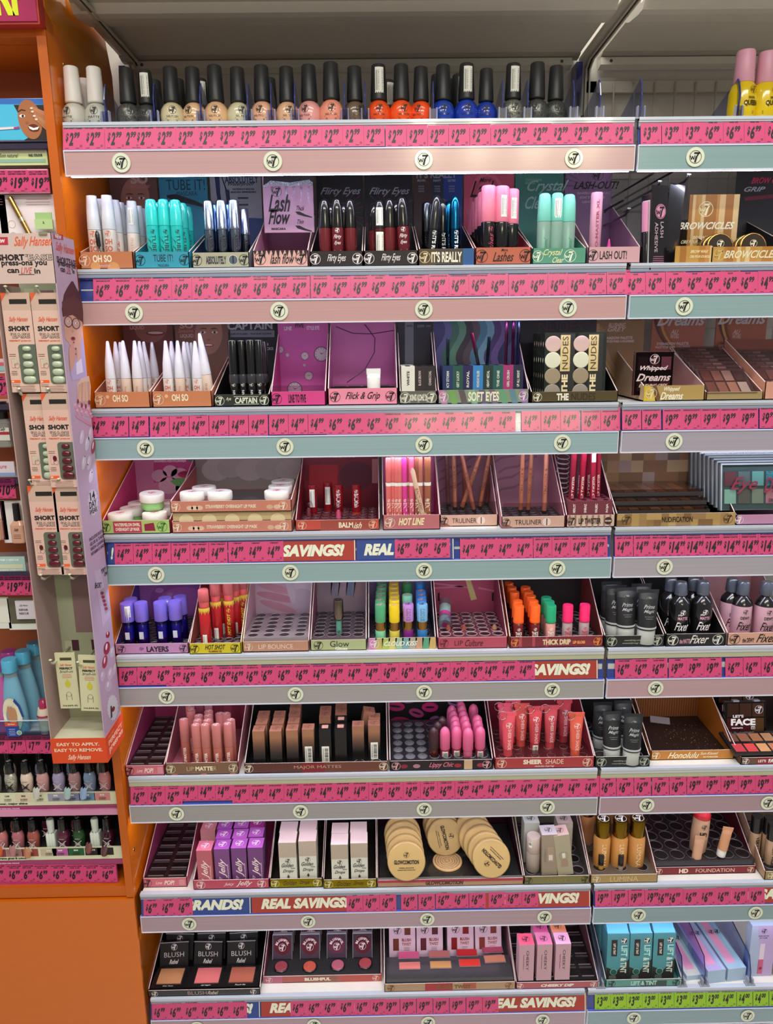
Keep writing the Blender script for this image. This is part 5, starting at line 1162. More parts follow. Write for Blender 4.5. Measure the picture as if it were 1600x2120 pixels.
A = ('pk', pinkm); B = ('pkb', pinkb)
put(c, 'pk', 'mascara_tube', pinkm, .1105, [(1012, 385, .03), (1039, 386, .03), (1060, 392, .038), (1003, 398, .055), (996, 408, .078), (990, 417, .10), (985, 425, .122), (981, 432, .143), (1032, 398, .055)], .0014, 'pink capped black mascara in the coral box', 'mascara', 'pink capped mascaras', keys=[A, B, B, A, A, A, A, A, A])
def h_cc(m, c):
    ht(m, c, 'Crystal', 1134, 388, 86, 30, '9CC4B8p', 'S'); ht(m, c, 'Clear', 1112, 420, 50, 26, '9CC4B8p', 'S'); ht(m, c, 'CONDITIONING', 1104, 373, 34, 5, '7AA89Cp'); ht(m, c, 'MASCARA', 1098, 379, 22, 5, '7AA89Cp')
c = cdu('sea green display box of clear mint mascaras, second shelf', 1, 1102, 1214, hl=.025, sh=.09, bh=.185, out='58A890p', inn='68B4A0p', front='4E9078p', hk='3C8274p', txts=[('Crystal', .38, .68, .36, .5, 'D8DCA8p', 'S'), ('Clear', .48, .25, .22, .36, 'D8DCA8p', 'S')], logos=[(.1, .36, 'DCE8D0p'), (.7, .4, 'DCE8D0p')], header=h_cc)
mint = lk(('tube', [(9, 0), (10.8, 2), (11.2, 66)], 'C8ECE0t', T('Crystal', 30, 8, 26, '4A9880p', 11.5, 'S', 'u', .2)), ('wand', [(2.2, 12), (2.6, 14), (2.6, 56), (1.5, 60)], 'E8F0E8s'),
          ('cap', [(10.8, 66.5), (11.4, 68), (10.4, 98), (8.8, 108), (6, 110)], '7CD2C2s', {'n': 22}))
mintb = lk(('tube', [(9, 0), (10.8, 2), (11.2, 66)], 'C8ECE0t'), ('cap', [(10.8, 66.5), (11.4, 68), (10.4, 98), (8.8, 108), (6, 110)], '7CD2C2s', BC(12, 30, 86, 11.2, 'v')))
A = ('mi', mint); B = ('mib', mintb)
put(c, 'mi', 'mascara_tube', mint, .11, [(1128, 401, .03), (1154, 400, .032), (1179, 403, .03), (1168, 409, .058)], .0014, 'clear mint mascara tube in the green box', 'mascara', 'clear mint mascaras', keys=[A, B, A, A])
def h_lo(m, c):
    rr = random.Random(5)
    for i in range(20):
        a = pi * (1 + i / 20); hp(m, c, [(1232 + 20 * math.cos(a), 385 + 12 * math.sin(a)), (1232 + 90 * math.cos(a - .02), 385 + 90 * math.sin(a - .02)), (1232 + 90 * math.cos(a + .02), 385 + 90 * math.sin(a + .02))], '6E5076p', .0002)
    x_, z_ = hx(c, 1238, 362); m.logo(.010, x_, z_, '1C141Cp', y=c.d - .0006)
    ht(m, c, 'LASH-OUT!', 1234, 384, 94, 16, '1C141Cp', 'I')
    for i, t_ in enumerate(('BAMBOO EXTRACT', 'EXTREME', 'LENGTH')): ht(m, c, t_, 1232 - 6 * i, 400 + 9 * i, 74 - 22 * i, 5, 'B8A0B8p')
    he(m, c, 1256, 434, 12, 11, '8A6A90p', .0004); hp(m, c, [(1249, 440), (1263, 427), (1264, 429), (1251, 442)], '1C141Cp', .0006)
c = cdu('mauve display box with one tall pink mascara, right end of second shelf', 1, 1217, 1326, hl=.026, sh=.12, bh=.185, out='C08CA8p', inn='A47898p', front='C89CA4p', hk='8C6A90p', txts=[('LASH OUT!', .48, .5, .52, .5, '1E161Ap', 'c')], logos=[(.09, .34, '1E161Ap')], header=h_lo)
put(c, 'lo', 'mascara_tube', lk(('tube', [(9.5, 0), (10.2, 1), (10.2, 117), (9, 119)], 'D098B0s', T('BIO-MASTER XL', 90, 5, 62, '9A4A6Cp', 10.5, 'C', 'u', .0))), .119, [(1236, 399, .032)], .0014, 'tall pink mascara tube standing alone in the mauve box', 'mascara', None)
put(c, 'bp', 'lip_brush', lk(('handle', [(2.5, 0), (3.8, 8), (3.8, 34), (1.2, 46)], 'D03C98g')), .046, [(1261, 495, .03)], .0014, 'short magenta pointed brush beside the tall pink mascara', 'brush', None)

# right bay, row 2
for i, (tx, ty, Lb) in enumerate(((1364, 381, .24), (1424, 367, .24), (1300, 437, .2))):
    x, z = at(tx, ty, .012 + .04 * (i == 2)); y0 = .012 + .04 * (i == 2)
    m = MB(); m.pipe([(x, y0 - .002, z + .002), (x, y0 + .004, z - .001), (x, y0 + .012, z - .004), (x, YB - .012, z - .004)], .0022, '1A1A1Eg', 8); m.lathe([(.0012, 0), (.0034, .001), (.0034, .0022)], 'B0B4B8g', 10, Matrix.Translation((x, y0 - .003, z + .002)) @ Matrix.Rotation(.5, 4, 'X'))
    m.pipe([(x, y0 + .03, z + .022), (x, YB - .012, z + .022)], .0018, '1A1A1Eg', 6)
    solo('peg_hook', m, 'black metal peg hook of the right bay, %s' % (ORD[[1, 2, 0][i]],), 'hook', group='black peg hooks')
def adh(front):
    def b(root):
        m = MB(); m.box(-.018, .018, 0, .022, -.128, -.012, '161418g'); m.box(-.018, .018, 0, .001, -.012, .002, '161418g')
        if front:
            m.disc(.0115, -.0003, 'D890B0p', .002, -.038); m.logo(.0105, .002, -.038, '161014p', y=-.0006)
            m.fit('LASH', .024, .007, .006, -.066, 'D8B8C8p', y=-.0004, o='v', st='n'); m.fit('ADHESIVE', .046, .007, -.006, -.078, 'D8B8C8p', y=-.0004, o='v', st='n'); m.lines(.026, 5, 0, -.108, .003, 'C87898p')
        part('carton', m, root)
        m = MB(); m.box(-.0184, -.018, .003, .019, -.123, -.02, 'C8C8CCp')
        m.lathe([(.0065, -.118), (.0065, -.07), (.0055, -.068)], '141216g', 14, cx=-.0205, cy=.011, ex=.5); m.lathe([(.0065, -.068), (.0068, -.022)], 'D890B4s', 14, cx=-.0205, cy=.011, ex=.5)
        part('glue_tube', m, root, 'pink and black glue tube seen at the side')
    return b
x, z = at(1367, 386, .008); inst('adh', 'lash_adhesive_pack', adh(True), (x, .008, z), (0, -.05, .45), 'black lash adhesive carton with pink round emblem, hanging in front', 'adhesive pack')
x, z = at(1408, 384, .03); inst('adh2', 'lash_adhesive_pack', adh(False), (x - .004, .03, z), (0, .06, .5), 'plain black adhesive carton hanging beside the wooden patterned box', 'adhesive pack')
# brow wax box
def woodart(m, x0, x1, z0, z1, y, n=9, seed=1):
    rr = random.Random(seed); x = x0
    while x < x1 - .001:
        w = min(rr.uniform(.004, .012), x1 - x); m.poly([(x, y, z0), (x + w, y, z0), (x + w, y, z1), (x, y, z1)], rr.choice(['A8702Ap', 'B8803Cp', 'C8985Ap', '9C6424p', 'B4883Cp', 'D0B078p'])); x += w
def h_bw(m, c): woodart(m, 0, c.w, 0, c.bh, c.d - .0002)
cb = cdu('wooden patterned display box of round brow wax tins, second shelf right bay', 1, 1474, 1640, hl=.024, sh=.085, bh=.09, depth=.17, out='4A3A1Cp', inn='2E2A26p', front='8A6E2Cp', hk='1E1C1Ep', txts=[('BROWCICLES', .48, .5, .68, .52, 'D8D4B0p', 'I')], logos=[(.08, .4, 'C8B070p')], art=lambda m, w, h: woodart(m, 0, w, 0, h, -.0002, seed=3))
m = MB(); Yc = .075
pa = at(1418, 545, Yc); pb = at(1532, 402, Yc); c2 = Ctx(); c2.x0 = pa[0]; c2.z = D[1] + .001; c2.Y = Yc; c2.d = 0; c2.w = pb[0] - pa[0]; c2.bh = pb[1] - c2.z
m.box(0, c2.w, 0, .002, 0, c2.bh, 'A8742Cp'); woodart(m, 0, c2.w, 0, c2.bh, -.0002, seed=8)
x_, z_ = hx(c2, 1461, 433); m.logo(.0125, x_, z_, 'E8DCA8p', y=-.0006)
ht(m, c2, 'BROWCICLES', 1462, 468, 116, 15, 'E8E4C8p', 'I', .0006); ht(m, c2, 'BROW WAX', 1458, 492, 50, 7, 'E0D4A8p', 'I', .0006); ht(m, c2, 'CIRE POUR SOURCILS', 1444, 501, 70, 7, 'E0D4A8p', 'I', .0006)
part('header_card', m, cb.root, 'golden wood patterned card with white capitals', loc=(c2.x0 - cb.x0, Yc - cb.Y, c2.z - cb.z))
m = MB(); x0, x1 = at(1397, 530, .01)[0], at(1472, 530, .01)[0]; m.box(0, x1 - x0, 0, .07, 0, .0015, '5A4A20p'); m.box(0, x1 - x0, 0, .0015, 0, .026, '9A5C30p'); woodart(m, 0, x1 - x0, 0, .026, -.0002, seed=11); m.fit('BROW WAX', .03, .005, .04, .017, 'E8D8A8p', y=-.0005, st='I'); m.fit('CIRE POUR SOURCILS', .035, .004, .042, .009, 'E8D8A8p', y=-.0005, st='I')
solo('display_box', m, 'small wood patterned display tray left of the brow wax tins', 'display box', (x0, .010, D[1] + .0022))
def tin(root):
    M_ = Matrix.Rotation(pi / 2, 4, 'X')
    m = MB(); m.lathe([(.0215, -.007), (.0225, -.006), (.0225, .003), (.0215, .005)], '2A2018g', 32, M_); part('tin', m, root)
    m = MB(); m.lathe([(.0222, .0045), (.0224, .0075), (.0205, .0082)], 'B88A48m', 32, M_); m.disc(.0203, -.0084, '33281Cg', 0, 0, 32); m.logo(.006, 0, .005, 'E0D8C0p', y=-.0087); m.fit('BROWCICLES', .026, .004, 0, -.006, 'E0D8C0p', y=-.0087, st='I'); part('lid', m, root)
its = []
for px, py, Y in ((1488, 494, .026), (1556, 494, .026), (1478, 497, .044), (1470, 500, .06), (1545, 498, .045)):
    x, zt = at(px, py, Y); its.append((max(x, cb.x0 - .02), Y, max(zt - .0225, cb.z + .024), (-.12, 0, 0), 1.0))
batch('tin', 'brow_wax_tin', tin, its, 'round brown brow wax tin standing on edge', 'tin', 'brow wax tins', .008)
def h_bg(m, c): ht(m, c, 'BROW', 1580, 374, 60, 15, 'B01848p'); ht(m, c, 'GRIP', 1562, 391, 42, 10, 'A8A8B0p', 'I')
m = MB(); Yc = .2; pa = at(1520, 425, Yc); c2 = Ctx(); c2.x0 = pa[0]; c2.z = pa[1]; c2.Y = Yc; c2.d = 0; c2.w = .22; c2.bh = .2
m.box(0, .22, 0, .0015, -.09, .075, '171518p'); ht(m, c2, 'BROW GRIP', 1590, 374, 70, 13, 'B01848p', 'I', .0005); ht(m, c2, 'GRIP', 1562, 392, 44, 10, 'A8A8B0p', 'I', .0005); hp(m, c2, [(1540, 408), (1600, 402), (1600, 410), (1542, 416)], '6A1028p', .0004)
m.box(.0, .22, -.0012, 0, -.09, -.06, '201A1Ep')
solo('display_card', m, 'black display card with crimson capitals behind the brow wax tins', 'display card', (c2.x0, Yc, c2.z))
# ------------------------------------------------------------------ row 3: liners, palettes
def h_l1(m, c): he(m, c, 312, 676, 34, 34, '8E5E50p', .0002); ht(m, c, 'LIQUID', 284, 679, 30, 9, 'C8A098p', 'C', .0006); he(m, c, 322, 690, 20, 5, '7A2C2Cp', .0005); he(m, c, 322, 689, 16, 2.6, 'D8C8C0p', .0006)
c = cdu('leftmost orange display box of white pointed eyeliners, third shelf', 2, 195, 311, hl=.027, sh=.082, bh=.165, out='D08468p', inn='C8785Cp', front='C07850p', hk='6E3C38p', txts=[('OH SO', .47, .6, .28, .44, 'E8DCC0p', 'C'), ('Sensitive LIQUID', .5, .2, .3, .16, 'E0C0A8p', 'I')], logos=[(.1, .34, 'E4C4ACp')], header=h_l1, art=lambda m, w, h: m.disc(.003, -.0002, 'DFAE88p', w * .24, h * .7))
pen = lk(('pen', [(8, 0), (8.6, 1), (8.6, 46)], 'E0DDDAg', LG(4, 41, 'D0806Cp', 8.9), T('OH', 10, 7, 31, 'C65A3Cp', 8.9, 'C'), T('SO', 10, 7, 22.5, 'C65A3Cp', 8.9, 'C'), LN(10, 2, 15, 2.4, 'D09080p', 8.9)), ('cap', [(8.7, 46.5), (8.8, 48), (7.2, 72), (2.6, 106), (2, 108), (1, 108.6)], 'D6D4DEg'))
penb = lk(('pen', [(8, 0), (8.6, 1), (8.6, 46)], 'E0C8B8g', T('liquid', 22, 5, 22, 'B88468p', 8.9, 'n', 'v')), ('cap', [(8.7, 46.5), (8.8, 48), (7.2, 72), (2.6, 106), (2, 108), (1, 108.6)], 'D6D4DEg'))
penc = lk(('pen', [(8, 0), (8.6, 1), (8.6, 46)], 'E0DDDAg', BC(9, 30, 24, 8.9, 'v')), ('cap', [(8.7, 46.5), (8.8, 48), (7.2, 72), (2.6, 106), (2, 108), (1, 108.6)], 'D6D4DEg'))
A = ('pn', pen); B = ('pnb', penb); C_ = ('pnc', penc)
put(c, 'pn', 'liquid_eyeliner', pen, .1086, [(222, 706, .028), (238, 707, .055), (248, 708, .062), (254, 705, .032), (278, 705, .030), (288, 706, .05), (297, 707, .062), (314, 708, .09)], .0014, 'white pointed eyeliner in the leftmost third shelf box', 'eyeliner', 'white eyeliners in the left box', keys=[A, A, A, B, B, C_, A, A], tol=.01)
def h_l2(m, c): facehdr(c, m, 432, 690, .95); ht(m, c, 'SO', 386, 674, 28, 12, 'C8A098p', 'C'); ht(m, c, 'Sensitive', 384, 685, 32, 8, 'C87868p', 'S'); ht(m, c, 'LIQUID', 387, 696, 28, 9, 'C8A098p', 'C')
c = cdu('second orange display box of white pointed eyeliners, third shelf', 2, 315, 439, hl=.027, sh=.082, bh=.165, out='D08468p', inn='C8785Cp', front='C07850p', hk='7A5648p', txts=[('OH SO', .47, .6, .28, .44, 'E8DCC0p', 'C'), ('Sensitive LIQUID', .5, .2, .3, .16, 'E0C0A8p', 'I')], logos=[(.1, .34, 'E4C4ACp')], header=h_l2, art=lambda m, w, h: m.disc(.003, -.0002, 'DFAE88p', w * .24, h * .7))
put(c, 'pn', 'liquid_eyeliner', pen, .1086, [(342, 705, .028), (354, 706, .055), (367, 705, .030), (380, 707, .05), (387, 708, .062), (395, 709, .075), (403, 706, .028), (413, 707, .06), (418, 689, .034, (0, -.09, 0))], .0014, 'white pointed eyeliner in the second third shelf box', 'eyeliner', 'white eyeliners in the second box', keys=[A, A, B, A, A, A, A, A, B], tol=.01)
def h_cap(m, c):
    hp(m, c, [(466, 664), (568, 664), (568, 684), (466, 684)], '24242Cp', .0002); ht(m, c, 'CAPTAIN', 517, 675, 94, 16, 'B8BCC4p', 'C', .0005); hp(m, c, [(466, 684), (568, 684), (568, 698), (466, 698)], '7E8490p', .0002); ht(m, c, 'LIQUID EYELINER - TRACEUR LIQUIDE', 517, 692, 90, 4, '2A2E34p', 'B', .0005)
    ht(m, c, 'LINES', 545, 713, 22, 5, 'A8A8B0p', 'B', .0005); ht(m, c, 'FLICKS', 553, 722, 26, 6, 'A8A8B0p', 'B', .0005)
c = cdu('black and white trimmed display box of black eyeliners, third shelf', 2, 443, 558, hl=.020, sh=.085, bh=.165, out='1A1A1Ap', inn='141416p', front='22241Ep', hk='16161Ap', txts=[('CAPTAIN', .58, .5, .40, .5, 'D8DCC8p', 'C'), ('Aye', .26, .62, .1, .36, 'C8CCB8p', 'S')], logos=[(.1, .4, 'D8DCC8p'), (.91, .4, 'D8DCC8p')], header=h_cap,
        art=lambda m, w, h: [m.box(w * .36, w * .81, -.0002, 0, h * (.16 if i else .8), h * (.2 if i else .84), 'C8CCB8p') for i in (0, 1)])
blk = lk(('pen', [(7.6, 0), (8, 1), (8, 42)], '101012g', LG(3.6, 36, 'C8C8C8p', 8.2), T('CAPTAIN', 24, 4.5, 14, 'C8C8C8p', 8.2, 'C', 'u')), ('seal', [(8.5, 38), (9, 40), (9, 52), (8.4, 54)], '303034g'), ('cap', [(8, 42), (8.2, 44), (8.2, 112), (7.6, 114), (7, 114)], '0C0C0Eg'))
put(c, 'blk', 'liquid_eyeliner', blk, .114, [(480, 704, .03), (499, 704, .034), (517, 703, .03), (534, 703, .032), (490, 707, .055), (508, 707, .058), (525, 706, .055), (543, 706, .058)], .0014, 'black capped eyeliner in the black box', 'eyeliner', 'black eyeliners', tol=.012)
def clock(m, x, z, r, y):
    m.disc(r, y, '4A3A48p', x, z, 24); m.disc(r * .88, y - .0002, 'B8A8B4p', x, z, 24)
    for i in range(12):
        a = pi * i / 6; m.poly([(x + r * .68 * math.cos(a + s * .05), y - .0003, z + r * .68 * math.sin(a + s * .05)) for s in (-1, 1)] + [(x + r * .8 * math.cos(a + s * .05), y - .0003, z + r * .8 * math.sin(a + s * .05)) for s in (1, -1)], '30242Cp')
    for a, l in ((.5, .55), (2.2, .4)): m.poly([(x + r * .05 * math.sin(a), y - .0004, z - r * .05 * math.cos(a)), (x + r * l * math.cos(a), y - .0004, z + r * l * math.sin(a)), (x - r * .05 * math.sin(a), y - .0004, z + r * .05 * math.cos(a))], '30242Cp')
def h_l5(m, c):
    for px, py, r in ((580, 724, 9), (595, 735, 5), (631, 737, 10), (630, 756, 4), (665, 733, 18), (639, 778, 11), (610, 806, 20)):
        x, z = hx(c, px, py)
        if z > r / 1300: clock(m, x, z, r / 1300 if z > .02 else r / 1400, c.d - .0004)
    ht(m, c, 'FIVE', 620, 674, 18, 9, '3A1830p', 'C'); ht(m, c, 'LINE', 596, 680, 16, 8, 'D8C8D8p', 'C'); ht(m, c, 'STYLE EYE', 648, 679, 26, 8, 'D8C8D8p', 'C')
c = cdu('magenta display box printed with clocks, nearly empty, third shelf', 2, 561, 675, hl=.024, sh=.12, bh=.165, depth=.13, out='B82C80p', inn='B0347Cp', front='D03C84p', hk='B44C94p', txts=[('LINE TO FIVE', .48, .5, .32, .6, '1E0E18p', 'C')], logos=[(.1, .38, '1E0E18p')], header=h_l5)
m = MB(); m.box(.003, c.w - .003, .004, .05, .0015, .018, 'D8C0D0t'); m.box(.003, c.w - .003, .004, .0046, .018, .034, 'F0E4ECc')
for i in range(3): m.lathe([(.011, .0182), (.0118, .0196), (.010, .0198)], 'E0D4DCg', 16, cx=.018 + i * .028, cy=.026, cap=False)
part('insert_tray', m, c.root)
c = cdu('bubblegum pink display box with one white tube, third shelf', 2, 679, 824, hl=.028, sh=.135, bh=.165, depth=.125, out='D8809Cp', inn='BC6496p', front='E48AA2p', hk='B05A92p', txts=[('Flick & Grip', .5, .5, .5, .56, '1A1016p', 'S')], logos=[(.1, .32, '1A1016p'), (.9, .32, '1A1016p')],
        header=lambda m, c: (m.box(0, c.w, c.d - .004, c.d, .150, .165, 'D890B8p'),))
m = MB(); m.box(.004, c.w - .004, .02, .085, .0015, .030, '161418g'); [m.box(.01 + i * .025, .03 + i * .025, .026, .030, .030, .0306, '3A3640g') for i in range(4)]; part('insert_tray', m, c.root)
def sqz(body, capc, H=.09, w=.014, lab=None, capH=.02, crimp=True, txt_=None):
    """squeeze tube standing on its cap"""
    def b(root):
        m = MB(); n = 24; rings = []
        for j in range(7):
            q = j / 6; z = capH + (H - capH) * q
            rx = w * (1 + .10 * q); ry = w * (1 - q) ** .6 * .92 + .0009
            rings.append([(rx * math.cos(2 * pi * i / n), ry * math.sin(2 * pi * i / n), z) for i in range(n)])
        for A_, B_ in zip(rings, rings[1:]): m.ruled(A_, B_, body)
        m.box(-w * 1.12, w * 1.12, -.0011, .0011, H - .002, H + .006, body)
        if txt_:
            for t, ww, hh, z, k, st, o_ in txt_:
                mm = MB(); mm.fit(t, ww * .001, hh * .001, 0, z * .001, k, st=st, o=o_)
                # lay the print on the bulging face
                vs = []
                for (x, y, zz) in mm.v:
                    q = min(max((zz - capH) / (H - capH), 0), 1); rx = w * (1 + .10 * q); ry = w * (1 - q) ** .6 * .92 + .0009
                    vs.append((x, -ry * math.sqrt(max(0.02, 1 - (x / rx) ** 2)) - .0007, zz))
                m.add(vs, mm.f, k)
        if lab: lab(m)
        part('tube', m, root)
        m = MB(); m.lathe([(w * .9, 0), (w * .95, .001), (w * .95, capH - .001), (w * .9, capH)], capc, 22, ey=.95); part('cap', m, root)
    return b
x, z = at(775, 767, .03)
put(c, 'ws', 'squeeze_tube', sqz('DCDCD8s', 'E4E4E0s', .040, .0085, capH=.004), .046, [(773, 763, .03)], .0014, 'small blank white squeeze tube in the bubblegum pink box', 'tube', None)
m = MB(); pts = [at(755, 672, c.Y + c.d - .002), at(776, 700, .10), at(775, 730, .08), at(755, 765, .05), at(718, 792, .03)]
ys = [c.Y + c.d - .002, .10, .08, .05, .03]; m.pipe([(p[0], y, p[1]) for p, y in zip(pts, ys)], .0008, '2A1420s', 6)
m.pipe([(at(px, py, .13)[0], .132, at(px, py, .13)[1]) for px, py in ((695, 676), (730, 690), (770, 691), (815, 684))], .0007, '2A1420s', 6)
solo('elastic_cord', m, 'thin black elastic cords hanging in the bubblegum pink box', 'cord')
# king kohl
def h_kk(m, c): hp(m, c, [(838, 664), (856, 664), (856, 760), (838, 760)], '6A6A74p', .0003); ht(m, c, 'WHITE', 847, 675, 12, 4, '202024p', 'B', .0006); ht(m, c, 'BLACK BROWN', 871, 675, 14, 6, '70707Ap'); ht(m, c, 'CHARCOAL', 889, 675, 14, 4, '70707Ap')
c = cdu('narrow black and white display box of kohl pencil cartons, third shelf', 2, 828, 905, hl=.022, sh=.12, bh=.165, depth=.13, out='3A3A36p', inn='202024p', front='5A5A50p', hk='1E1C22p', txts=[('KING KOHL 2', .5, .5, .44, .5, 'D8D8C8p', 'C')], logos=[(.14, .42, 'D8D8C8p'), (.86, .42, 'D8D8C8p')], header=h_kk, art=lambda m, w, h: [m.box(w * .08 * i, w * .08 * i + w * .05, -.0002, 0, h * (.1 + .2 * (i % 3)), h * (.4 + .2 * (i % 3)), '8A8A80p') for i in range(12)])
def seg_block(items, zt, dep, hs):
    def b(root):
        x = 0
        for nm, w, k, tk in items:
            m = MB(); m.box(x, x + w, 0, dep, 0, zt, k)
            m.fit(nm, hs * .62, min(.0045, w * .45), x + w / 2, zt - hs * .5, tk, y=-.0003, st='C', o='u')
            for i in range(3): m.lathe([(.0048, zt + .0001), (.0042, zt + .0005)], '101014g', 12, cx=x + w / 2, cy=.01 + i * .016)
            part('shade_segment', m, root, nm.lower() + ' shade segment' if False else None); x += w
    return b
t = thing('pencil_rack', 'white and black stepped rack of kohl pencil shades', 'pencil rack', (c.x0 + .003, c.Y + .003, c.z + .0014))
seg_block([('WHITE', .0225, 'D8D8CCp', '2A2A2Ap'), ('BLACK BROWN', .0170, '2A1E20p', 'B8A8A8p'), ('CHARCOAL', .0180, '201C20p', 'B8A8A8p')], .062, .1, .04)(t)
# soft eyes
def h_se(m, c):
    cols = ['3A3A66p', '5A5A8Ap', '3E6A58p', '5C8A70p', '3A3038p', '56484Ep', '4E7E92p', '78A4B4p', '50386Ap', '745A92p', '34385Cp', '565E84p']
    n = len(cols); w = c.w / n
    for i, k in enumerate(cols):
        L_ = []; R__ = []
        for j in range(15):
            z = c.bh * j / 14; o_ = .010 * math.sin(j * .75)
            L_.append((min(max(w * i + o_, 0), c.w), z)); R__.append((min(max(w * (i + 1) + o_, 0), c.w), z))
        for j in range(14): m.poly([(L_[j][0], c.d - .0003 - .00002 * i, L_[j][1]), (R__[j][0], c.d - .0003 - .00002 * i, R__[j][1]), (R__[j + 1][0], c.d - .0003 - .00002 * i, R__[j + 1][1]), (L_[j + 1][0], c.d - .0003 - .00002 * i, L_[j + 1][1])], k)
c = cdu('wavy striped display box of gel eyeliner pens, third shelf', 2, 907, 1096, hl=.023, sh=.12, bh=.165, depth=.125, out='A06A9Cp', inn='6A4A8Ap', front='7A8A70p', hk='3A3A66p', txts=[('SOFT EYES', .5, .5, .34, .7, 'E0DCC8p', 'C')], logos=[(.06, .36, 'E0C8D8p'), (.94, .36, 'E0C8D8p')], header=h_se,
        art=lambda m, w, h: [m.poly([(w * (i + .1) / 9 + .004, -.0002, 0), (w * (i + .7) / 9 + .004, -.0002, 0), (w * (i + .7) / 9 - .002, -.0002, h), (w * (i + .1) / 9 - .002, -.0002, h)], k) for i, k in enumerate(['B07898p', '6A9A50p', '5A4E50p', '7AA07Cp', '5E5468p', '6E5A6Ap', '5E9470p', '5A7E8Cp', '8A6A94p'])])
t = thing('pencil_rack', 'eight colour shade rack holding the gel eyeliner pens', 'pencil rack', (c.x0 + .008, c.Y + .004, c.z + .0014))
names = [('ICY STORM', '14285Ap'), ('GET LUCKY', '12483Cp'), ('ROYAL', '16124Ap'), ('MONDAY BLUES', '2A78B8p'), ('HEAVY METAL', '0E2C2Cp'), ('THE ONE', '14504Ep'), ('GIRL CRUSH', '9A2868p'), ('UP ALL NIGHT', '141838p')]
ws = (c.w - .018) / 8
seg_block([(a, ws, k, 'C8CCC0p') for a, k in names], .062, .06, .045)(t)
def gel(col, cap): return lk(('pen', [(3, 0), (3.8, 3), (3.8, 70)], col + 'm'), ('cap', [(4, 70), (4.2, 71), (4.2, 116), (3.8, 118)], cap + 'm'))
for i, (px, py, Y, rot, col, cap, l) in enumerate(((927, 700, .04, 0, '2A3A4A', '3A4A54', 'leftmost dark teal'), (1001, 697, .045, -.06, '203A5A', '203848', 'dark blue leaning'), (1001, 718, .03, .10, '3A4448', '4A545A', 'short steel grey leaning'), (1024, 689, .035, .22, '8A2060', '8A2C5C', 'berry red leaning'),
                                                   (1049, 664, .06, 0, '7A3464', '7A3464', 'plum'), (1063, 664, .05, 0, '6A1E50', '54204A', 'dark plum'), (1074, 664, .055, 0, '3A4470', '4A5070', 'slate blue'))):
    x, zt = at(px, py, Y); zb = c.z + (.03 if i < 4 else .06); L_ = (zt - zb) / math.cos(rot)
    inst('gel' + col, 'gel_eyeliner', gel(col, cap), (x + math.sin(-rot) * L_ * (1) * -1 * -1 if rot else x, Y, zb), (0, rot * -1 if False else -rot, 0) if rot else (0, 0, 0), l + ' gel eyeliner pen in the wavy box', 'eyeliner', 'gel eyeliner pens', L_ / .118)
# the nudes palettes
def h_nu(m, c): ht(m, c, 'NUDES', 1160, 676, 90, 20, '3A2224p', 'n'); ht(m, c, 'PALETTE', 1180, 692, 60, 5, '3A2224p')
c = cdu('dark olive display box of round pan nude eyeshadow palettes, third shelf', 2, 1100, 1280, hl=.018, sh=.09, bh=.165, depth=.15, out='2A2620p', inn='221E1Cp', front='4A3C1Cp', hk='1C0E12p', txts=[('THE', .36, .5, .14, .66, 'E0DCC8p', 'B'), ('NUDES', .60, .5, .28, .66, '221A10p', 'n')], logos=[(.07, .42, 'E0DCC8p')], header=h_nu)
def nudes(root):
    W2, H2 = .052, .105
    m = MB(); m.box(0, W2, 0, .010, 0, H2, '1A201Ag'); m.box(.0245, .047, -.0004, 0, .002, H2 - .002, '161614p'); m.box(.0245, .0395, -.0006, -.0002, .046, H2 - .004, 'C8B27Cp')
    m.fit('NUDES', .050, .0088, .032, .074, '2A2620p', y=-.0009, st='n', o='u'); m.fit('THE', .030, .0095, .032, .026, 'D8C8A0p', y=-.0009, st='B', o='u'); m.logo(.005, .032, .006, 'D8C8A0p', y=-.0009); m.lines(.002, 1, .0375, .05, .01, '5A5030p', y=-.0009)
    cs_ = part('case', m, root)
    for i, k in enumerate(('8C8478', '8E8068', 'C8C8B0', 'BCA094')):
        m = MB(); m.lathe([(.0125, 0), (.0125, .0006), (.0115, .0008)], k + 'p', 26, Matrix.Translation((.013, -.0002, .014 + .0245 * i)) @ Matrix.Rotation(pi / 2, 4, 'X')); part('shadow_pan', m, cs_)
zt = at(1150, 690, .03)[1]; sc = (zt - c.z) / .105
for k in range(6):
    for j, px in enumerate((1126, 1184)):
        x = at(px, 800, .016)[0]
        inst('nudes', 'eyeshadow_palette', nudes, (x + (.004 * k if False else -.0012 * k), .016 + .0125 * k, c.z + .0014), (-.05, 0, 0), 'nude eyeshadow palette with round pans, %s column, %s from front' % ('left' if j == 0 else 'right', ['first', 'second', 'third', 'fourth', 'fifth', 'sixth'][k]), 'palette', 'nude eyeshadow palettes', sc)
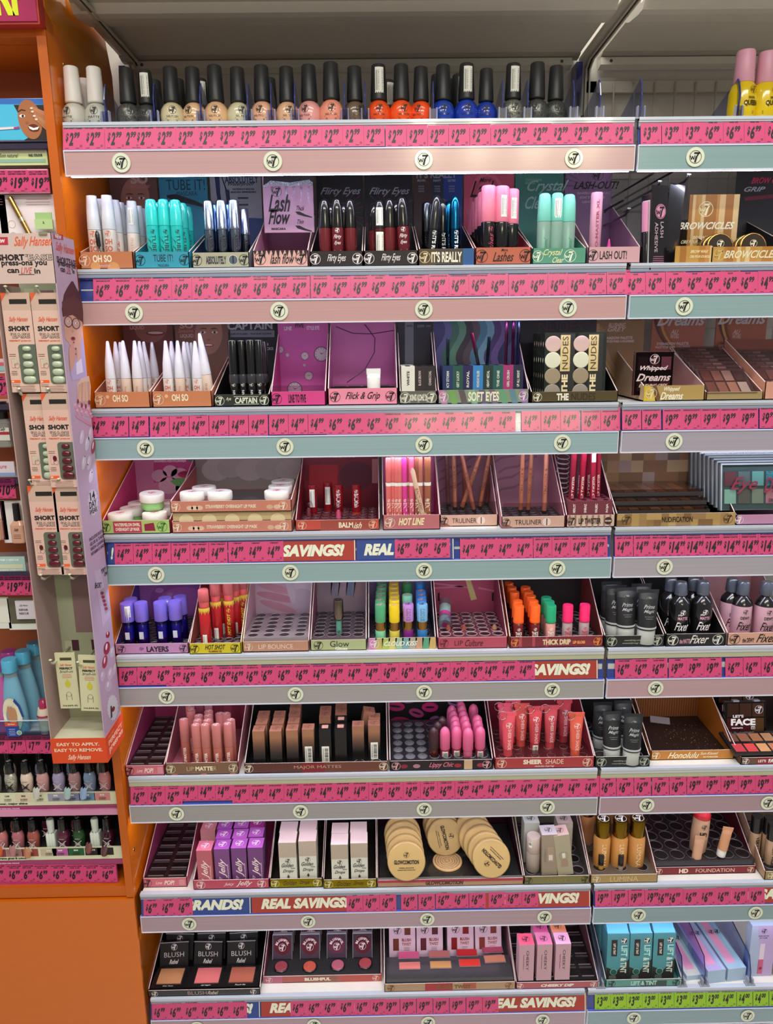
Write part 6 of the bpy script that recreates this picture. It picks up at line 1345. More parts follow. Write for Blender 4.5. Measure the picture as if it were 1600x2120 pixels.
# whipped dreams group
def swirlcard(lab, pxa, pxb, pya, pyb, Y, base, title, sub, cols, n2=None, big=None):
    m = MB(); pa = at(pxa, pyb, Y); pb = at(pxb, pya, Y); k = Ctx(); k.x0 = pa[0]; k.z = pa[1]; k.Y = Y; k.d = 0; k.w = pb[0] - pa[0]; k.bh = pb[1] - pa[1]
    m.box(0, k.w, 0, .0015, 0, k.bh, base)
    for i, cc in enumerate(cols):
        pts = []
        for j in range(9):
            q = j / 8; pts.append((k.w * (.02 + .06 * i + .55 * q * q), k.bh * (1 - q) * (.95 - .04 * i)))
        for p, q in zip(pts, pts[1:]): m.poly([(p[0], -.0002 - .0001 * i, p[1]), (q[0], -.0002 - .0001 * i, q[1]), (q[0] + .006, -.0002 - .0001 * i, q[1]), (p[0] + .006, -.0002 - .0001 * i, p[1])], cc)
    if big: ht(m, k, 'Dreams', big[0], big[1], 100, 24, 'B8B0B0p', 'I', .001)
    ht(m, k, title[0], title[1], title[2], title[3], 9, 'C8A898p', 'I', .001); ht(m, k, title[4], title[1], title[2] + 9, title[3] * 1.1, 9, 'C8A898p', 'I', .001)
    ht(m, k, 'EYESHADOW PALETTE', sub[0], sub[1], 66, 6, 'C8A898p', 'B', .001); ht(m, k, 'PALETTE DE FARD A PAUPIERES', sub[0], sub[1] + 7, 72, 5, 'C8A898p', 'B', .001)
    solo('display_card', m, lab, 'display card', (k.x0, Y, k.z))
swirlcard('golden brown swirl card behind the tilted pink palette', 1226, 1335, 662, 800, .17, '7E5A32p', ('BLUSHING', 1277, 673, 36, 'GREY'), (1276, 700), ['A88858p', '94703Ap', '8A6A58p'])
swirlcard('copper brown swirl card at the middle of the right bay third shelf', 1345, 1462, 645, 745, .20, '9A5238p', ('AU', 1396, 687, 16, 'NATUREL'), (1392, 712), ['4A1E10p', '6A3014p', 'B8823Cp', '8A4A20p'], big=(1410, 663))
swirlcard('copper brown swirl card at the right end of the third shelf', 1476, 1590, 645, 755, .20, '9A5238p', ('AU', 1524, 687, 16, 'NATUREL'), (1520, 716), ['4A1E10p', 'B8823Cp', '6A3014p', '8A4A20p'], big=(1536, 660))
c = cdu('beige pink display box with one standing palette, third shelf right bay', 2, 1332, 1459, hl=.026, sh=.085, bh=.01, depth=.17, out='C8A884p', inn='B88C84p', front='A88C50p', txts=[('Whipped', .46, .74, .26, .36, 'E8E0C8p', 'I'), ('Dreams', .46, .32, .38, .5, 'E8E0C8p', 'I')], logos=[(.12, .38, 'D8C8A8p')], art=lambda m, w, h: (m.poly([(0, -.0002, 0), (w * .22, -.0002, 0), (w * .1, -.0002, h), (0, -.0002, h)], 'C8A830p'), m.poly([(w * .2, -.0002, 0), (w * .3, -.0002, 0), (w * .2, -.0002, h), (w * .14, -.0002, h)], '6A4420p')))
def dream(root):
    m = MB(); W2 = .068
    m.box(0, W2, 0, .008, 0, .075, '5A3438g'); m.box(.001, W2 - .001, -.0006, 0, .001, .074, 'A88890c')
    cs_ = part('case', m, root)
    for i, k in enumerate(('5A3C3C', '704C48', '8A6058', '3A2628', '6E5050', 'C8A0B8')):
        m = MB(); a = .006 + (i % 3) * .020; b = .012 + (i // 3) * .036; m.box(a, a + .017, -.0004, .0002, b - .004, b + .018, k + 'p'); part('shadow_pan', m, cs_)
    m = MB(); m.logo(.0085, W2 / 2, .062, 'C8B0B0p', y=-.0009); m.fit('Whipped', .048, .010, W2 / 2, .046, 'CFB8B8p', y=-.0009, st='I'); m.fit('Dreams', .060, .013, W2 / 2, .031, 'CFB8B8p', y=-.0009, st='I'); m.fit('BLUSHING GREY', .050, .006, W2 / 2, .017, 'CFB8B8p', y=-.0009, st='I'); part('lid_print', m, cs_)
x = at(1313, 800, .03)[0]; inst('dream', 'eyeshadow_palette', dream, (at(1311, 800, .03)[0], .03, c.z + .008), (0, -.0, 0), 'mauve clear lidded palette with brush lettering standing in the beige pink box', 'palette')
def flatpal(k1, pans, w=.086, d_=.072, n=4):
    def b(root):
        m = MB(); m.box(0, w, 0, d_, 0, .008, k1 + 'g'); m.box(.002, w - .002, .002, d_ - .002, .0092, .0125, 'E8E2E2c'); m.box(0, w, 0, .0008, .008, .013, 'DCD6D6c'); cs_ = part('case', m, root)
        for i, k in enumerate(pans):
            a = .006 + (i % n) * (w - .01) / n; q = .006 + (i // n) * (d_ - .008) / max(1, len(pans) // n)
            m = MB(); m.box(a, a + (w - .01) / n - .003, q, q + (d_ - .008) / max(1, len(pans) // n) - .004, .0081, .0088, k + 'p'); part('shadow_pan', m, cs_)
    return b
pans = ('8A5A48', 'A87860', 'C89878', 'D8C8B8', '7A4A3C', '9A6A5C', 'B89888', '5A3C34')
its = []
for k in range(7):
    x = at(1459, 815, .02)[0]; its.append((x, .016 + .0178 * k, D[2] + .004 + .006 * k, (.62, 0, 0), 1.0))
labs = ['clear lidded brown palette in the slanting stack, %s' % s for s in ('front one', 'second from front', 'third from front', 'fourth from front', 'fifth from front', 'sixth from front', 'seventh from front', 'rearmost')]
for it, lb in zip(its, labs): inst('fp', 'eyeshadow_palette', flatpal('5A4442', pans), it[:3], it[3], lb, 'palette', 'slanting stack of clear lidded palettes', it[4])
c = cdu('low folded carton lip under the slanting palettes, third shelf right bay', 2, 1462, 1580, hl=.014, sh=.085, bh=.01, depth=.17, out='B88468p', inn='8A5A48p', front='9A8458p')
c = cdu('peach display box at the right end of the third shelf', 2, 1582, 1760, hl=.03, sh=.10, bh=.1, depth=.17, out='D89878p', inn='8A5A48p', front='C8907Cp', hk='7A3A20p')
for k in range(6): inst('fp', 'eyeshadow_palette', flatpal('5A4442', pans), (c.x0 + .006, .03 + .0178 * k, c.z + .004 + .006 * k), (.62, 0, 0), 'clear lidded brown palette in the peach box, %s' % ['front one', 'second', 'third', 'fourth', 'fifth', 'rearmost'][k], 'palette', 'palettes in the peach box', .95)

# ------------------------------------------------------------------ row 4
def jar(body, lidc='E8E4DCs', mark='D06078p'):
    return lk(('jar', [(18, 0), (20, 2), (20.4, 6), (20.4, 15)], body + 's', LN(28, 3, 10, 2.2, '8A6A60p', 20.6), {'n': 30}), ('lid', [(21.6, 15), (22, 16), (22, 28), (21, 29.5)], lidc, {'n': 30}, lambda m: m.logo(.007, 0, .0, mark, M=Matrix.Translation((0, 0, .0299)) @ Matrix.Rotation(-pi / 2, 4, 'X'), y=-.0002)))
def h_wm(m, c):
    hp(m, c, [(318, 945), (445, 945), (445, 990), (318, 1000)], 'B83C7Cp', .0002)
    for cx, cy, r in ((330, 985, 16), (352, 975, 15), (372, 983, 18), (405, 985, 14), (430, 990, 20), (350, 1005, 22), (385, 1010, 22)): he(m, c, cx, cy, r, r * .8, 'D8A8C0p', .0004)
    he(m, c, 388, 982, 20, 8, 'B02858p', .0006); he(m, c, 388, 980, 16, 3.6, '8A1840p', .0008); hp(m, c, [(352, 996), (366, 990), (410, 990), (425, 1000), (395, 1008), (365, 1006)], '6AB068p', .0005)
    ht(m, c, 'NIACINAMIDE & ACIDE HYALURONIQUE', 352, 955, 66, 6, 'E8D0DCp', 'B', .0006); he(m, c, 412, 952, 22, 7, '2E7858p', .0005)
c = cdu('hot pink display box of green watermelon lip mask jars, fourth shelf', 3, 214, 355, 1110, hl=.0245, sh=.10, bh=.17, depth=.20, out='D03C7Cp', inn='C8386Cp', front='A8C070p', hk='C878A0p', header=h_wm, logos=[(.05, .34, '2E4A20p'), (.88, .38, '3A7A34p')],
        art=lambda m, w, h: (m.box(w * .16, w * .58, -.0002, 0, h * .08, h * .92, 'B82C58p'), m.fit('WATERMELON SWIRL', w * .38, h * .26, w * .37, h * .68, 'E8DCC0p', y=-.0005, st='C'), m.fit('OVERNIGHT LIP MASK', w * .36, h * .26, w * .37, h * .34, 'E8DCC0p', y=-.0005, st='C'), m.poly([(w * .62, -.0003, h * .2), (w * .78, -.0003, h * .2), (w * .76, -.0003, h * .8), (w * .62, -.0003, h * .7)], '8A1C3Cp')))
wm = jar('8FC47C'); Hj = .0295
def jars(c, key, b, lst, pz_, desc, grp):
    z0 = at(pz_[0], pz_[1], c.Y + .026)[1] - Hj
    P_ = [(min(max(at(px, 1050, c.Y + dy)[0], c.x0 + .0245), c.x1 - .0245), c.Y + dy) for px, dy in lst]
    m = MB(); z0 = max(z0, c.z + .003); m.box(.002, c.w - .002, .003, c.d - .004, .001, z0 - c.z - .0006, '4A444Ag'); part('insert_riser', m, c.root)
    for (x, y), lb in zip(P_, order_labels(desc, P_, .02)): inst(key, 'lip_mask_jar', b, (x, y, z0), (0, 0, 0), lb, 'cosmetic jar', grp)
    return z0
z0 = jars(c, 'wm', wm, [(240, .026), (319, .026), (273, .072), (336, .072), (290, .118), (345, .118)], (319, 1064), 'green lip mask jar with white lid', 'green lip mask jars')
x = at(314, 1020, c.Y + .05)[0]; inst('wm', 'lip_mask_jar', wm, (x, c.Y + .048, z0 + .0318), (.06, .04, 0), 'green lip mask jar tilted on top of the others', 'cosmetic jar', 'green lip mask jars')
def h_sm(m, c):
    for i, (cx, cy, r) in enumerate(((460, 985, 30), (495, 975, 30), (530, 985, 30), (565, 978, 32), (600, 985, 30), (450, 1010, 30), (480, 1005, 28), (520, 1010, 30), (560, 1008, 30), (600, 1010, 28))): he(m, c, cx, cy, r, r * .75, ('A89A90p', 'B0A298p')[i % 2], .0002 + .0001 * i)
    he(m, c, 553, 950, 24, 10, 'B86A38p', .0015); hp(m, c, [(520, 956), (585, 956), (588, 974), (516, 974)], '9A6A58p', .0013)
def clouds(m, w, h): [m.disc(.006, -.0002, k, w * q, h * .4, ez=.7) for q, k in ((.16, 'D8B49Cp'), (.2, 'E0C0A8p'), (.24, 'D8B49Cp'), (.82, 'D0A890p'), (.88, 'D8B49Cp'))]
def smk(lab, **kw): return cdu(lab, 3, 357, 607, 1107, hl=.0205, out='C87A68p', inn='B85A58p', front='C47C68p', txts=[('STRAWBERRY OVERNIGHT LIP MASK', .5, .5, .42, .32, 'E8D4C0p', 'C')], logos=[(.045, .38, 'F0DCC8p'), (.93, .38, 'F0DCC8p')], art=clouds, **kw)
cl = smk('lower of two stacked strawberry lip mask trays, fourth shelf', sh=.04, bh=.04, depth=.19)
m = MB(); m.box(.002, cl.w - .002, .004, .18, .021, .036, 'C8B088p', kf='C0A87Cp'); 
for i in range(5): m.disc(.013, .0036, 'D8C8A0p', cl.w * (.12 + .19 * i), .0215, 24, ez=.9)
part('inner_sleeve', m, cl.root)
c = smk('upper of two stacked strawberry lip mask trays, fourth shelf', sh=.05, bh=.125, depth=.20, Y=cl.Y, stack=True, header=h_sm, hk='8E8078p', tray=None)
c.root.location.z += .037; c.z += .037
sm = jar('D8949C', mark='D05070p')
jars(c, 'sm', sm, [(400, .026), (457, .026), (574, .026), (425, .074), (582, .074), (588, .122)], (400, 1022), 'pink lip mask jar with white lid in upper tray', 'pink lip mask jars')
# balmish
def h_bm(m, c): hp(m, c, [(640, 962), (700, 962), (696, 1030), (640, 1030)], 'A8242Cp', .0002); he(m, c, 738, 985, 36, 30, '5A1E2Ap', .0003); ht(m, c, 'HYALURONATE', 712, 945, 44, 5, 'D8A0A8p'); hp(m, c, [(770, 950), (790, 950), (790, 1000), (770, 1000)], 'B87A78p', .0004)
c = cdu('red display box with a few tinted lip balms, fourth shelf', 3, 612, 787, 1100, hl=.019, sh=.105, bh=.15, depth=.17, out='B03038p', inn='9A2434p', front='B84838p', hk='7A1C28p', header=h_bm, txts=[('BALM', .6, .5, .17, .52, 'E8E0C0p', 'C'), ('ish', .74, .45, .1, .6, 'E8E0C0p', 'S')], logos=[(.08, .4, 'E8B8A0p'), (.92, .4, 'E8B8A0p')], tray=(7, 5, .01, .008, '6A2C38g', None) if 0 else None,
        art=lambda m, w, h: m.box(w * .3, w * .9, -.0002, 0, 0, h, '9A4438p'))
m = MB(); m.box(.002, c.w - .002, .004, .14, .002, .010, '5A2430g')
for i in range(8):
    for j in range(6): m.lathe([(.0075, .0102), (.008, .0112), (.0068, .0113)], '8A5A64g', 12, cx=.014 + i * (c.w - .024) / 7.2, cy=.014 + j * .022, cap=False)
part('insert_tray', m, c.root)
bt = lambda: (T('BALMish', 26, 8, 33, 'E8DCDCp', 9.0, 'C', 'v'), LG(3.6, 50, 'E8DCDCp', 9.0))
balmd = lk(('tube', [(8.3, 0), (8.6, 1), (8.6, 10)], 'B83A28s'), ('cap', [(8.7, 10.5), (8.7, 60), (8.2, 62)], '8A141Eg', *bt()))
balms = lk(('tube', [(8.3, 0), (8.6, 1), (8.6, 10)], '8A1C24s'), ('cap', [(8.7, 10.5), (8.7, 60), (8.2, 62)], '8A1420g', BC(10, 34, 38, 9.0, 'v')))
for px, py, kk, bb, l in ((678, 999, 'bmb', balms, 'back barcoded'), (737, 1003, 'bma', balmd, 'right labelled'), (700, 1003, 'bma', balmd, 'middle labelled'), (646, 1004, 'bmb', balms, 'left')):
    x, y = atz(px, py, c.z + .004 + .062); inst(kk, 'lip_balm', bb, (x, y, c.z + .004), (0, 0, 0), l + ' deep red lip balm stick in the red box', 'lip balm', 'red lip balms')
tester = lambda col: lk(('stick', [(4.5, 0), (5, 1), (5, 12), (4, 14), (4, 20), (2, 24)], col + 's'), ('cover', [(8.2, 0), (8.4, 1), (8.4, 30), (6, 36), (2.5, 38.5)], 'F0E8ECc'))
for px, py, col, l in ((638, 1036, '8A3A4C', 'left'), (700, 1040, 'E0608C', 'middle pink')):
    x, y = atz(px, py, c.z + .001 + .0385); inst('te' + col, 'lip_tester', tester(col), (x, y, c.z + .0014), (0, 0, 0), l + ' clear domed tester in the red balm box', 'tester', 'clear domed testers in the red box')
# hot line
c = cdu('rose display box full of coral and brown lip liners, fourth shelf', 3, 793, 912, 1101, hl=.027, sh=.12, bh=.17, depth=.13, out='C8507Cp', inn='A82C58p', front='B86A70p', hk='C8709Cp', txts=[('HOT LINE', .5, .55, .46, .5, 'E8DCB0p', 'J')], logos=[(.12, .34, 'E8D8C0p')])
def hl(col): return lk(('pen', [(4.5, 0), (5, 1), (5, 76)], col + 's', T('HOT LINE', 36, 6, 28, 'F0E0D8p', 5.2, 'C', 'u'), LG(3, 50, 'F0E0D8p', 5.2)), ('grip', [(5.1, 76), (5.2, 77), (5.2, 82)], 'E8E4E0s'), ('cap', [(5.2, 82.5), (5.4, 83), (5.2, 126), (4.6, 127)], col + 'g'))
P_, R_, M2, B_ = 'D86A68', 'D85A7C', 'D83C98', '9A5A40'
lst = [(804, 950, P_, 0), (818, 953, P_, -.04), (828, 955, 'D87070', 0), (840, 951, M2, .02), (813, 945, P_, 0), (853, 950, R_, 0), (873, 952, 'B06858', .01), (864, 948, '8A4C38', 0), (890, 954, B_, 0), (884, 946, B_, 0), (846, 944, 'A85C48', 0)]
its = []
for px, py, col, ry in lst:
    x, y = atz(px, py, c.z + .003 + .127); Yq = max(min(y, c.Y + .1), c.Y + .01)
    its.append((x, Yq, c.z + .002, (0, -ry, 0), 1.0, 'hl' + col, hl(col)))
batch('hl', 'lip_liner', None, its, 'coloured lip liner standing in the rose box', 'lip liner', 'lip liners in the rose box', .012)
x, y = atz(866, 1074, c.z + .03); inst('hlx', 'lip_liner', lk(('pen', [(4.2, 0), (4.6, 2), (4.6, 100), (2, 108), (1, 118)], 'C8A890s', T('HOT LINE', 40, 5, 50, '8A4A40p', 4.8, 'C', 'u'))), (at(880, 1070, c.Y + .006)[0], c.Y + .007, c.z + .006), (0, -.22, 0), 'uncapped beige lip liner leaning across the rose box', 'lip liner')
# truliner boxes
def h_zebra(cols):
    def f(m, c):
        rr = random.Random(4)
        for i in range(7):
            z0 = c.bh * (.2 + .12 * i); x0 = rr.uniform(0, c.w * .3); pts = []
            for j in range(7): q = j / 6; pts.append((min(x0 + q * c.w * .65, c.w), min(z0 + q * .03 + .003 * math.sin(q * 9), c.bh - .006)))
            for p, q in zip(pts, pts[1:]): m.poly([(p[0], c.d - .0003, p[1]), (q[0], c.d - .0003, q[1]), (q[0], c.d - .0003, q[1] + .005), (p[0], c.d - .0003, p[1] + .005)], cols)
    return f
def tru(root_lab, pxa, pxb, pyb, cont):
    c = cdu(root_lab, 3, pxa, pxb, pyb, hl=.021, sh=.12, bh=.17, depth=.13, out='C88C98p', inn='B87A88p', front='C8A090p', hk='A87488p', header=h_zebra('8A6070p'), txts=[('TRULINER', .42, .5, .42, .42, '2A1C1Ap', 'n')], logos=[(.07, .36, '2A1C1Ap')],
            art=lambda m, w, h: (m.disc(.0075, -.0002, 'E0C8C0p', w * .71, h * .5), m.box(w * .705, w * .72, -.0004, -.0002, h * .2, h * .8, '3A2420p'), m.poly([(0, -.0002, 0), (w * .2, -.0002, 0), (w * .1, -.0002, h * .3), (0, -.0002, h * .35)], '8A5A50p')))
    m = MB(); m.box(.002, c.w - .002, .004, .10, .002, .016, '26262Ag'); m.box(.002, c.w - .002, .002, .0026, .016, .045, 'E8DCE0c')
    for i in range(6):
        for j in range(5): m.lathe([(.006, .0162), (.0064, .0172), (.0054, .0174)], '6A6A72g', 10, cx=.012 + i * (c.w - .024) / 5, cy=.014 + j * .019, cap=False)
    part('insert_tray', m, c.root)
    its = []
    for px, pyb_, ry, L_, col in cont:
        zb = c.z + .010; x, y = atz(px, pyb_, zb); y = max(y, c.Y + .012); y = min(y, c.Y + .1)
        its.append((x, y, zb, (0, ry, 0), L_ / .14, 'tl' + col, lk(('pencil', [(1, 0), (3.9, 8), (4, 10), (4, 139), (3.6, 140)], col + 's', T('TRULINER', 40, 4.2, 62, '3A2018p', 4.2, 'n', 'u'), LG(2.4, 88, '3A2018p', 4.2), {'n': 12}), ('end_cap', [(4.2, 0), (4.3, 12)], '1A1A1Cg'))))
    batch('tl', 'lip_pencil', None, its, 'slim brown lip pencil in the %s zebra box' % ('left' if pxa < 1000 else 'right'), 'lip pencil', 'lip pencils in the %s zebra box' % ('left' if pxa < 1000 else 'right'), .008)
    return c
tru('left pink zebra display box of brown lip pencils, fourth shelf', 911, 1031, 1090, [(929, 1055, -.05, .14, '7A4A44'), (942, 1062, -.03, .14, 'A86A50'), (952, 1062, .32, .145, 'B06A4C'), (983, 1066, -.22, .13, 'A8604A'), (991, 1060, .16, .14, '9A5A40'), (962, 1052, -.04, .14, '9A5444'), (1004, 1050, .12, .135, '8A5044')])
tru('right pink zebra display box of brown lip pencils, fourth shelf', 1038, 1170, 1095, [(1077, 1068, .01, .14, 'B0684A'), (1092, 1068, .03, .14, '9A5C40'), (1126, 1070, 0, .14, 'B87058')])
# lip twister
c = cdu('plum display box with swirl front and red wine lip crayons, fourth shelf', 3, 1172, 1273, 1094, hl=.022, sh=.12, bh=.17, depth=.12, out='9A4454p', inn='6A2434p', front='C8B09Cp', hk='5A1C2Cp', txts=[('LIP TWISTER', .48, .5, .46, .48, '18100Ep', 'C')], logos=[(.1, .36, '18100Ep')],
        art=lambda m, w, h: ([m.poly([(w * .5, -.0002, h * .5), (w * (.5 + .8 * math.cos(a)), -.0002, h * .5 + w * .5 * math.sin(a)), (w * (.5 + .8 * math.cos(a + .2)), -.0002, h * .5 + w * .5 * math.sin(a + .2))], '7A3A3Cp') for a in []], m.disc(.007, -.0002, '3A1C1Cp', w * .86, h * .5), m.fit('MIXED BERRIES', .011, .003, w * .86, h * .5, 'E8DCC8p', y=-.0004, st='C'), [m.box(w * (.04 + .12 * i), w * (.08 + .12 * i), -.00015, 0, 0, h, '9A6A60p') for i in range(8)]))
t = thing('pencil_rack', 'plum four shade rack holding the wine red lip crayons', 'pencil rack', (c.x0 + .004, c.Y + .004, c.z + .0014))
w4 = (c.w - .008) / 4; seg_block([(a, w4, '6E2C3Cp', 'E8D4D4p') for a in ('MERLOT', 'SHIRAZ', 'MALBEC', 'ROJA')], .045, .065, .026)(t)
its = []
for px, py, col, st in ((1184, 1045, '8A1830', 0), (1197, 1040, '6A3040', 0), (1204, 1045, '9A1434', 0), (1218, 1040, '8A1430', 0), (1228, 1045, 'A01838', 1), (1238, 1040, 'A01434', 0)):
    Y = c.Y + .022 + (.018 if py < 1042 else 0); x = at(px, 1000, Y)[0]
    its.append((x, Y, c.z + .047, (0, -.03 if px > 1210 else .02, 0), 1.0, 'lt' + col + str(st), lk(('crayon', [(4.6, 0), (5, 1), (5, 70)], col + 'g', T('LIP TWISTER', 40, 4, 22, 'E0C0C0p', 5.2, 'C', 'u')), ('cap', [(5.2, 70), (5.4, 71), (5.2, 112), (4.6, 113)], col + 'g', *([BC(8, 34, 84, 5.5, 'v')] if st else [])))))
batch('lt', 'lip_crayon', None, its, 'wine red lip crayon in the plum box', 'lip crayon', 'wine red lip crayons', .012)
m = MB()
for i in range(8): m.lathe([(.012, 0), (.0125, .0012), (.0115, .0022)], 'B0A0A8g', 20, Matrix.Translation((at(1166, 1000, c.Y + .075)[0], c.Y + .085, c.z + .05 + .009 * i)) @ Matrix.Rotation(.3, 4, 'X'), cap=False)
solo('clear_coil', m, 'coil of clear plastic rings at the left inside the plum box', 'coil')
# nudification
def h_nd(m, c):
    rr = random.Random(2); n = 9; w = c.w / n
    for i in range(n):
        for j in range(9): m.poly([(i * w, c.d - .0002, j * w), ((i + 1) * w, c.d - .0002, j * w), ((i + 1) * w, c.d - .0002, min((j + 1) * w, c.bh)), (i * w, c.d - .0002, min((j + 1) * w, c.bh))], rr.choice(['A8825Ap', 'B08C64p', '8A6444p', '9A7448p', 'C0A080p', '7A5A3Cp', '6A5A54p', 'B89A70p', 'A08A80p', '6A7A64p' if j > 6 else '94704Ap'])) if j * w < c.bh else 0
def a_nd(m, w, h):
    rr = random.Random(9)
    for i in range(16):
        for j in range(2): m.poly([(i * w / 16, -.0002, j * h / 2), ((i + 1) * w / 16, -.0002, j * h / 2), ((i + 1) * w / 16, -.0002, (j + 1) * h / 2), (i * w / 16, -.0002, (j + 1) * h / 2)], rr.choice(['9A7A48p', 'A88850p', '8A6A3Cp', '7A5A34p', 'B0905Cp', '94744Cp']))
c = cdu('pixel patterned brown display box of clear lidded palettes, fourth shelf', 3, 1276, 1521, 1092, hl=.023, sh=.12, bh=.16, depth=.15, out='5A4028p', inn='2A1E16p', front='94744Cp', header=h_nd, txts=[('NUDIFICATION', .51, .5, .26, .44, '2A1C10p', 'C')], logos=[(.08, .38, '3A281Cp'), (.94, .38, '3A281Cp')], art=a_nd)
pn = ('B86A40', 'C8885C', '9A5A38', 'D0A080', 'C87848', 'A87050', 'D88C50', '8A5034')
for k in range(4):
    inst('nd', 'eyeshadow_palette', flatpal('3A3634', pn, .17, .085, 8), (c.x0 + .006, c.Y + .008 + .016 * k, c.z + .003 + .0131 * k), (0, 0, 0), 'clear lidded pan palette in the pixel box, %s' % (['lowest, front', 'second', 'third', 'topmost'][k]), 'palette', 'palettes in the pixel box')
# eye dream palettes on the right
c = cdu('lilac pink display box of large clear palettes, right end of fourth shelf', 3, 1523, 1720, 1088, hl=.018, sh=.05, bh=.05, depth=.17, out='B890B8p', inn='8A5A80p', front='B884A8p', logos=[(.03, .42, 'F0E0E8p')])
def eyep(root):
    m = MB(); W2, H2 = .16, .085
    m.box(0, W2, 0, .009, 0, H2, '60686Ag'); m.box(.002, W2 - .002, -.004, -.001, .002, H2 - .002, 'E4ECECc'); m.box(0, W2, -.005, .0, H2 - .003, H2, 'A8B4B8g'); m.box(0, .002, -.005, 0, 0, H2, 'A8B4B8g'); cs_ = part('case', m, root)
    for i in range(12):
        k = ('6A3038', '5A686A', '6AA09A', '58A8B8', '3E7884', 'C0A8B8', '8AB0A0', '5C5248', '7A8270', 'B8707C', '604858', '9A8A70')[i]; a = .008 + (i % 6) * .025; q = .044 - (i // 6) * .032
        m = MB(); m.box(a, a + .021, -.0012, .0004, q, q + .026, k + 'x' if i in (3, 4) else k + 'p'); part('shadow_pan', m, cs_)
    m = MB(); m.fit('Eye', .05, .030, .042, .045, '7A1C38p', y=-.0052, st='S'); m.fit('Dream', .055, .028, .105, .045, '7A1C38p', y=-.0052, st='S'); m.fit('DREAM BIG', .026, .006, .100, .018, '3A2A30p', y=-.0052, st='B'); part('lid_print', m, cs_)
for k in range(8):
    x = at(1490 - 8.5 * k, 1050, c.Y + .02 + .014 * k)[0]
    inst('eye', 'eyeshadow_palette', eyep, (x, c.Y + .02 + .0155 * k, c.z + .022 + .002 * k), (-.18, 0, 0), 'large clear teal toned palette, %s of the leaning row' % ['front', 'second', 'third', 'fourth', 'fifth', 'sixth', 'seventh', 'rearmost'][k], 'palette', 'large clear palettes at the right')
# ------------------------------------------------------------------ row 5
def csc(c, tops, h, zo, half):
    """scale that lets the front cartons stand behind the front panel"""
    s = 1.0
    for t in tops:
        if atz(t[0], t[1], c.z + zo + h)[1] < c.Y + half + .003: s = min(s, (at(t[0], t[1], c.Y + half + .003)[1] - c.z - zo) / h)
    return s
def carton(w, d, h, kb, kt=None, draw=None, kf=None):
    def b(root):
        m = MB(); m.box(-w / 2, w / 2, 0, d, 0, h, kb, kt=kt, kf=kf)
        if draw: draw(m)
        part('carton', m, root)
    return b
def lidlogo(m, r, x, y, z, k, rot=0): m.logo(r, 0, 0, k, M=Matrix.Translation((x, y, z)) @ Matrix.Rotation(rot, 4, 'Z') @ Matrix.Rotation(-pi / 2, 4, 'X'), y=-.0003)
def toplogo(r, z, k): return lambda m: lidlogo(m, r, 0, 0, z + .0002, k)
def h_ly(m, c): [he(m, c, cx, cy, r, r * .6, k, .0003 + .0001 * i) for i, (cx, cy, r, k) in enumerate(((380, 1240, 70, '8A4A9Cp'), (380, 1245, 50, 'A05AA8p'), (330, 1222, 9, 'B07ABCp'), (352, 1230, 6, 'B07ABCp')))]
c = cdu('lilac display box of purple capped lip tints, fifth shelf', 4, 238, 392, 1354, hl=.020, sh=.10, bh=.14, depth=.16, out='B87AB0p', inn='5A3A9Cp', front='BC86B4p', hk='9A5AA8p', header=h_ly, txts=[('LAYERS', .58, .45, .30, .56, '1A141Ep', 'C'), ('lip', .36, .5, .07, .4, '5A3A6Ap', 'S')], logos=[(.09, .38, '2A1C30p'), (.93, .38, '2A1C30p')], tray=(8, 5, .012, .009, '2A2448g', None, '8A84B0g')) if 0 else \
    cdu('lilac display box of purple capped lip tints, fifth shelf', 4, 238, 392, 1354, hl=.020, sh=.10, bh=.14, depth=.16, out='B87AB0p', inn='5A3A9Cp', front='BC86B4p', hk='9A5AA8p', header=h_ly, txts=[('LAYERS', .58, .45, .30, .56, '1A141Ep', 'C'), ('lip', .36, .5, .07, .4, '5A3A6Ap', 'S')], logos=[(.09, .38, '2A1C30p'), (.93, .38, '2A1C30p')], tray=(7, 6, .012, .009, '2E2A3Eg'))
tint = lambda st: lk(('bottle', [(10.5, 0), (11.5, 1), (11.5, 54), (9, 56)], 'A8A0E0c', {'n': 20}), ('ink', [(8, 1), (9, 2), (9, 24)], '5A1468g'), ('label', [(9.2, 24), (9.2, 50)], '3A2A9Cg', lambda m: m.poly([(-.004, -.0118, .024), (.004, -.0118, .024), (.004, -.0118, .038), (-.004, -.0118, .038)], 'C8C8D8p')), ('cap', [(12, 57), (12.4, 58), (12.2, 90), (11.6, 92)], '7A68D0s', {'n': 24}, *([BC(10, 30, 74, 12.3, 'v', .35)] if st else [])))
A = ('tiA', tint(1)); B = ('tiB', tint(0))
put(c, 'ti', 'lip_tint', tint(0), .092, [(262, 1248), (291, 1247), (331, 1246), (361, 1244), (270, 1239), (341, 1237), (372, 1234)], .003, 'purple capped lip tint bottle in the lilac box', 'lip tint', 'purple capped lip tints', keys=[A, B, B, B, B, A, B])
c = cdu('yellow fronted display box of red plumping oils, fifth shelf', 4, 393, 501, 1356, hl=.021, sh=.13, bh=.16, depth=.16, out='D8C83Cp', inn='B85A50p', front='D0C028p', hk='A82C30p', txts=[('HOT SHOT', .5, .62, .4, .46, '3A2A0Cp', 'I'), ('PLUMPING OIL', .5, .22, .26, .2, '8A4A1Cp', 'B')], logos=[(.1, .4, '3A3008p'), (.88, .4, '3A3008p')], tray=(5, 7, .012, .008, '40262Cg'))
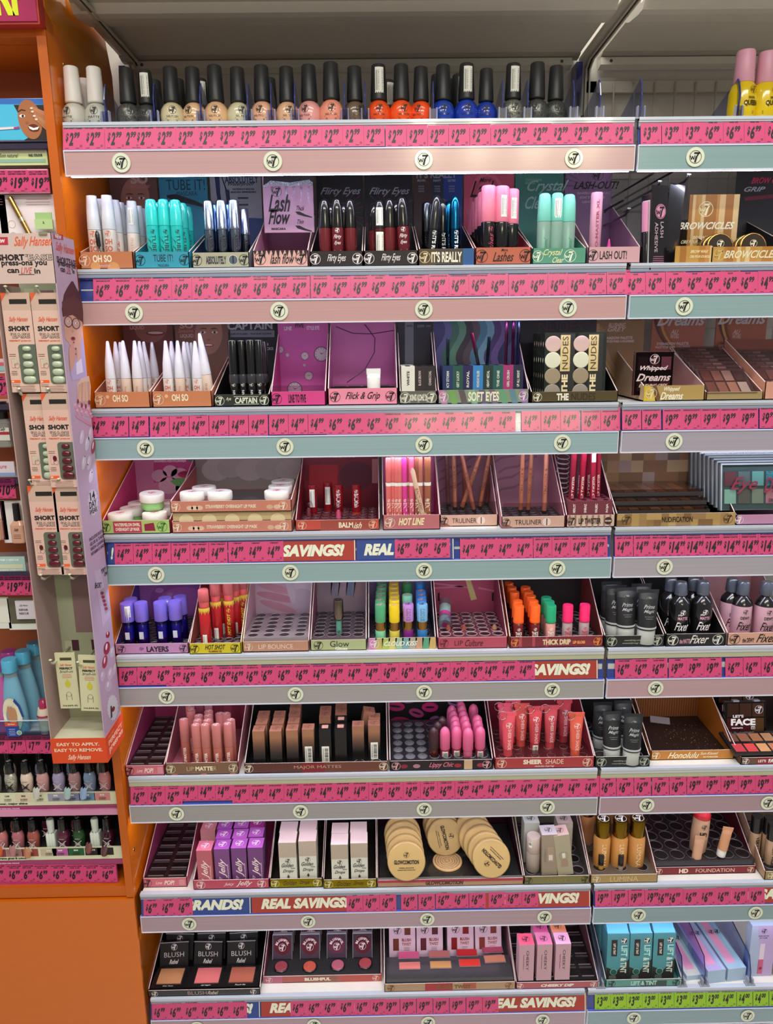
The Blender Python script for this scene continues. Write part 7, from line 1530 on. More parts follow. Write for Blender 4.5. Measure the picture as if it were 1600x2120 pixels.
def drip(m):
    for i in range(9):
        a = -1.2 + .3 * i; R = .0107
        m.poly([(R * math.sin(a - .15), -R * math.cos(a - .15), .078), (R * math.sin(a), -R * math.cos(a), .072 - .003 * (i % 2)), (R * math.sin(a + .15), -R * math.cos(a + .15), .078), (R * math.sin(a + .15), -R * math.cos(a + .15), .082), (R * math.sin(a - .15), -R * math.cos(a - .15), .082)], 'D8B83Cp')
hot = lambda v: lk(('tube', [(9.5, 0), (10.2, 1), (10.2, 78), (8.5, 80)], 'B01C20g', drip, *([BC(8, 26, 18, 10.6, 'v')] if v else [T('HOT SHOT', 44, 6.5, 36, 'E0C03Cp', 10.5, 'J', 'u'), LG(4, 64, 'E0C03Cp', 10.5)]), {'n': 20}), ('neck', [(8.6, 80), (9.2, 81), (9.2, 93)], 'E05A5Cg'), ('cap', [(9.6, 93), (10, 94), (9.6, 114), (8.6, 116)], 'E8807Ct', {'n': 20}))
A = ('hsA', hot(1)); B = ('hsB', hot(0))
put(c, 'hs', 'plumping_oil', hot(1), .116, [(420, 1220), (444, 1208), (471, 1206), (457, 1200), (484, 1198), (506, 1194)], .003, 'red plumping oil tube with dripping yellow band', 'lip oil', 'red plumping oils', keys=[A, A, B, A, A, B])
x, y = atz(480, 1287, c.z + .042); inst('dome', 'lip_tester', lk(('cover', [(7.5, 0), (8, 1), (8, 34), (6, 40), (2.5, 42)], 'E8DCDCc'), ('stick', [(5, .5), (5, 14), (2, 18)], '5A1A1Cg')), (x, y, c.z + .004), (0, 0, 0), 'clear domed tester in the yellow fronted box', 'tester')
def h_lb(m, c):
    for i, (cx, cy, rx, ry, k, r_) in enumerate(((570, 1218, 38, 8, 'D098A8p', .25), (572, 1236, 42, 8, 'C88A9Cp', .2), (576, 1256, 40, 8, 'CC94A4p', .3), (630, 1212, 22, 14, 'DCD0DCp', 0), (626, 1240, 26, 22, 'CDBCCCp', .1), (600, 1210, 8, 40, 'D8C8D4p', -.2))): he(m, c, cx, cy, rx, ry, k, .0002 + .0001 * i, rot=r_)
c = cdu('pale pink empty display box with marbled card, fifth shelf', 4, 503, 641, 1351, hl=.020, sh=.13, bh=.16, depth=.155, out='D8A8B0p', inn='CDA0A8p', front='B8866Cp', hk='D0B4C4p', header=h_lb, txts=[('LIP BOUNCE', .5, .5, .52, .44, 'E0D0C0p', 'n')], logos=[(.09, .38, 'E0D0C0p')], tray=(4, 6, .026, .0105, '8A7C80g', .13, '9A8E92g'))
def h_gg(m, c): [hp(m, c, [(670 + i * 16, 1196), (690 + i * 16, 1196), (684 + i * 16, 1236), (668 + i * 16, 1232)], k, .0003) for i, k in enumerate(('9A8890p', '8C8494p', 'A89098p', '7E88A0p', 'A88C8Cp'))]
c = cdu('plum pink display box with a single green gloss, fifth shelf', 4, 643, 760, 1347, hl=.021, sh=.12, bh=.15, depth=.155, out='A85A7Cp', inn='8A4A60p', front='A8B080p', hk='A08C94p', header=h_gg, txts=[('Glow', .52, .62, .34, .56, '1E1E14p', 'n'), ('Gloss', .55, .18, .22, .28, 'E0E4CCp', 'B')], logos=[(.14, .42, '1E1E14p')], tray=(4, 7, .024, .0105, '5A4A52g', .14, '7A6C74g'))
put(c, 'gg', 'lip_gloss', lk(('tube', [(8, 0), (8.4, 1), (8.4, 50)], 'E8E0E8c'), ('gloss', [(5.5, 1), (5.5, 8)], 'D03C90g'), ('core', [(5.4, 8), (5.4, 46)], '70C4A0s', LG(3.4, 26, '1E1E1Ep', 8.8)), ('cap', [(8.8, 50), (9.2, 51), (9.2, 85), (8.6, 87)], '8A7E70m', {'n': 26}, toplogo(.006, .087, '3A302Cp'))), .087, [(700, 1241)], .005, 'lip gloss with metallic cap and mint core standing alone', 'lip gloss', None)
def rainbow(m, w, h): [m.poly([(w * i / 10, -.0002, 0), (w * (i + 1) / 10, -.0002, 0), (w * (i + 1) / 10 + (.003 if i < 9 else 0), -.0002, h), (w * i / 10, -.0002, h)], k) for i, k in enumerate(('C880B0p', 'B8A860p', 'A8B858p', 'C8C070p', '98B898p', '70A0A0p', 'A8A090p', 'C09878p', '5A9A78p', 'C8A868p'))]
c = cdu('pastel rainbow display box of bright capped lip balms, fifth shelf', 4, 763, 903, 1344, hl=.022, sh=.12, bh=.15, depth=.16, out='A090B8p', inn='5A5468p', front='B8B878p', hk='9A80B0p', txts=[('CLOUD KISS', .48, .5, .50, .42, 'E8ECE0p', 'I')], logos=[(.09, .38, 'F0E0E8p')], art=rainbow, tray=(4, 7, .012, .010, '484450g'))
def kiss(cap, body, band='B88A4C', st=0): return lk(('base', [(10, 0), (10.6, 1), (10.6, 32)], body + 's'), ('band', [(10.2, 32), (10.2, 50)], band + 'm', {'n': 24}), ('cap', [(10.6, 50), (10.9, 51), (10.9, 84), (10.2, 86)], cap + 's', {'n': 24}, toplogo(.0068, .086, 'E8B8A8p' if not st else '3A3040p'), *([T('CLOUD KISS', 26, 9, 66, '4A3A60p', 11.2, 'n', 'v'), ] if st else [])))
kc = {'g': ('4FA070', '8ADCB0'), 'y': ('E8C81C', 'E4D458'), 'b': ('2F7CC8', '4A90D0'), 'm': ('8CD8B0', '8ADCB0'), 'l': ('C48AD0', '8A2A8C'), 's': ('7CB8E0', '3A84C8'), 'd': ('3A8C54', '8ADCB0')}
gr = [(787, 1252, 'g'), (816, 1252, 'y'), (845, 1250, 'l'), (874, 1250, 's'), (787, 1242, 'g'), (816, 1241, 'y'), (843, 1231, 'm'), (872, 1241, 'b'), (788, 1233, 'g'), (816, 1232, 'y'), (872, 1232, 'b'), (788, 1224, 'g'), (815, 1223, 'y'), (871, 1223, 'b'), (789, 1215, 'g'), (815, 1214, 'y'), (843, 1206, 'd'), (870, 1206, 'b'), (790, 1207, 'g'), (815, 1206, 'y')]
its = []; SK = csc(c, gr, .086, .003, .013)
for px, py, q in gr:
    x, y = atz(px, py, c.z + .003 + .086 * SK); its.append((x, min(max(y, c.Y + .013), c.Y + c.d - .012), c.z + .003, None, SK, 'ck' + q, kiss(*kc[q], st=q in 'ls')))
nm = {'g': 'green capped', 'y': 'yellow capped', 'b': 'blue capped', 'm': 'mint capped', 'l': 'lilac capped lettered', 's': 'sky blue capped lettered', 'd': 'deep green capped'}
labs = order_labels('balm', [(i[0], i[1]) for i in its], .008)
for it, lb, g in zip(its, labs, gr): inst(it[5], 'lip_balm', it[6], it[:3], (0, 0, 0), nm[g[2]] + ' lip ' + lb + ' of the rainbow box', 'lip balm', 'bright capped lip balms', SK)
def h_lc(m, c):
    for i, (a, b, e, f) in enumerate(((890, 1205, 980, 1216), (895, 1216, 960, 1212), (990, 1215, 1035, 1222))): hp(m, c, [(a, b), (e, f), (e, f + 3), (a, b + 4)], 'C87890p', .0003)
    hp(m, c, [(963, 1200), (974, 1200), (987, 1240), (975, 1243)], 'C8B878p', .0006); [hp(m, c, [(x, 1228), (x + 4, 1226), (x + 4, 1244), (x, 1244)], '14100Ep', .0005) for x in (906, 1018)]
c = cdu('dusty rose display box of domed lipstick testers, fifth shelf', 4, 906, 1051, 1343, hl=.022, sh=.12, bh=.15, depth=.155, out='B04A60p', inn='9A3C54p', front='B0485Cp', hk='B04C66p', header=h_lc, txts=[('LIP', .30, .5, .12, .44, '4A1A20p', 'n'), ('Culture', .52, .5, .26, .6, '4A1A20p', 'S')], logos=[(.09, .38, '5A1A24p')], tray=(5, 6, .022, .0105, '6A3440g', .13, 'A8848Cg'))
for i, (px, py, col) in enumerate(((928, 1277, 'B86850'), (960, 1277, 'B8604C'), (1024, 1276, 'C8986C'))):
    x, y = atz(px, py, c.z + .003 + .0385 * 1.15); inst('lt2' + col, 'lip_tester', tester(col), (x, y, c.z + .003), (0, 0, 0), 'domed %s lipstick tester, %s in the dusty rose box' % (('nude', 'terracotta', 'beige')[i], ('left', 'middle', 'right')[i]), 'tester', 'domed lipstick testers', 1.15)
x, y = atz(920, 1280, c.z + .035)
inst('lyt', 'lipstick_tube', lk(('case', [(11, 0), (11.5, 1), (11.5, 50)], 'A07888t', {'n': 22}), ('base', [(12, -14), (12.2, -13), (12.2, 0)], '70808Cg', {'n': 22}, lambda m: m.disc(.006, 0, 'C03C90p', M=Matrix.Translation((0, 0, -.0143)) @ Matrix.Rotation(pi / 2, 4, 'X'))), ('label', [(11.7, 6), (11.7, 14)], 'C03C8Cg'), ('sleeve', [(11.7, 14), (11.7, 34)], '8CA89Cg')), (x, y - .008, c.z + .036), (-1.15, .22, 0), 'loose clear lipstick tube lying tilted over the empty wells', 'lipstick')
c = cdu('maroon display box of orange, green and pink capped glosses, fifth shelf', 4, 1055, 1249, 1341, hl=.022, sh=.14, bh=.14, depth=.16, out='C85A30p', inn='7A2C28p', front='7A2430p', hk='1C1214p', txts=[('THICK DRIP', .50, .5, .30, .5, 'E0CCA0p', 'B'), ('LIP GLOSS', .74, .45, .13, .26, 'E8A04Cp', 'B')], logos=[(.06, .38, 'E88A3Cp'), (.94, .38, 'E88A3Cp')], tray=(6, 7, .012, .009, '2E2426g'),
        art=lambda m, w, h: [m.box(w * (.1 + .14 * i), w * (.13 + .14 * i), -.0002, 0, h * .1, h * .95, 'A84450p') for i in range(3)])
def thick(cap, body, tk='F0EAE4p'): return lk(('tube', [(10, 0), (10.6, 1), (10.6, 44), (9, 46)], body, LG(3.6, 34, tk, 10.9), T('THICK', 15, 7, 25, tk, 10.9, 'C'), T('DRIP', 13, 7, 17, tk, 10.9, 'C')), ('cap', [(10.8, 47), (11.2, 48), (11.2, 52), (11.0, 52.5), (11.0, 82), (10.2, 84)], cap, {'n': 22}))
og = [(1074, 1254), (1108, 1253), (1071, 1243), (1104, 1243), (1065, 1225), (1099, 1233), (1059, 1215), (1094, 1224), (1053, 1206), (1088, 1215)]
its = []; ST = csc(c, og + [(1176, 1252)], .084, .003, .013)
for px, py, q in [(a, b, 'orange') for a, b in og] + [(1141, 1253, 'green'), (1137, 1244, 'green'), (1131, 1236, 'green'), (1176, 1252, 'pink'), (1211, 1251, 'pink')]:
    x, y = atz(px, py, c.z + .003 + .084 * ST); k = {'orange': ('F4601Cs', '6A1418g'), 'green': ('1F9C6Cs', 'D89890g'), 'pink': ('EC2868s', 'E8D0D4t')}[q]
    its.append((min(max(x, c.x0 + .014), c.x1 - .014), max(y, c.Y + .013), c.z + .003, k, q))
for it, lb in zip(its, order_labels('capped gloss', [(i[0], i[1]) for i in its], .008)): inst('th' + it[4], 'lip_gloss', thick(*it[3], tk='C02848p' if it[4] == 'pink' else 'F0EAE4p'), it[:3], (0, 0, 0), '%s %s in the maroon box' % (it[4], lb), 'lip gloss', 'bright capped glosses', ST)
# right bay of row 5
prime = sqz('202224s', 'B4B8B4s', .105, .0185, capH=.030, txt_=[('Prime', 22, 8, 78, 'A8AAAAp', 'S', 'h'), ('Magic', 22, 8, 68, 'A8AAAAp', 'S', 'h'), ('clear mattifying primer', 18, 1.6, 58, '8A8C8Cp', 'B', 'h'), ('mattifying base', 14, 1.6, 54, '8A8C8Cp', 'B', 'h')],
            lab=lambda m: (m.logo(.0058, 0, .092, 'A0A2A2p', y=-.0062), m.lathe([(.0192, .033), (.0192, .036)], 'B8BABAs', 24)))
def fixer(body, tk, tp): return lk(('bottle', [(17.5, 0), (19, 2), (19, 66), (17, 74), (9, 84)], body, {'n': 30}, LG(5, 56, tk, 19.3), T(tp, 18, 6, 44, 'D898B8p' if tk[0] == 'F' else '6A3A50p', 19.3, 'C'), T('the', 8, 4, 51, tk, 19.3, 'S', x=-5), T('Fixer', 28, 17, 28, tk, 19.3, 'S'), LN(12, 3, 12, 2, tk, 19.3)),
                                   ('pump', [(9.5, 84), (10, 85), (10, 92)], '2A2A30g'), ('cap', [(11.5, 86), (12, 87), (10.5, 108), (9, 111)], '4A5058g', {'n': 24}, lambda m: m.lathe([(.0118, .088), (.0118, .0895)], 'B8C0C8g', 20)))
c = cdu('black display box of black primer tubes with white caps, fifth shelf', 4, 1251, 1375, 1341, hl=.022, sh=.10, bh=.09, depth=.17, out='1E2020p', inn='141414p', front='1C201Ep', logos=[(.12, .42, 'B8C0B0p'), (.88, .42, 'B8C0B0p')], txts=[('mattifying primer', .5, .58, .36, .18, 'A8ACA0p', 'S'), ('mattifying base', .5, .32, .42, .16, 'A8ACA0p', 'S')], tray=(3, 4, .01, .014, '1C1C1Eg'))
put(c, 'pm', 'primer_tube', prime, .111, [(1296, 1216, (-.06, -.02, 0)), (1343, 1220, (-.06, .02, 0)), (1276, 1212), (1328, 1208), (1266, 1204)], .004, 'black primer tube with white cap in fifth shelf box', 'primer', 'primer tubes on the fifth shelf', tol=.02)
c = cdu('black display box of black fixing sprays, fifth shelf', 4, 1377, 1501, 1341, hl=.024, sh=.10, bh=.09, depth=.17, out='1E2020p', inn='141414p', front='181A1Ap', logos=[(.12, .42, 'E0E0D8p'), (.87, .42, 'E0E0D8p')], txts=[('the MATTE', .32, .4, .18, .38, 'C890A8p', 'C'), ('Fixer', .56, .55, .32, .7, 'E0DCD8p', 'S')])
put(c, 'mf', 'fixing_spray', fixer('18181Ag', 'F0E8ECp', 'MATTE'), .111, [(1411, 1204), (1457, 1203), (1390, 1196), (1437, 1195)], .0014, 'black matte fixing spray bottle', 'fixing spray', 'black fixing sprays', tol=.02)
c = cdu('pale pink display box of pink labelled fixing sprays, right end', 4, 1504, 1640, 1341, hl=.024, sh=.12, bh=.09, depth=.17, out='D0A8A8p', inn='B88A8Cp', front='D0A08Cp', logos=[(.11, .42, '2A1C18p')], txts=[('the DEWY', .32, .4, .18, .38, '3A2420p', 'C'), ('Fixer', .60, .55, .32, .7, '1E1614p', 'S')])
put(c, 'df', 'fixing_spray', lk(('bottle', [(17.5, 0), (19, 2), (19, 66)], 'D0A4B4g', {'n': 30}, LG(5, 56, '2A1C20p', 19.3), T('DEWY', 17, 6, 44, '2A1C20p', 19.3, 'C'), T('Fixer', 28, 17, 28, '1A1216p', 19.3, 'S')), ('shoulder', [(19, 66), (17, 74), (9, 84)], '1A1618g', {'n': 30}), ('pump', [(9.5, 84), (10, 85), (10, 92)], '2A2A30g'), ('cap', [(11.5, 86), (12, 87), (10.5, 108), (9, 111)], '4A5058g', {'n': 24})),
    .111, [(1540, 1203), (1589, 1204), (1517, 1197)], .0014, 'pink labelled dewy fixing spray bottle', 'fixing spray', 'pink fixing sprays', tol=.02)

# ------------------------------------------------------------------ row 6
SQ = lambda nx, ny, col='2A1C22g', th=.018: (nx, ny, th, 0, col)
def lovepop(row, a, b, py, l):
    return cdu('pink empty display box with square wells, %s' % l, row, a, b, py, hl=.021, sh=.11, bh=.13, depth=.20, out='D86C90p', inn='A83C68p', front='CC6C7Cp', hk='A83C68p', txts=[('Love', .36, .5, .15, .36, 'F0D4D0p', 'S'), ('POP!', .60, .5, .24, .5, 'F0D4D0p', 'J')], logos=[(.1, .42, '241418p')], tray=SQ(2, 8), art=lambda m, w, h: m.box(w * .82, w * .95, -.0002, 0, h * .2, h * .8, 'D88C98p'))
lovepop(5, 250, 343, 1612, 'left end of sixth shelf')
c = cdu('brown and rose display box of rose lipsticks, sixth shelf', 5, 345, 496, 1616, hl=.025, sh=.12, bh=.14, depth=.17, out='C87888p', inn='A85C70p', front='7A5A44p', hk='8A2C40p', txts=[('LIP', .34, .5, .10, .34, 'C8AC90p', 'n'), ('MATTE', .53, .5, .24, .36, 'E8E0C0p', 'B'), ('R', .68, .5, .04, .34, 'C8AC90p', 'n')], logos=[(.07, .36, 'D8D0B0p'), (.93, .36, 'D8D0B0p')],
        art=lambda m, w, h: [m.disc(.006, -.00015, 'A06058p', w * (.12 + .2 * i), h * (.98 if i % 2 else .02), ez=.35) for i in range(5)], header=lambda m, c: [m.box(c.w * i / 7, c.w * (i + .8) / 7, c.d - .0004, c.d, 0, c.bh, k) for i, k in enumerate(('C88090p', 'A85064p', 'D898A4p', '8A3048p', 'A03C50p', '7A2438p', '902C40p'))])
lm = lk(('tube', [(8.5, 0), (9.6, 1.5), (9.6, 52)], 'B8685Cs', T('LIPMATTER', 38, 6, 24, 'F0DCD4p', 9.9, 'B', 'u'), {'n': 20, 'ey': .8}), ('cap', [(9.7, 52.5), (9.9, 53), (9.9, 102), (9.2, 104)], 'BC706Cs', {'n': 20, 'ey': .8}, toplogo(.0062, .104, 'F0D8D4p')))
put(c, 'lm', 'lipstick_tube', lm, .104, [(380, 1489), (405, 1500), (424, 1500), (447, 1500), (471, 1498), (409, 1491), (429, 1491), (477, 1490), (411, 1481), (431, 1481), (455, 1477), (468, 1477), (432, 1472), (395, 1470), (393, 1461)], .002, 'rose lipstick tube in the brown and rose box', 'lipstick', 'rose lipsticks', tol=.008)
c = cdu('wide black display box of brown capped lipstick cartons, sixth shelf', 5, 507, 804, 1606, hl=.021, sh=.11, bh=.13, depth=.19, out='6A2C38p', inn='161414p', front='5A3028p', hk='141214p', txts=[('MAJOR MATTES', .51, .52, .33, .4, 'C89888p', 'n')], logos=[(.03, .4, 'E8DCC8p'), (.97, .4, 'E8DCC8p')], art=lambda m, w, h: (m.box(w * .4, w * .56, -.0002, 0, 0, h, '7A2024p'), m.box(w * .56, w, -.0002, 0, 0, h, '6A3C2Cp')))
m = MB(); m.box(.003, c.w - .003, .004, .17, .002, .012, '141416g')
for i in range(8): m.lathe([(.009, .0122), (.0096, .0132), (.0084, .0134)], 'A8A0A0g', 16, cx=.024 + i * (c.w - .046) / 7, cy=.013, cap=False)
part('insert_tray', m, c.root)
def mm_(st=0, blk=0):
    def b(root):
        m = MB(); w, d, h = .0225, .0225, .080
        n = 12
        for i in range(n):
            z0, z1 = h * (.30 + .55 * i / n) if i else 0, h * (.30 + .55 * (i + 1) / n) if i < n - 1 else h
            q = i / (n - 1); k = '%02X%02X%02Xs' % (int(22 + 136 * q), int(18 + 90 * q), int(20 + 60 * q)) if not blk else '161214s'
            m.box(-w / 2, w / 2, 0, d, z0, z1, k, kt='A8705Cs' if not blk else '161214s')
        lidlogo(m, .0075, 0, d / 2, h, '8A5844p')
        if blk: m.box(-.006, .006, .004, .016, h, h + .0004, 'D8A090p')
        if st: m.barcode(.014, .036, 0, .026, y=-.0003, o='v')
        part('carton', m, root)
    return b
mm0 = [(536, 1508), (571, 1508), (605, 1506), (638, 1504), (741, 1498), (774, 1496), (542, 1493), (576, 1492), (608, 1491), (673, 1478), (775, 1482), (546, 1477), (579, 1477), (610, 1476), (674, 1467), (706, 1462), (612, 1461), (706, 1472)]
SM = csc(c, mm0, .080, .004, .011)
labs = order_labels('carton', [atz(p, q, c.z + .084) for p, q in mm0], .012)
for (px, py), lb in zip(mm0, labs):
    x, y = atz(px, py, c.z + .004 + .080 * SM); st = (px, py) in ((638, 1504), (774, 1496))
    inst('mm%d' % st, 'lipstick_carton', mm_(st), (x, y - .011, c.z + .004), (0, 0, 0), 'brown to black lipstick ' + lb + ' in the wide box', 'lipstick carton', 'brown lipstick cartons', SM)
for i, (px, py, st) in enumerate(((673, 1504, 1), (705, 1503, 0), (706, 1487, 0))):
    x, y = atz(px, py, c.z + .004 + .080 * SM); inst('mmb%d' % st, 'lipstick_carton', mm_(st, 1), (x, y - .011, c.z + .004), (0, 0, 0), 'all black lipstick carton with pink top square, ' + ('barcoded one', 'front one without barcode', 'second one')[i], 'lipstick carton', 'black lipstick cartons', SM)
x, y = atz(749, 1470, c.z + .09); inst('mmt', 'lipstick_carton', mm_(0), (x, y - .011, c.z + .012), (0, .2, .1), 'tilted brown lipstick carton near the right side of the wide box', 'lipstick carton')
def h_lips(m, c):
    for cx, cy, rx, ry, k, r_ in ((818, 1462, 20, 10, 'B82C6Cp', .1), (862, 1476, 16, 9, 'A83C70p', .3), (890, 1464, 17, 10, 'C0246Cp', 0), (828, 1492, 20, 8, '9A2450p', 0), (900, 1490, 12, 8, '9A6494p', -.2), (940, 1455, 14, 7, 'A06A98p', .2), (845, 1450, 14, 6, '8A5A8Ap', 0)):
        he(m, c, cx, cy, rx, ry, k, .0003, 22, r_); he(m, c, cx, cy, rx * .6, ry * .22, '140C10p', .0006, 16, r_)
c = cdu('black display box printed with pink lips holding pink capped lipsticks', 5, 807, 1021, 1598, hl=.021, sh=.11, bh=.13, depth=.18, out='2A1218p', inn='161014p', front='1C1014p', hk='120C10p', header=h_lips, txts=[('Lippy Chic', .5, .5, .24, .62, 'D87890p', 'S')], logos=[(.06, .4, 'E0A8B0p'), (.94, .4, 'E0A8B0p')], art=lambda m, w, h: ([m.disc(.007, -.0002, k, w * q, h * .45, ez=.6) for q, k in ((.14, '8A1C38p'), (.26, 'A87880p'), (.66, '9A2038p'), (.88, 'A02848p'))], m.box(w * .72, w * .80, -.0004, 0, h * .05, h * 1.0, 'C8A888p')))
m = MB(); m.box(.003, c.w * .98, .004, .16, .002, .020, '2A282Eg')
for i in range(8):
    for j in range(6):
        m.lathe([(.0095, .0202), (.0100, .0216), (.009, .022), (.006, .0235), (.001, .024)] if i < 3 else [(.0095, .0202), (.0100, .0216), (.0088, .0218)], '6A6870g', 14, cx=.017 + i * (c.w - .034) / 7, cy=.016 + j * .025, cap=False)
part('insert_tray', m, c.root)
def lip_(col, body, st=0): return lk(('tube', [(9.4, 0), (10, 1), (10, 34)], body, *([BC(12, 24, 19, 10.3, 'h')] if st else [T('Lippy', 13, 7, 20, '2A1018p', 10.3, 'S')])), ('cap', [(10.4, 34.5), (11, 36), (11, 66), (9.6, 75), (6.5, 80), (2.5, 83)], col, {'n': 24}))
A = ('lpA', lip_('D8608Cs', 'A02C50g', 1)); B = ('lpB', lip_('D8608Cs', 'C05878g')); C_ = ('lpD', lip_('3A1C24s', '4A1410g'))
pts = [(898, 1505, C_), (921, 1505, A), (945, 1503, A), (969, 1507, B), (994, 1504, A), (906, 1493, C_), (943, 1492, A), (965, 1492, B), (990, 1491, A), (941, 1481, A), (962, 1481, B), (988, 1480, A), (938, 1471, A), (959, 1471, B), (935, 1461, A), (956, 1460, B), (980, 1458, A), (915, 1483, C_), (954, 1452, B)]
put(c, 'lp', 'lipstick_tube', None, .083, [p[:2] for p in pts], .003, 'round capped lipstick in the lips printed box', 'lipstick', 'round capped lipsticks', tol=.009, keys=[p[2] for p in pts])
c = cdu('red display box of coral sheer lip tubes on key rings, sixth shelf', 5, 1024, 1230, 1595, hl=.023, sh=.12, bh=.13, depth=.18, out='B83C4Cp', inn='A03444p', front='A8383Cp', hk='98303Cp', txts=[('SHEER', .38, .62, .19, .44, 'F0E0CCp', 'B'), ('SHADE', .60, .62, .18, .44, 'F0D8C4p', 'n'), ('includes keyring', .5, .2, .2, .2, 'F0D8C4p', 'S')], logos=[(.07, .4, 'E8C8B0p'), (.93, .4, 'E8C8B0p')],
        header=lambda m, c: [m.poly([(c.w * .02, c.d - .0003, z), (c.w * .3, c.d - .0003, z + .004), (c.w * .3, c.d - .0003, z + .006), (c.w * .02, c.d - .0003, z + .002)], 'B85A60p') for z in (.05, .06, .07, .08, .09, .1)])
m = MB(); m.box(.003, c.w - .003, .004, .12, .002, .018, '4A1C20g')
for i in range(6):
    for j in range(4): m.lathe([(.008, .0182), (.0085, .0195), (.0075, .0197)], '8A5A5Cg', 12, cx=.018 + i * (c.w - .036) / 5, cy=.014 + j * .03, cap=False)
part('insert_tray', m, c.root)
def sheer(col, st=0):
    def b(root):
        m = MB(); n = 20; H = .098; c0 = .030; rings = []
        for j in range(6):
            q = j / 5; rings.append([((.010 + .0035 * q) * math.cos(2 * pi * i / n), ((.010) * (1 - q) ** .6 + .0008) * math.sin(2 * pi * i / n), c0 + (H - c0) * q) for i in range(n)])
        for A_, B_ in zip(rings, rings[1:]): m.ruled(A_, B_, col)
        m.box(-.015, .015, -.001, .001, H - .001, H + .007, col)
        m.logo(.0062, 0, H - .017, 'F4DCD8p', y=-.0088); m.fit('SHEER SHADE', .044, .0062, .001, H - .046, 'F4DCD8p', y=-.0106, st='n', o='v')
        part('tube', m, root)
        m = MB(); m.lathe([(.0088, 0), (.0092, .001), (.0092, .030)], col[:6] + 'g', 18)
        if st: m.barcode(.010, .024, 0, .014, y=-.0096, o='v')
        part('cap', m, root)
        m = MB(); m.pipe([(-.013 + .009 * math.cos(a), -.004, H + .002 + .009 * math.sin(a)) for a in [2 * pi * i / 12 for i in range(13)]], .0007, 'B8A8A0m', 5); part('key_ring', m, root)
    return b
pts = [(1053, 1474, 'D8505C'), (1109, 1462, 'C8444C'), (1194, 1475, 'D85C48'), (1080, 1456, 'D05048'), (1141, 1460, 'C04850'), (1169, 1448, 'B83C48'), (1046, 1456, 'D85468'), (1062, 1449, 'D04C5C')]
put(c, 'sh', 'lip_tube', None, .105, [p[:2] for p in pts], .003, 'coral sheer lip tube with key ring in red box', 'lip tube', 'coral lip tubes', tol=.015, keys=[('sh' + p[2], sheer(p[2] + 's', p[0] == 1109)) for p in pts])
c = cdu('black display box of black primer tubes, sixth shelf', 5, 1231, 1345, 1591, hl=.022, sh=.10, bh=.09, depth=.17, out='1E2020p', inn='141414p', front='1C201Ep', logos=[(.12, .42, 'B8C0B0p'), (.9, .42, 'B8C0B0p')], txts=[('mattifying primer', .5, .58, .34, .18, 'A8ACA0p', 'S'), ('mattifying base', .5, .32, .40, .16, 'A8ACA0p', 'S')], tray=(3, 4, .01, .014, '1C1C1Eg'))
put(c, 'pm', 'primer_tube', prime, .111, [(1267, 1472, (-.06, -.02, 0)), (1312, 1477, (-.06, .02, 0)), (1248, 1454), (1290, 1450)], .004, 'black primer tube with white cap in sixth shelf box', 'primer', 'primer tubes on the sixth shelf', tol=.02)
c = cdu('orange empty display box with rattan patterned back, sixth shelf', 5, 1347, 1519, 1573, hl=.020, sh=.11, bh=.13, depth=.17, out='B86A24p', inn='B0641Cp', front='BC7C34p', hk='8A5028w', floor='2A1810p', txts=[('Honolulu', .39, .5, .38, .66, 'F0E8C8p', 'S'), ('Sun-Kissed', .70, .66, .22, .3, 'F0E8C8p', 'S'), ('MATTE BRONZER', .72, .28, .18, .16, 'E8D8A8p', 'B')], logos=[(.06, .4, 'F0E0B8p')])
m = MB(); rr = random.Random(6)
for i in range(110):
    x_, y_ = c.w * rr.betavariate(4, 2.2), .02 + .12 * rr.random(); s_ = rr.uniform(.0002, .0006); m.box(x_ - s_, x_ + s_, y_ - s_, y_ + s_, .0013, .0016, rr.choice(['C8A878p', 'D8C8A0p', '8A6A40p']))
part('powder_specks', m, c.root, 'spilled glittering bronzer specks', stuff=True)
m = MB(); m.box(-.02, .02, -.012, .012, 0, .0006, 'B8B4B8p'); m.lines
x, y = atz(1366, 1490, c.z + .004); solo('paper_label', m, 'loose grey white sticker on the floor of the orange box', 'sticker', (x, y, c.z + .003), (.12, 0, -.3))
c = cdu('dark display box of face palettes at the right end, sixth shelf', 5, 1533, 1700, 1584, hl=.015, sh=.08, bh=.09, depth=.17, out='5A3C34p', inn='2A1C1Cp', front='6A4A3Cp', txts=[("LET'S", .26, .5, .1, .4, 'E8D8D0p', 'B'), ('FACE IT', .44, .5, .2, .56, 'F0E8E0p', 'B')], logos=[(.06, .42, 'F0E8E0p')], art=lambda m, w, h: m.box(w * .2, w * .62, -.0002, 0, 0, h, '8A2430p'))
def facep(openp):
    def b(root):
        m = MB(); W2, H2 = .084, .066
        m.box(0, W2, 0, .008, 0, H2, '1A1818g'); m.box(.001, W2 - .001, -.003, -.001, .001, H2 - .001, 'D8D4D4c'); [m.box(W2 * q, W2 * q + .012, -.002, .008, H2, H2 + .003, '9A9CA0g') for q in (.2, .7)]; cs_ = part('case', m, root)
        for i in range(6):
            k = ('8A2430', '8A2C34', 'A0743C', '7A4A2C', '8A5C38', '94643C')[i]; a = .005 + (i % 3) * .0255; q = .005 + (i // 3) * .030
            m = MB(); m.box(a, a + .0235, -.0006, .0002, q, q + .027, k + 'p'); part('shade_pan', m, cs_)
        m = MB(); m.fit("LET'S", .022, .006, .026, .037, 'F0ECE8p', y=-.0034); m.fit('FACE', .050, .014, .036, .025, 'F0ECE8p', y=-.0034); m.fit('IT!', .008, .007, .056, .013, 'F0ECE8p', y=-.0034, st='C'); m.logo(.0085, .068, .050, 'F0ECE8p', y=-.0034); m.fit('FACE PALETTE', .022, .0026, .024, .013, 'F0ECE8p', y=-.0034); part('lid_print', m, cs_)
    return b
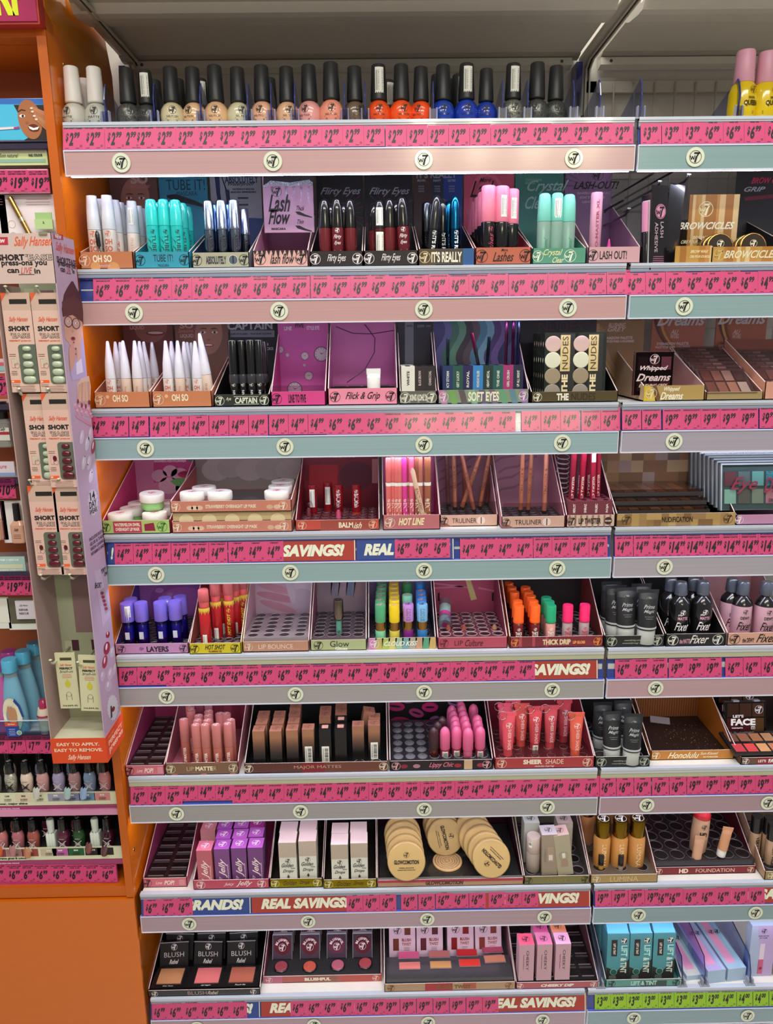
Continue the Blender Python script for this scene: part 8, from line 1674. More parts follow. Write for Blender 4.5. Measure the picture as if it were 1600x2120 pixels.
x, zt = at(1498, 1516, c.Y + .085); inst('fc', 'face_palette', facep(0), (x, c.Y + .08, c.z + .020), (-.2, 0, 0), 'front face palette with large white capitals on the clear lid', 'palette', "face palettes", 1.0)
x, zt = at(1484, 1500, c.Y + .12); inst('fc', 'face_palette', facep(0), (x, c.Y + .125, c.z + .028), (-.2, 0, 0), 'second face palette behind the front one, sixth shelf', 'palette', 'face palettes', 1.0)
t = thing('tester_palette', 'open tester palette with brown and red pans in the dark box', 'palette', (c.x0 - .012, c.Y + .004, c.z + .0155), (.12, 0, 0))
m = MB(); m.box(0, .15, 0, .07, 0, .006, '1C1A1Cg'); part('case', m, t)
for i in range(6):
    for j in range(2): m = MB(); m.box(.006 + i * .024, .026 + i * .024, .006 + j * .032, .030 + j * .032, .006, .0066, (('B83840p', 'C84040p', 'C89060p', 'B87050p', 'B83840p', 'C84040p'), ('7A4A34p', '9A6044p', 'A87048p', 'B88860p', '7A4A34p', '9A6044p'))[j][i]); part('shade_pan', m, t)

# ------------------------------------------------------------------ row 7
lovepop(6, 297, 389, 1837, 'left end of seventh shelf')
c = cdu('pink display box of pink and purple gloss cartons, seventh shelf', 6, 401, 559, 1842, hl=.021, sh=.10, bh=.12, depth=.19, out='C8508Cp', inn='8A2C5Cp', front='B8485Cp', hk='8A2C5Cp', txts=[('Juicy', .47, .5, .14, .42, 'F0D0D4p', 'S'), ('Jelly', .67, .55, .22, .66, 'F4E0E0p', 'S')], logos=[(.1, .42, 'F0D8D8p'), (.9, .42, 'F0D8D8p')])
def jj(kt, kf, word=1):
    def d(m):
        if word: m.fit('Juicy', .020, .008, -.006, .014, 'F0D8D8p', y=-.0004, st='S', o='u'); m.fit('Jelly', .046, .017, .001, .044, 'F4E0E0p', y=-.0004, st='S', o='u'); m.fit('lip gloss and plumper', .04, .002, .0115, .034, 'F0D8D8p', y=-.0004, o='u')
        else: m.poly([(-.006, -.0004, .01), (.01, -.0004, .01), (.012, -.0004, .04), (-.008, -.0004, .045)], 'A83464p'); m.fit('Juicy Jelly', .026, .010, .002, .026, 'F4E0E0p', y=-.0008, st='S', o='u')
        m.logo(.0088, 0, 0, 'F8E8F0p', M=Matrix.Translation((0, .016, .0903)) @ Matrix.Rotation(-pi / 2, 4, 'X'), y=-.0001)
    return carton(.0315, .0315, .090, kf, kt, d)
jc = {'p': ('D8708Cp', 'B8606Cp'), 'v': ('B050B8p', '7A4680p'), 'w': ('BC5CC0p', '704078p'), 'm': ('A82888p', '8A4A80p'), 's': ('D07C88p', 'C07C80p')}
its = [(425, 1750, 'p'), (461, 1747, 'v'), (496, 1745, 'w'), (530, 1744, 'w'), (464, 1726, 'v'), (498, 1725, 'w'), (531, 1722, 'w'), (433, 1709, 's'), (467, 1706, 'v'), (501, 1704, 'w'), (533, 1702, 'm')]
SJ = csc(c, its, .090, .0014, .016); P7 = [atz(a, b, c.z + .0014 + .090 * SJ) for a, b, _ in its]
for (a, b, q), (x, y), lb in zip(its, P7, order_labels('gloss carton', P7, .014)): inst('jj' + q, 'gloss_carton', jj(*jc[q], word=(a != 530)), (x, y - .016, c.z + .0014), (0, 0, 0), {'p': 'rose pink', 's': 'salmon pink', 'm': 'magenta topped'}.get(q, 'purple') + ' ' + lb, 'gloss carton', 'pink and purple gloss cartons', SJ)
def gd(m):
    m.box(-.0175, .0175, -.0003, .0352, .066, .100, 'B8A898p', kt='DCC0BCp'); m.logo(.0052, 0, .058, '1A1A18p', y=-.0005); m.fit('Golden', .024, .009, -.001, .048, '1A1A18p', y=-.0005, st='S'); m.fit('Drops', .022, .009, 0, .034, '1A1A18p', y=-.0005, st='S'); m.fit('GLOW', .009, .002, .010, .041, '1A1A18p', y=-.0005); m.lines(.022, 3, 0, .012, .003, '8A8A80p', y=-.0004)
    m.add([(0, -.0005, .027), (-.003, -.0005, .021), (0, -.0005, .018), (.003, -.0005, .021)], [(0, 1, 2, 3)], '3A3A34p')
gold = carton(.0345, .0345, .0995, 'D8D8CCp', 'DCC0BCp', gd)
for nm_, a, b, py, tops in (('left', 557, 669, 1839, [(596, 1733), (637, 1730), (598, 1712), (638, 1709)]), ('right', 670, 781, 1844, [(703, 1737), (743, 1734), (704, 1714), (742, 1712)])):
    c = cdu('%s of two gold fronted display boxes of white drop cartons' % nm_, 6, a, b, py, hl=.020, sh=.11, bh=.13, depth=.18, out='3A2C14p', inn='1E1810p', front='9A8418m', hk='18140Ep', txts=[('Golden', .38, .5, .26, .5, '5A4A10p', 'S'), ('Drops', .66, .5, .20, .5, '5A4A10p', 'S')], logos=[(.1, .42, 'E0D8A0p'), (.9, .42, 'E0D8A0p')], sidek='8A6C1Cm')
    SG = csc(c, tops, .0995, .0014, .0175); P7 = [atz(p, q, c.z + .0014 + .0995 * SG) for p, q in tops]
    for (x, y), lb in zip(P7, order_labels('white and pink drops carton, %s gold box' % nm_, P7, .014)): inst('gold', 'drops_carton', gold, (x, y - .0175, c.z + .0014), (0, 0, 0), lb, 'drops carton', 'drops cartons, %s gold box' % nm_, SG)
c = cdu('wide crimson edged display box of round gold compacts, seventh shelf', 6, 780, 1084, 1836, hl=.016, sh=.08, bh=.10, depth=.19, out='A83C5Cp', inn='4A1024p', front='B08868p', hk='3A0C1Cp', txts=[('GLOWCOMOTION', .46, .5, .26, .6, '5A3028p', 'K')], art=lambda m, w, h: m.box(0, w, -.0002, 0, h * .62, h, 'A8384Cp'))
m = MB(); m.box(.004, c.w - .004, .004, .175, .002, .014, '222224g'); m.box(.0, c.w, .0015, .0025, .014, .020, '6A6A6Cg'); part('insert_tray', m, c.root)
def compact(rot_):
    def b(root):
        M_ = Matrix.Rotation(pi / 2, 4, 'X'); Q = Matrix.Rotation(rot_, 4, 'Y')
        m = MB(); m.lathe([(.036, -.008), (.0375, -.0065), (.0375, 0)], 'C8A870s', 40, M_); part('base', m, root)
        m = MB(); m.lathe([(.0377, .0004), (.038, .002), (.038, .0065), (.036, .008)], 'C4A46Cs', 40, M_)
        m.logo(.0058, 0, .013, '2A2014p', y=-.0083, M=Q); m.fit('GLOWCOMOTION', .050, .0085, 0, -.001, '1E1810p', y=-.0083, st='B', M=Q); m.fit('SHIMMER HIGHLIGHTER', .030, .0018, 0, -.012, '3A3020p', y=-.0083, M=Q); m.fit('SUBLIMATEUR SCINTILLANT', .036, .0018, 0, -.016, '3A3020p', y=-.0083, M=Q); part('lid', m, root)
    return b
cs = [(841, 1781, 0, 'gcA', 'column at the left'), (921, 1731, 1.35, 'gcB', 'column in the middle'), (1016, 1775, -2.35, 'gcC', 'column at the right')]
for px, py, rt, k, l in cs:
    zc = c.z + .014 + .037; x, y = atz(px, py, zc)
    n = 5 if k != 'gcB' else 3
    for i in range(n):
        inst(k if i == 0 else 'gcP', 'powder_compact', compact(rt if i == 0 else .4), (x - .0035 * i * (1 if k != 'gcC' else 2.0) * (.4 if k == 'gcA' else 1), y + .018 * i, zc + .0025 * i), (-.32, 0, 0), 'round gold compact leaning, %s from front, %s' % (['first', 'second', 'third', 'fourth', 'fifth'][i], l), 'compact', 'round gold compacts')
x, y = atz(926, 1781, c.z + .018); t = thing('tester_powder', 'round pressed highlighter tester pan in the crimson box', 'tester', (x, y, c.z + .0145))
m = MB(); m.lathe([(.0305, 0), (.0305, .0025), (.0295, .003)], 'D8AC78s', 36); part('pan', m, t)
m = MB(); [m.lathe([(r + .0012, .003), (r, .0036), (r - .0012, .003)], ('C8B8A0x', 'D8B890x')[i % 2], 30, cap=False) for i, r in enumerate((.005, .010, .015, .020, .025))]; part('swirl_emboss', m, t)
c = cdu('olive fronted display box of blush tints and foundation cartons', 6, 1082, 1221, 1835, hl=.019, sh=.11, bh=.12, depth=.18, out='8A7C50p', inn='6A6058p', front='7A7444p', hk='7A7068p', txts=[('CHEEKY', .5, .5, .3, .4, '9A8C5Cp', 'n')], logos=[(.07, .42, '3A2A20p'), (.93, .42, '3A2A20p')], tray=(4, 5, .014, .012, '3A3836g'))
def ck(kt, kf, dr): return carton(.031, .031, .092, kf, kt, lambda m: (dr(m), m.logo(.0078, 0, 0, '4A4440p', M=Matrix.Translation((0, .0155, .0923)) @ Matrix.Rotation(-pi / 2, 4, 'X'), y=-.0001)))
dA = lambda m: (m.box(-.004, .008, -.0003, 0, .030, .062, 'A89080p'), m.box(-.002, .006, -.0005, 0, .034, .046, 'D8CCC0p'), m.fit('CHEEKY DIP', .03, .004, -.009, .045, '8A8074p', y=-.0005, o='v'))
dB = lambda m: (m.ring(.009, .0005, -.0004, '7A7068p', 0, .045), m.box(-.003, .003, -.0005, 0, .040, .050, 'E0DCD4p'), m.box(-.007, .007, -.0004, 0, .020, .036, 'A08878p'))
P7 = [(1137, 1727, ('BCB0B4p', '9A8A78p', dA), (0, -.03, 0), 'lilac topped'), (1171, 1727, ('C8A49Cp', 'A8A088p', dB), (0, -.14, 0), 'rose topped, leaning'), (1098, 1703, ('C8C8BCp', 'A8A898p', dA), None, 'cream topped'), (1166, 1703, ('B8A098p', 'A09484p', dA), None, 'brown topped')]
for i, (px, py, a, r_, l) in enumerate(P7):
    x, y = atz(px, py, c.z + .006 + .092); inst('ck%d' % i, 'foundation_carton', ck(*a), (x, y - .0155, c.z + .016), r_ or (0, 0, 0), l + ' tall carton in the olive fronted box', 'carton', 'tall cartons in the olive box')
put(c, 'ckt', 'blush_bottle', lk(('bottle', [(13, 0), (14, 1.5), (14, 42), (13, 43)], '9A8C80s', {'n': 26}), ('cap', [(13.6, 43.5), (14, 44), (14, 76), (13, 78)], 'C4B0A8s', {'n': 26}, lambda m: m.barcode(.008, .012, 0, .064, R=.0143, o='h', a0=-.7))), .078, [(1105, 1729)], .016, 'rose beige cylinder bottle in the olive fronted box', 'bottle', None)
c = cdu('pale pink display box of gold capped glow bottles, seventh shelf', 6, 1222, 1361, 1830, hl=.019, sh=.13, bh=.14, depth=.17, out='C89C98p', inn='A87C6Cp', front='A88C58p', hk='B8784Cp', txts=[('LUMINA', .5, .5, .42, .6, 'D8BC88p', 'n')], logos=[(.09, .4, 'E8DCC0p')], tray=(3, 4, .016, .013, '5A5044g'))
lum = lk(('bottle', [(16, 0), (17, 2), (17, 72), (14.5, 78)], 'C88C48g', {'n': 28}, T('LUMINA', 52, 9, 40, 'F0D8B0p', 17.3, 'n', 'v'), LN(6, 2, 8, 3, 'F0D8B0p', 17.3)), ('cap', [(14.5, 78), (15, 79), (15, 113), (14, 115)], '8A6A20m', {'n': 28}, lambda m: (m.lathe([(.0138, .1148), (.0001, .1152)], '16120Cg', 24, cap=False), lidlogo(m, .0115, 0, 0, .1155, 'F0E8D8p'))))
put(c, 'lum', 'glow_bottle', lum, .1155, [(1249, 1694), (1285, 1694), (1321, 1693)], .004, 'gold capped orange glow bottle', 'glow bottle', 'gold capped glow bottles', tol=.03)
x0_, y0_ = at(1216, 1740, c.Y + .06)[0], c.Y + .06
inst('lumx', 'glow_bottle', lk(('bottle', [(15, 0), (16, 2), (16, 72), (14, 78)], 'C88A54g'), ('cap', [(14.5, 78), (15, 113)], '9A6A34m')), (c.x0 + .02, c.Y + .11, c.z + .004), (0, 0, 0), 'shaded orange glow bottle in the back row of the pale pink box', 'glow bottle')
mini = lambda col: lk(('tube', [(4.5, 0), (5, 1), (5, 22)], col + 's'), ('cap', [(5.4, 22), (5.6, 23), (5.6, 44), (5, 45)], '161414g'))
for i, (px, py, col) in enumerate(((1245, 1769, 'C89838'), (1286, 1770, 'A89880'))):
    x, y = atz(px, py, c.z + .045 + .003); inst('mini' + col, 'sample_tube', mini(col), (x, max(y, c.Y + .006), c.z + .003), (0, 0, 0), 'tiny %s sample tube with black cap before the glow bottles' % ('golden', 'taupe')[i], 'sample tube', 'tiny sample tubes')
c = cdu('dark red display box of mostly missing foundations, seventh shelf', 6, 1341, 1564, 1810, hl=.017, sh=.11, bh=.13, depth=.17, out='8A1C2Cp', inn='5A1220p', front='7A1C24p', hk='5A0E1Cp', txts=[('HD', .29, .5, .09, .6, 'F0DCC8p', 'B'), ('FOUNDATION', .60, .5, .38, .5, 'E8C8B0p', 'n')], logos=[(.05, .4, 'E8C8B0p'), (.95, .4, 'E8C8B0p')], tray=(6, 5, .030, .0145, '2A2226g', .16, '5A5258g'))
x, y = atz(1448, 1690, c.z + .10)
inst('hd', 'foundation_bottle', lk(('bottle', [(16, 0), (17, 2), (17.5, 40), (16.5, 76)], 'C09878g', {'n': 28}, LG(6, 62, '2A1C18p', 17.8), T('HD', 15, 12, 44, '1A1210p', 17.8, 'B'), LN(14, 2, 30, 3, '3A2A20p', 17.8)), ('collar', [(17, 76), (17.2, 77), (16.8, 84)], 'B8202Cg'), ('cap', [(15, 84), (15, 98), (13.6, 112), (12, 116)], 'D82C3Cg', {'n': 26})), (at(1441, 1780, c.Y + .035)[0], c.Y + .035, c.z + .0325), (0, .05, 0), 'beige foundation bottle with red cap standing alone', 'foundation')
for i, (px, py, rt, col) in enumerate(((1441, 1802, .08, 'C89878'), (1492, 1800, .16, 'C89068'))):
    x = at(px, py, c.Y + .006)[0]; inst('smp' + col, 'sample_tube', sqz(col + 's', 'E0DCD4s', .060, .0095, capH=.016 if i else .006), (x, c.Y + .013, c.z + .033 - .02 * (i == 0) + .0), (0, rt, 0), 'small beige sample squeeze tube, ' + ('left one without cap' if not i else 'right one on its white cap'), 'sample tube')
c = cdu('tan display box of concealers at the right end, seventh shelf', 6, 1582, 1720, 1822, hl=.019, sh=.12, bh=.12, depth=.17, out='B89474p', inn='6A5648p', front='9A8450p', logos=[(.1, .42, 'E8DCC0p')], tray=(4, 5, .016, .012, '2A2624g'))
con = lk(('tube', [(11, 0), (11.6, 1), (11.6, 66)], 'B89474g', T('VERY VICE', 46, 7, 36, '1A1614p', 12, 'C', 'v')), ('cap', [(11.2, 66), (11.4, 100), (10.6, 102)], '141214g'))
for i, (px, py) in enumerate(((1602, 1704), (1594, 1692), (1568, 1688))): x, y = atz(px, py, c.z + .106); inst('con', 'concealer_tube', con, (x, y, c.z + .004), (0, 0, 0), 'beige concealer with black cap at the right edge, ' + ('front one', 'middle one', 'rear one')[i], 'concealer', 'concealers at the right edge')

# ------------------------------------------------------------------ row 8
c = cdu('glossy black display box of black blush compacts, lowest shelf', 7, 299, 540, 2068, hl=.015, sh=.07, bh=.09, depth=.19, out='181618g', inn='141214g', front='1E1C1Cg', hk='0E0C0Eg', txts=[('BLUSH', .44, .5, .17, .6, 'A89088p', 'n'), ('Rebel', .58, .5, .1, .6, 'C8B8B0p', 'S')], logos=[(.06, .42, 'E0DCD4p'), (.94, .42, 'E0DCD4p')])
m = MB(); m.box(.004, c.w - .004, .004, .058, .002, .017, '161416g'); part('insert_tray', m, c.root)
for i, (a, k, w_, l) in enumerate(((.17, 'B88058', 'Strip Tease', 'tan'), (.51, 'D87070', 'All Night', 'pink'), (.82, 'B0604C', 'Touch Me', 'terracotta'))):
    t = thing('tester_powder', '%s square blush tester pan at the front of the black box' % l, 'tester', (c.x0 + c.w * a, c.Y + .031, c.z + .0174), group='square blush testers')
    m = MB(); m.box(-.027, .027, -.020, .020, 0, .0006, '2E2A2Cg'); m.box(-.025, .025, -.018, .020, .0006, .0022, k + 'p'); m.fit(w_, .022, .003, 0, 0, 'E8E0DCp', st='S', M=Matrix.Translation((0, -.0235, .0006)) @ Matrix.Rotation(-pi / 2, 4, 'X'), y=-.0004); part('pan', m, t)
def rebel(root):
    m = MB(); m.box(-.030, .030, 0, .016, 0, .052, '141214s'); m.logo(.0065, 0, .043, 'D8D4D0p', y=-.0004); m.fit('BLUSH', .042, .0095, 0, .028, 'C8C4C0p', y=-.0004, st='t'); m.fit('Rebel', .020, .009, 0, .014, 'D8D4D0p', y=-.0004, st='S'); cs_ = part('case', m, root)
    m = MB(); m.box(-.031, .031, -.001, .017, .052, .0526, 'A8A4A8c'); m.box(-.031, .031, -.001, -.0004, .0515, .0532, 'A8A6AAg'); part('clear_sleeve', m, cs_)
its = []
for col, px in enumerate((357, 427, 497)):
    for k in range(6):
        x = at(px, 1965, c.Y + .064)[0]; its.append((x + .003 * k * (1 - col) * .6 + (.004 if k % 2 else 0), c.Y + .062 + .020 * k, c.z + .008 + .0035 * k, (-.42, 0, (.05, -.04, .02)[(k + col) % 3]), 1.0))
for it, lb in zip(its, order_labels('black blush compact leaning back', [(i[0], i[1]) for i in its], .009)): inst('rebel', 'blush_compact', rebel, it[:3], it[3], lb, 'compact', 'black blush compacts')
c = cdu('pink display box of clear round blush compacts, lowest shelf', 7, 545, 791, 2034, hl=.017, sh=.08, bh=.11, depth=.19, out='C86078p', inn='9A4460p', front='A85850p', hk='7A2C48p', txts=[('BLUSHFUL', .46, .5, .22, .46, 'F0DCD0p', 'B')], logos=[(.05, .42, 'E8C8C0p'), (.95, .42, 'E8C8C0p')], art=lambda m, w, h: [m.box(w * a, w * b, -.0002, 0, 0, h, k) for a, b, k in ((0, .16, 'B06078p'), (.35, .62, '8A5A48p'), (.66, 1, 'B05048p'))])
m = MB(); m.box(.004, c.w - .004, .004, .18, .002, .010, '303032g'); part('insert_tray', m, c.root)
def blf(k):
    def b(root):
        m = MB(); m.box(-.021, .021, 0, .008, 0, .05, '8C868Cg'); m.box(-.021, .021, -.003, -.001, .0, .05, 'E0D8E0c'); m.box(-.021, .021, -.0035, .008, .0495, .0515, 'A8A4ACg'); m.box(-.0215, -.0205, -.0035, .008, 0, .05, '9A949Cg'); m.box(.0205, .0215, -.0035, .008, 0, .05, '9A949Cg'); cs_ = part('case', m, root)
        m = MB(); m.disc(.0185, -.0008, k, 0, .027, 28); m.logo(.0078, 0, .0245, 'F0DCE0p', y=-.0037)
        for i, ch in enumerate('BLUSHFUL'):
            a = math.radians(160 - i * 20); mm = MB(); mm.fit(ch, .0042, .0052, 0, 0, 'F0DCE0p', st='B'); m.add(mm.v, mm.f, 'F0DCE0p', M=Matrix.Translation((.0132 * math.cos(a), -.0037, .027 + .0132 * math.sin(a))) @ Matrix.Rotation(pi / 2 - a, 4, 'Y'))
        part('blush_pan', m, cs_)
    return b
its = []; ks = []
for col, (px, py, k) in enumerate(((584, 1962, 'B04850p'), (640, 1972, 'B05050p'), (696, 1970, 'B8687Cp'), (750, 1962, 'A8444Cp'))):
    zc = c.z + .010 + .027; x, y = atz(px, py, zc)
    y = c.Y + .052
    for q in range(5):
        its.append((x, y + .022 * q, c.z + .011 + .001 * q)); ks.append(k if q < 2 else ('B06874p', 'C890A0p')[col == 3])
for it, lb, k in zip(its, order_labels('clear cased round blush', [(i[0], i[1]) for i in its], .009), ks): inst('blf' + k, 'blush_compact', blf(k), it, (-.38, 0, 0), lb + ', pink box', 'compact', 'clear cased blushes')
for i, (px, py, k) in enumerate(((582, 2001, 'A84850'), (641, 2001, 'D8604C'), (699, 1998, 'C8687C'), (756, 1994, 'B84C54'))):
    x, y = atz(px, py, c.z + .013); t = thing('tester_powder', 'small round %s blush tester pan, %s in the pink box' % (('rose', 'coral', 'mauve pink', 'brick')[i], ORD[i]), 'tester', (x, max(y, c.Y + .02), c.z + .0105), group='round blush testers')
    m = MB(); m.lathe([(.0155, 0), (.0155, .002), (.0135, .003)], '1E1C1Eg', 26); m.lathe([(.0133, .003), (.0133, .0042), (.012, .0046)], k + 'p', 26); part('pan', m, t)
c = cdu('pale pink display box of tall blush twist cartons, lowest shelf', 7, 796, 1067, 2064, hl=.019, sh=.12, bh=.14, depth=.19, out='D0A0A8p', inn='B0808Cp', front='B09070p', hk='B0909Cp', floor='4A464Ap', txts=[('BLUSH TWIST', .53, .5, .26, .5, '7A5A2Cp', 'B')], logos=[(.05, .42, '6A4020p'), (.95, .42, '8A5C34p')], art=lambda m, w, h: (m.box(w * .31, w * .52, -.0002, 0, 0, h, 'A83438p'), m.box(w * .6, w * .7, -.0002, 0, h * .2, h, 'B0584Cp')))
m = MB(); m.box(.004, c.w - .004, .003, .060, .002, .028, '3E3C40g'); part('insert_tray', m, c.root)
def twist(k):
    def b(root):
        m = MB(); m.box(-.0285, .0285, 0, .026, 0, .104, 'D8B8C8p', kt='E0C8D4p'); m.logo(.0085, -.0105, .064, '3A2028p', y=-.0004); m.box(.005, .018, -.0005, 0, .054, .078, k); m.box(-.020, -.0075, -.0005, 0, .020, .046, k)
        m.fit('BLUSH', .020, .0068, .009, .043, '8A3A34p', y=-.0005, st='C'); m.fit('TWIST', .020, .0068, .009, .034, '9A5A4Cp', y=-.0005, st='C'); m.lines(.016, 4, .009, .026, .003, '5A3030p', y=-.0005); part('carton', m, root)
    return b
TW = [(833, 1920, '6A2C20p', 'brown'), (890, 1918, '5A1C2Cp', 'plum'), (954, 1916, '7A0C10p', 'deep red'), (1012, 1912, '7A3028p', 'rust')]
yt = atz(900, 1977, c.z + .030)[1] + .0125
for i, (px, py, k, l) in enumerate(TW):
    x = at(px, 1960, yt)[0]
    for q in range(2): inst('tw' + k, 'blush_carton', twist(k), (x, yt + .030 * q, c.z + .0075 + .003 * q), (-.22, 0, .03 * (i == 3)), 'pink %s twist carton with %s swatches, %s' % ('blush', l, 'front' if q == 0 else 'behind the front one'), 'blush carton', 'blush twist cartons')
sw = [((846, 1977), (848, 1999), 'C8507C', 'D87870'), ((909, 1975), (912, 1997), 'B06460', 'C89058'), ((966, 1972), (972, 1993), 'B81820', 'E03428'), ((1019, 1965), (1024, 1985), 'A8405C', 'D08468')]
for i, (a, b, k1, k2) in enumerate(sw):
    for j, ((px, py), k) in enumerate(((a, k1), (b, k2))):
        x, y = atz(px, py, c.z + .030); t = thing('tester_powder', 'rectangular %s tester pan, %s column, %s row' % ((('hot pink', 'salmon'), ('dusty rose', 'gold'), ('crimson', 'scarlet'), ('plum', 'peach'))[i][j], ORD[i] if i < 3 else 'rightmost', ('back', 'front')[j]), 'tester', (x, y, c.z + .0284), (0, 0, .04 * (i == 3)), 'rectangular blush testers')
        m = MB(); m.box(-.0225, .0225, -.0095, .0095, 0, .0012, '8A8088g'); m.box(-.0215, .0215, -.0085, .0085, .0012, .0024, k + 'p'); part('pan', m, t)
c = cdu('rose display box of cheek tint cartons, right end of the left bay', 7, 1068, 1239, 2051, hl=.016, sh=.10, bh=.12, depth=.19, out='C88C90p', inn='8A5A60p', front='B05C64p', hk='6A4048p', txts=[('CHEEKY DIP', .5, .5, .4, .44, 'F0DCD8p', 'K')], logos=[(.05, .42, 'F0D8D0p'), (.94, .42, 'F0D8D0p')], tray=(5, 6, .018, 0, '1E1C20g'))
def cd(kt): return carton(.031, .031, .088, 'C49CA8p', kt + 'p', lambda m: (m.fit('CHEEKY', .048, .0055, .002, .050, '3A2430p', y=-.0004, st='n', o='v'), m.fit('liquid blusher', .036, .002, -.006, .045, '7A5460p', y=-.0004, o='v'), m.logo(.0078, 0, 0, '3A2430p', M=Matrix.Translation((0, .0155, .0883)) @ Matrix.Rotation(-pi / 2, 4, 'X'), y=-.0001)))
mini2 = lambda k: lk(('tube', [(4.2, 0), (4.8, 1), (4.8, 20)], k + 's'), ('cap', [(6.2, 20), (6.5, 21), (6.5, 42), (5.5, 43)], '161414g'))
for i, (px, py, kt, l) in enumerate(((1088, 1945, 'D8506C', 'hot pink topped'), (1125, 1944, 'D07098', 'pink topped'), (1163, 1943, 'E0A0C0', 'pale pink topped'), (1117, 1919, 'C84C84', 'magenta topped'), (1154, 1918, 'E0845C', 'peach topped'))):
    x, y = atz(px, py, c.z + .0185 + .088); inst('cd' + kt, 'tint_carton', cd(kt), (x, y - .0155, c.z + .0195), (0, 0, 0), l + ' cheek tint carton in the rose box', 'tint carton', 'cheek tint cartons')
    if i < 3: xx = at(px + 2, 2010, c.Y + .012)[0]; inst('m2' + str(i), 'sample_tube', mini2(('C8605C', 'C87C78', 'C87468')[i]), (xx, c.Y + .014, c.z + .0195), (0, 0, 0), 'tiny cheek tint tester with black cap, %s of three' % ('left', 'middle', 'right')[i], 'sample tube', 'tiny cheek tint testers')
c = cdu('teal display box of teal brow tint cartons, lowest shelf right bay', 7, 1253, 1411, 2049, hl=.018, sh=.10, bh=.08, depth=.19, out='5A9C98p', inn='3C7878p', front='5E948Cp', hk='2A3C40p', txts=[('LIFT & TINT', .5, .5, .34, .6, 'A8D0C8p', 'B')], logos=[(.08, .42, '16201Ep'), (.92, .42, '16201Ep')], art=lambda m, w, h: m.box(w * .46, w * .8, -.0002, 0, 0, h * .8, '3A4C44p'))
def lift(root):
    m = MB(); W2 = .046; H2 = .108
    m.box(-W2 / 2, W2 / 2, 0, .034, 0, H2, '4A8C94p', kt='6CA4C0p')
    m.poly([(-W2 / 2, -.0003, 0), (W2 / 2, -.0003, 0), (W2 / 2, -.0003, .048), (.010, -.0003, .034), (-.002, -.0003, .018), (-.014, -.0003, .026), (-W2 / 2, -.0003, .030)], '2E2824p')
    m.box(-.014, -.002, -.0006, 0, .056, .094, '2A1E1Cp'); m.fit('LIFT & TINT', .026, .005, -.008, .073, 'D8D4C8p', y=-.0009, st='C', o='v'); m.disc(.0072, -.0006, '16201Ep', .012, .092, 22); m.logo(.0068, .012, .092, 'E8ECE4p', y=-.0008)
    m.fit('LIFT', .026, .013, .013, .068, 'A8DCD4p', y=-.0006, st='C', o='v'); m.fit('& TINT', .036, .013, .012, .034, 'C8DCD0p', y=-.0007, st='C', o='v'); m.disc(.0075, -.0006, '7AC0B4p', -.008, .019, 20); m.disc(.0064, -.0008, '2E5850p', -.008, .019, 20); m.lines(.018, 3, -.010, .009, .003, 'B8C8C0p', y=-.0006)
    part('carton', m, root)
    m = MB(); m.slab([(-W2 / 2 + .001, .002, H2), (W2 / 2 - .001, .002, H2), (W2 / 2 - .001, .026, H2 + .014), (-W2 / 2 + .001, .026, H2 + .014)], (0, .0006, 0), '5CB4DCp'); part('tuck_flap', m, root, 'open sky blue top flap')
for i, (px, py) in enumerate(((1276, 1922), (1323, 1922), (1371, 1918))):
    x = at(px + 2, 2020, c.Y + .012)[0]
    for q in range(2): inst('lift', 'brow_tint_carton', lift, (x - .002 * q, c.Y + .014 + .046 * q, c.z + .0045), (-.06, 0, 0), 'teal and black brow tint carton, %s column%s' % (('left', 'middle', 'right')[i], '' if q == 0 else ', second row'), 'brow tint carton', 'brow tint cartons')
for i in range(5): m = MB(); m.box(0, .05, 0, .02, 0, .012, '141C1Cg'); m.box(0, .05, -.0005, 0, .0115, .0125, '8AA8A8g'); solo('compact_case', m, 'dark glossy flat case, %s of the stack behind the teal cartons' % ('lowest', 'second', 'third', 'fourth', 'topmost')[i], 'case', (c.x0 + .004, c.Y + .118, c.z + .003 + .0135 * i), group='dark flat cases')
# nail file sleeves, dividers, file pack
zD = D[7]
def files(n, kk):
    def b(root):
        m = MB(); W2 = .040
        m.slab([(-W2 / 2, 0, 0), (W2 / 2, 0, 0), (W2 / 2, .17, 0), (-W2 / 2, .17, 0)], (0, 0, n), 'A8C0D8p'); m.box(-W2 / 2, W2 / 2, 0, .17, n, n + .0003, kk)
        m.box(-W2 * .32, W2 * .14, .016, .17, n + .0003, n + .0006, 'E89CC4p'); m.box(W2 * .3, W2 * .42, .0, .17, n + .0003, n + .0006, '9CC8E0p')
        lidlogo(m, .0062, -W2 * .06, .10, n + .0007, '1A1A20p'); lidlogo(m, .0062, W2 * .28, .10, n + .0007, '1A1A20p'); part('sleeve', m, root)
    return b
for i, (px, py, k, n, l) in enumerate(((1440, 2014, 'D0D0D0p', .010, 'left, with one white margin'), (1484, 2004, 'B8A8DCp', .030, 'middle, tall stack'), (1526, 2000, 'A0BCD8p', .030, 'right, tall stack'))):
    x, y = atz(px, py + 6, zD + n); inst('nf%d' % i, 'nail_file_stack', files(n, k), (x, y, zD + .001), (-.0, 0, .10), 'stack of pink and blue nail file sleeves, ' + l, 'nail file', 'nail file sleeves')
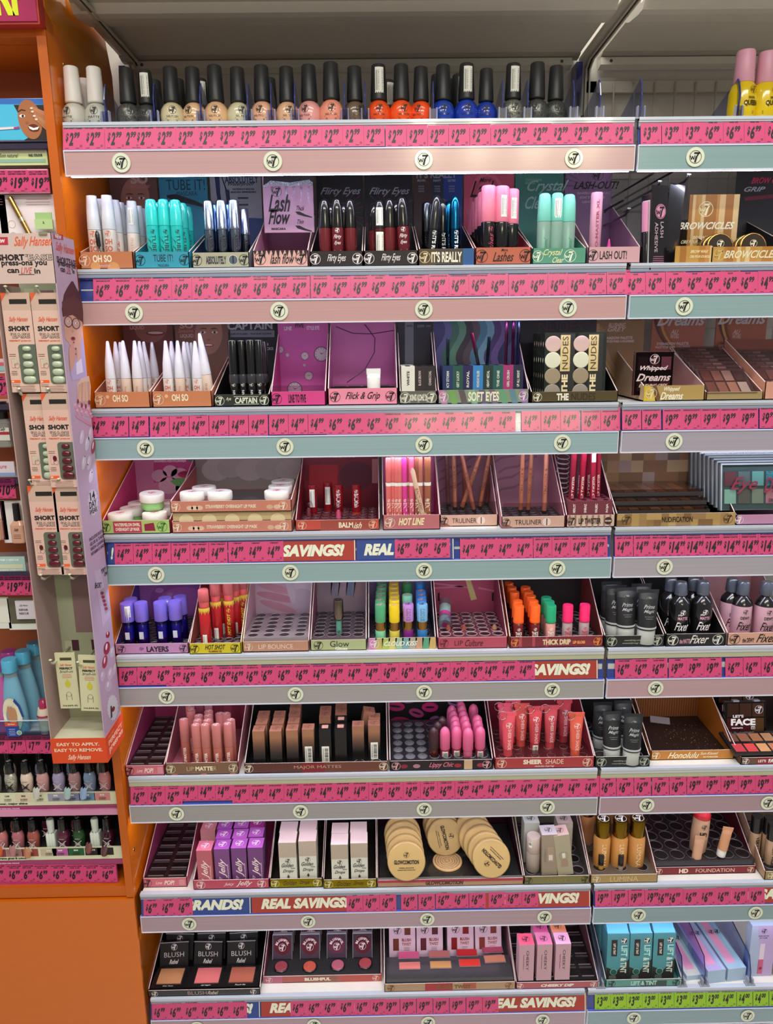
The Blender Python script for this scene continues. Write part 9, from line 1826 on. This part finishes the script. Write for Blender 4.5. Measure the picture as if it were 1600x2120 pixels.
for i, (px, py) in enumerate(((1244, 2048), (1413, 2044), (1460, 2044), (1552, 2038))):
    x, y = atz(px, py, zD + .002); inst('div8', 'shelf_divider', lambda root: (lambda m1, m2, m3: (part('fin', m1, root), part('front_edge', m2, root), part('clip', m3, root)))(
        MB().slab([(-.0008, .0, .004), (-.0008, .0, .030), (-.0008, .012, .062), (-.0008, .17, .085), (-.0008, .17, .004)], (.0016, 0, 0), 'D8DCF4c'),
        MB().slab([(-.0009, -.001, .004), (-.0009, -.001, .030), (-.0009, .011, .062), (-.0009, .17, .085), (-.0009, .17, .0835), (-.0009, .012, .0605), (-.0009, .0004, .029), (-.0009, .0004, .004)], (.0018, 0, 0), '202C4Cg'),
        MB().box(-.010, .010, -.006, .006, 0, .003, 'C8CCD4t').box(-.006, -.003, -.005, .006, .003, .016, 'C8CCD4t').box(.003, .006, -.005, .006, .003, .016, 'C8CCD4t')),
        (x, max(y, .010), zD + .0008), (0, 0, 0), 'clear divider with dark edge, %s on the lowest right-bay shelf' % ORD[i], 'divider', 'clear dividers on the lowest shelf')
x, y = atz(1575, 2030, zD); Yp = max(y, .03); xa = at(1548, 2000, Yp)[0]
m = MB(); m.box(0, .052, 0, .020, 0, .125, 'A8B8CCp', kf='A8B4D0p'); m.slab([(.030, -.0002, 0), (.052, -.0002, 0), (.052, -.0002, .125), (.012, -.0002, .125)], (0, .0001, 0), 'B8A0CCp'); m.logo(.006, .026, .112, '2A2A34p', y=-.0006); m.fit('GLASS NAIL FILE', .022, .0024, .026, .100, '4A4A5Ap', y=-.0006); m.fit('IN CASE', .016, .0024, .026, .095, '4A4A5Ap', y=-.0006)
m.box(.021, .031, -.0008, 0, .012, .080, 'D8C8D8p'); m.box(.021, .031, -.001, 0, .006, .042, 'C85880p'); m.logo(.0035, .026, .020, '2A1018p', y=-.0013)
solo('nail_file_pack', m, 'tall pale blue pack with a pink tipped nail file, right edge', 'nail file', (xa, Yp, zD + .001))
m = MB(); m.box(0, .05, 0, .02, 0, .12, 'C8C0B0p'); solo('carton', m, 'plain cream carton cut by the right edge, lowest shelf', 'carton', (xa + .056, Yp - .004, zD + .001))
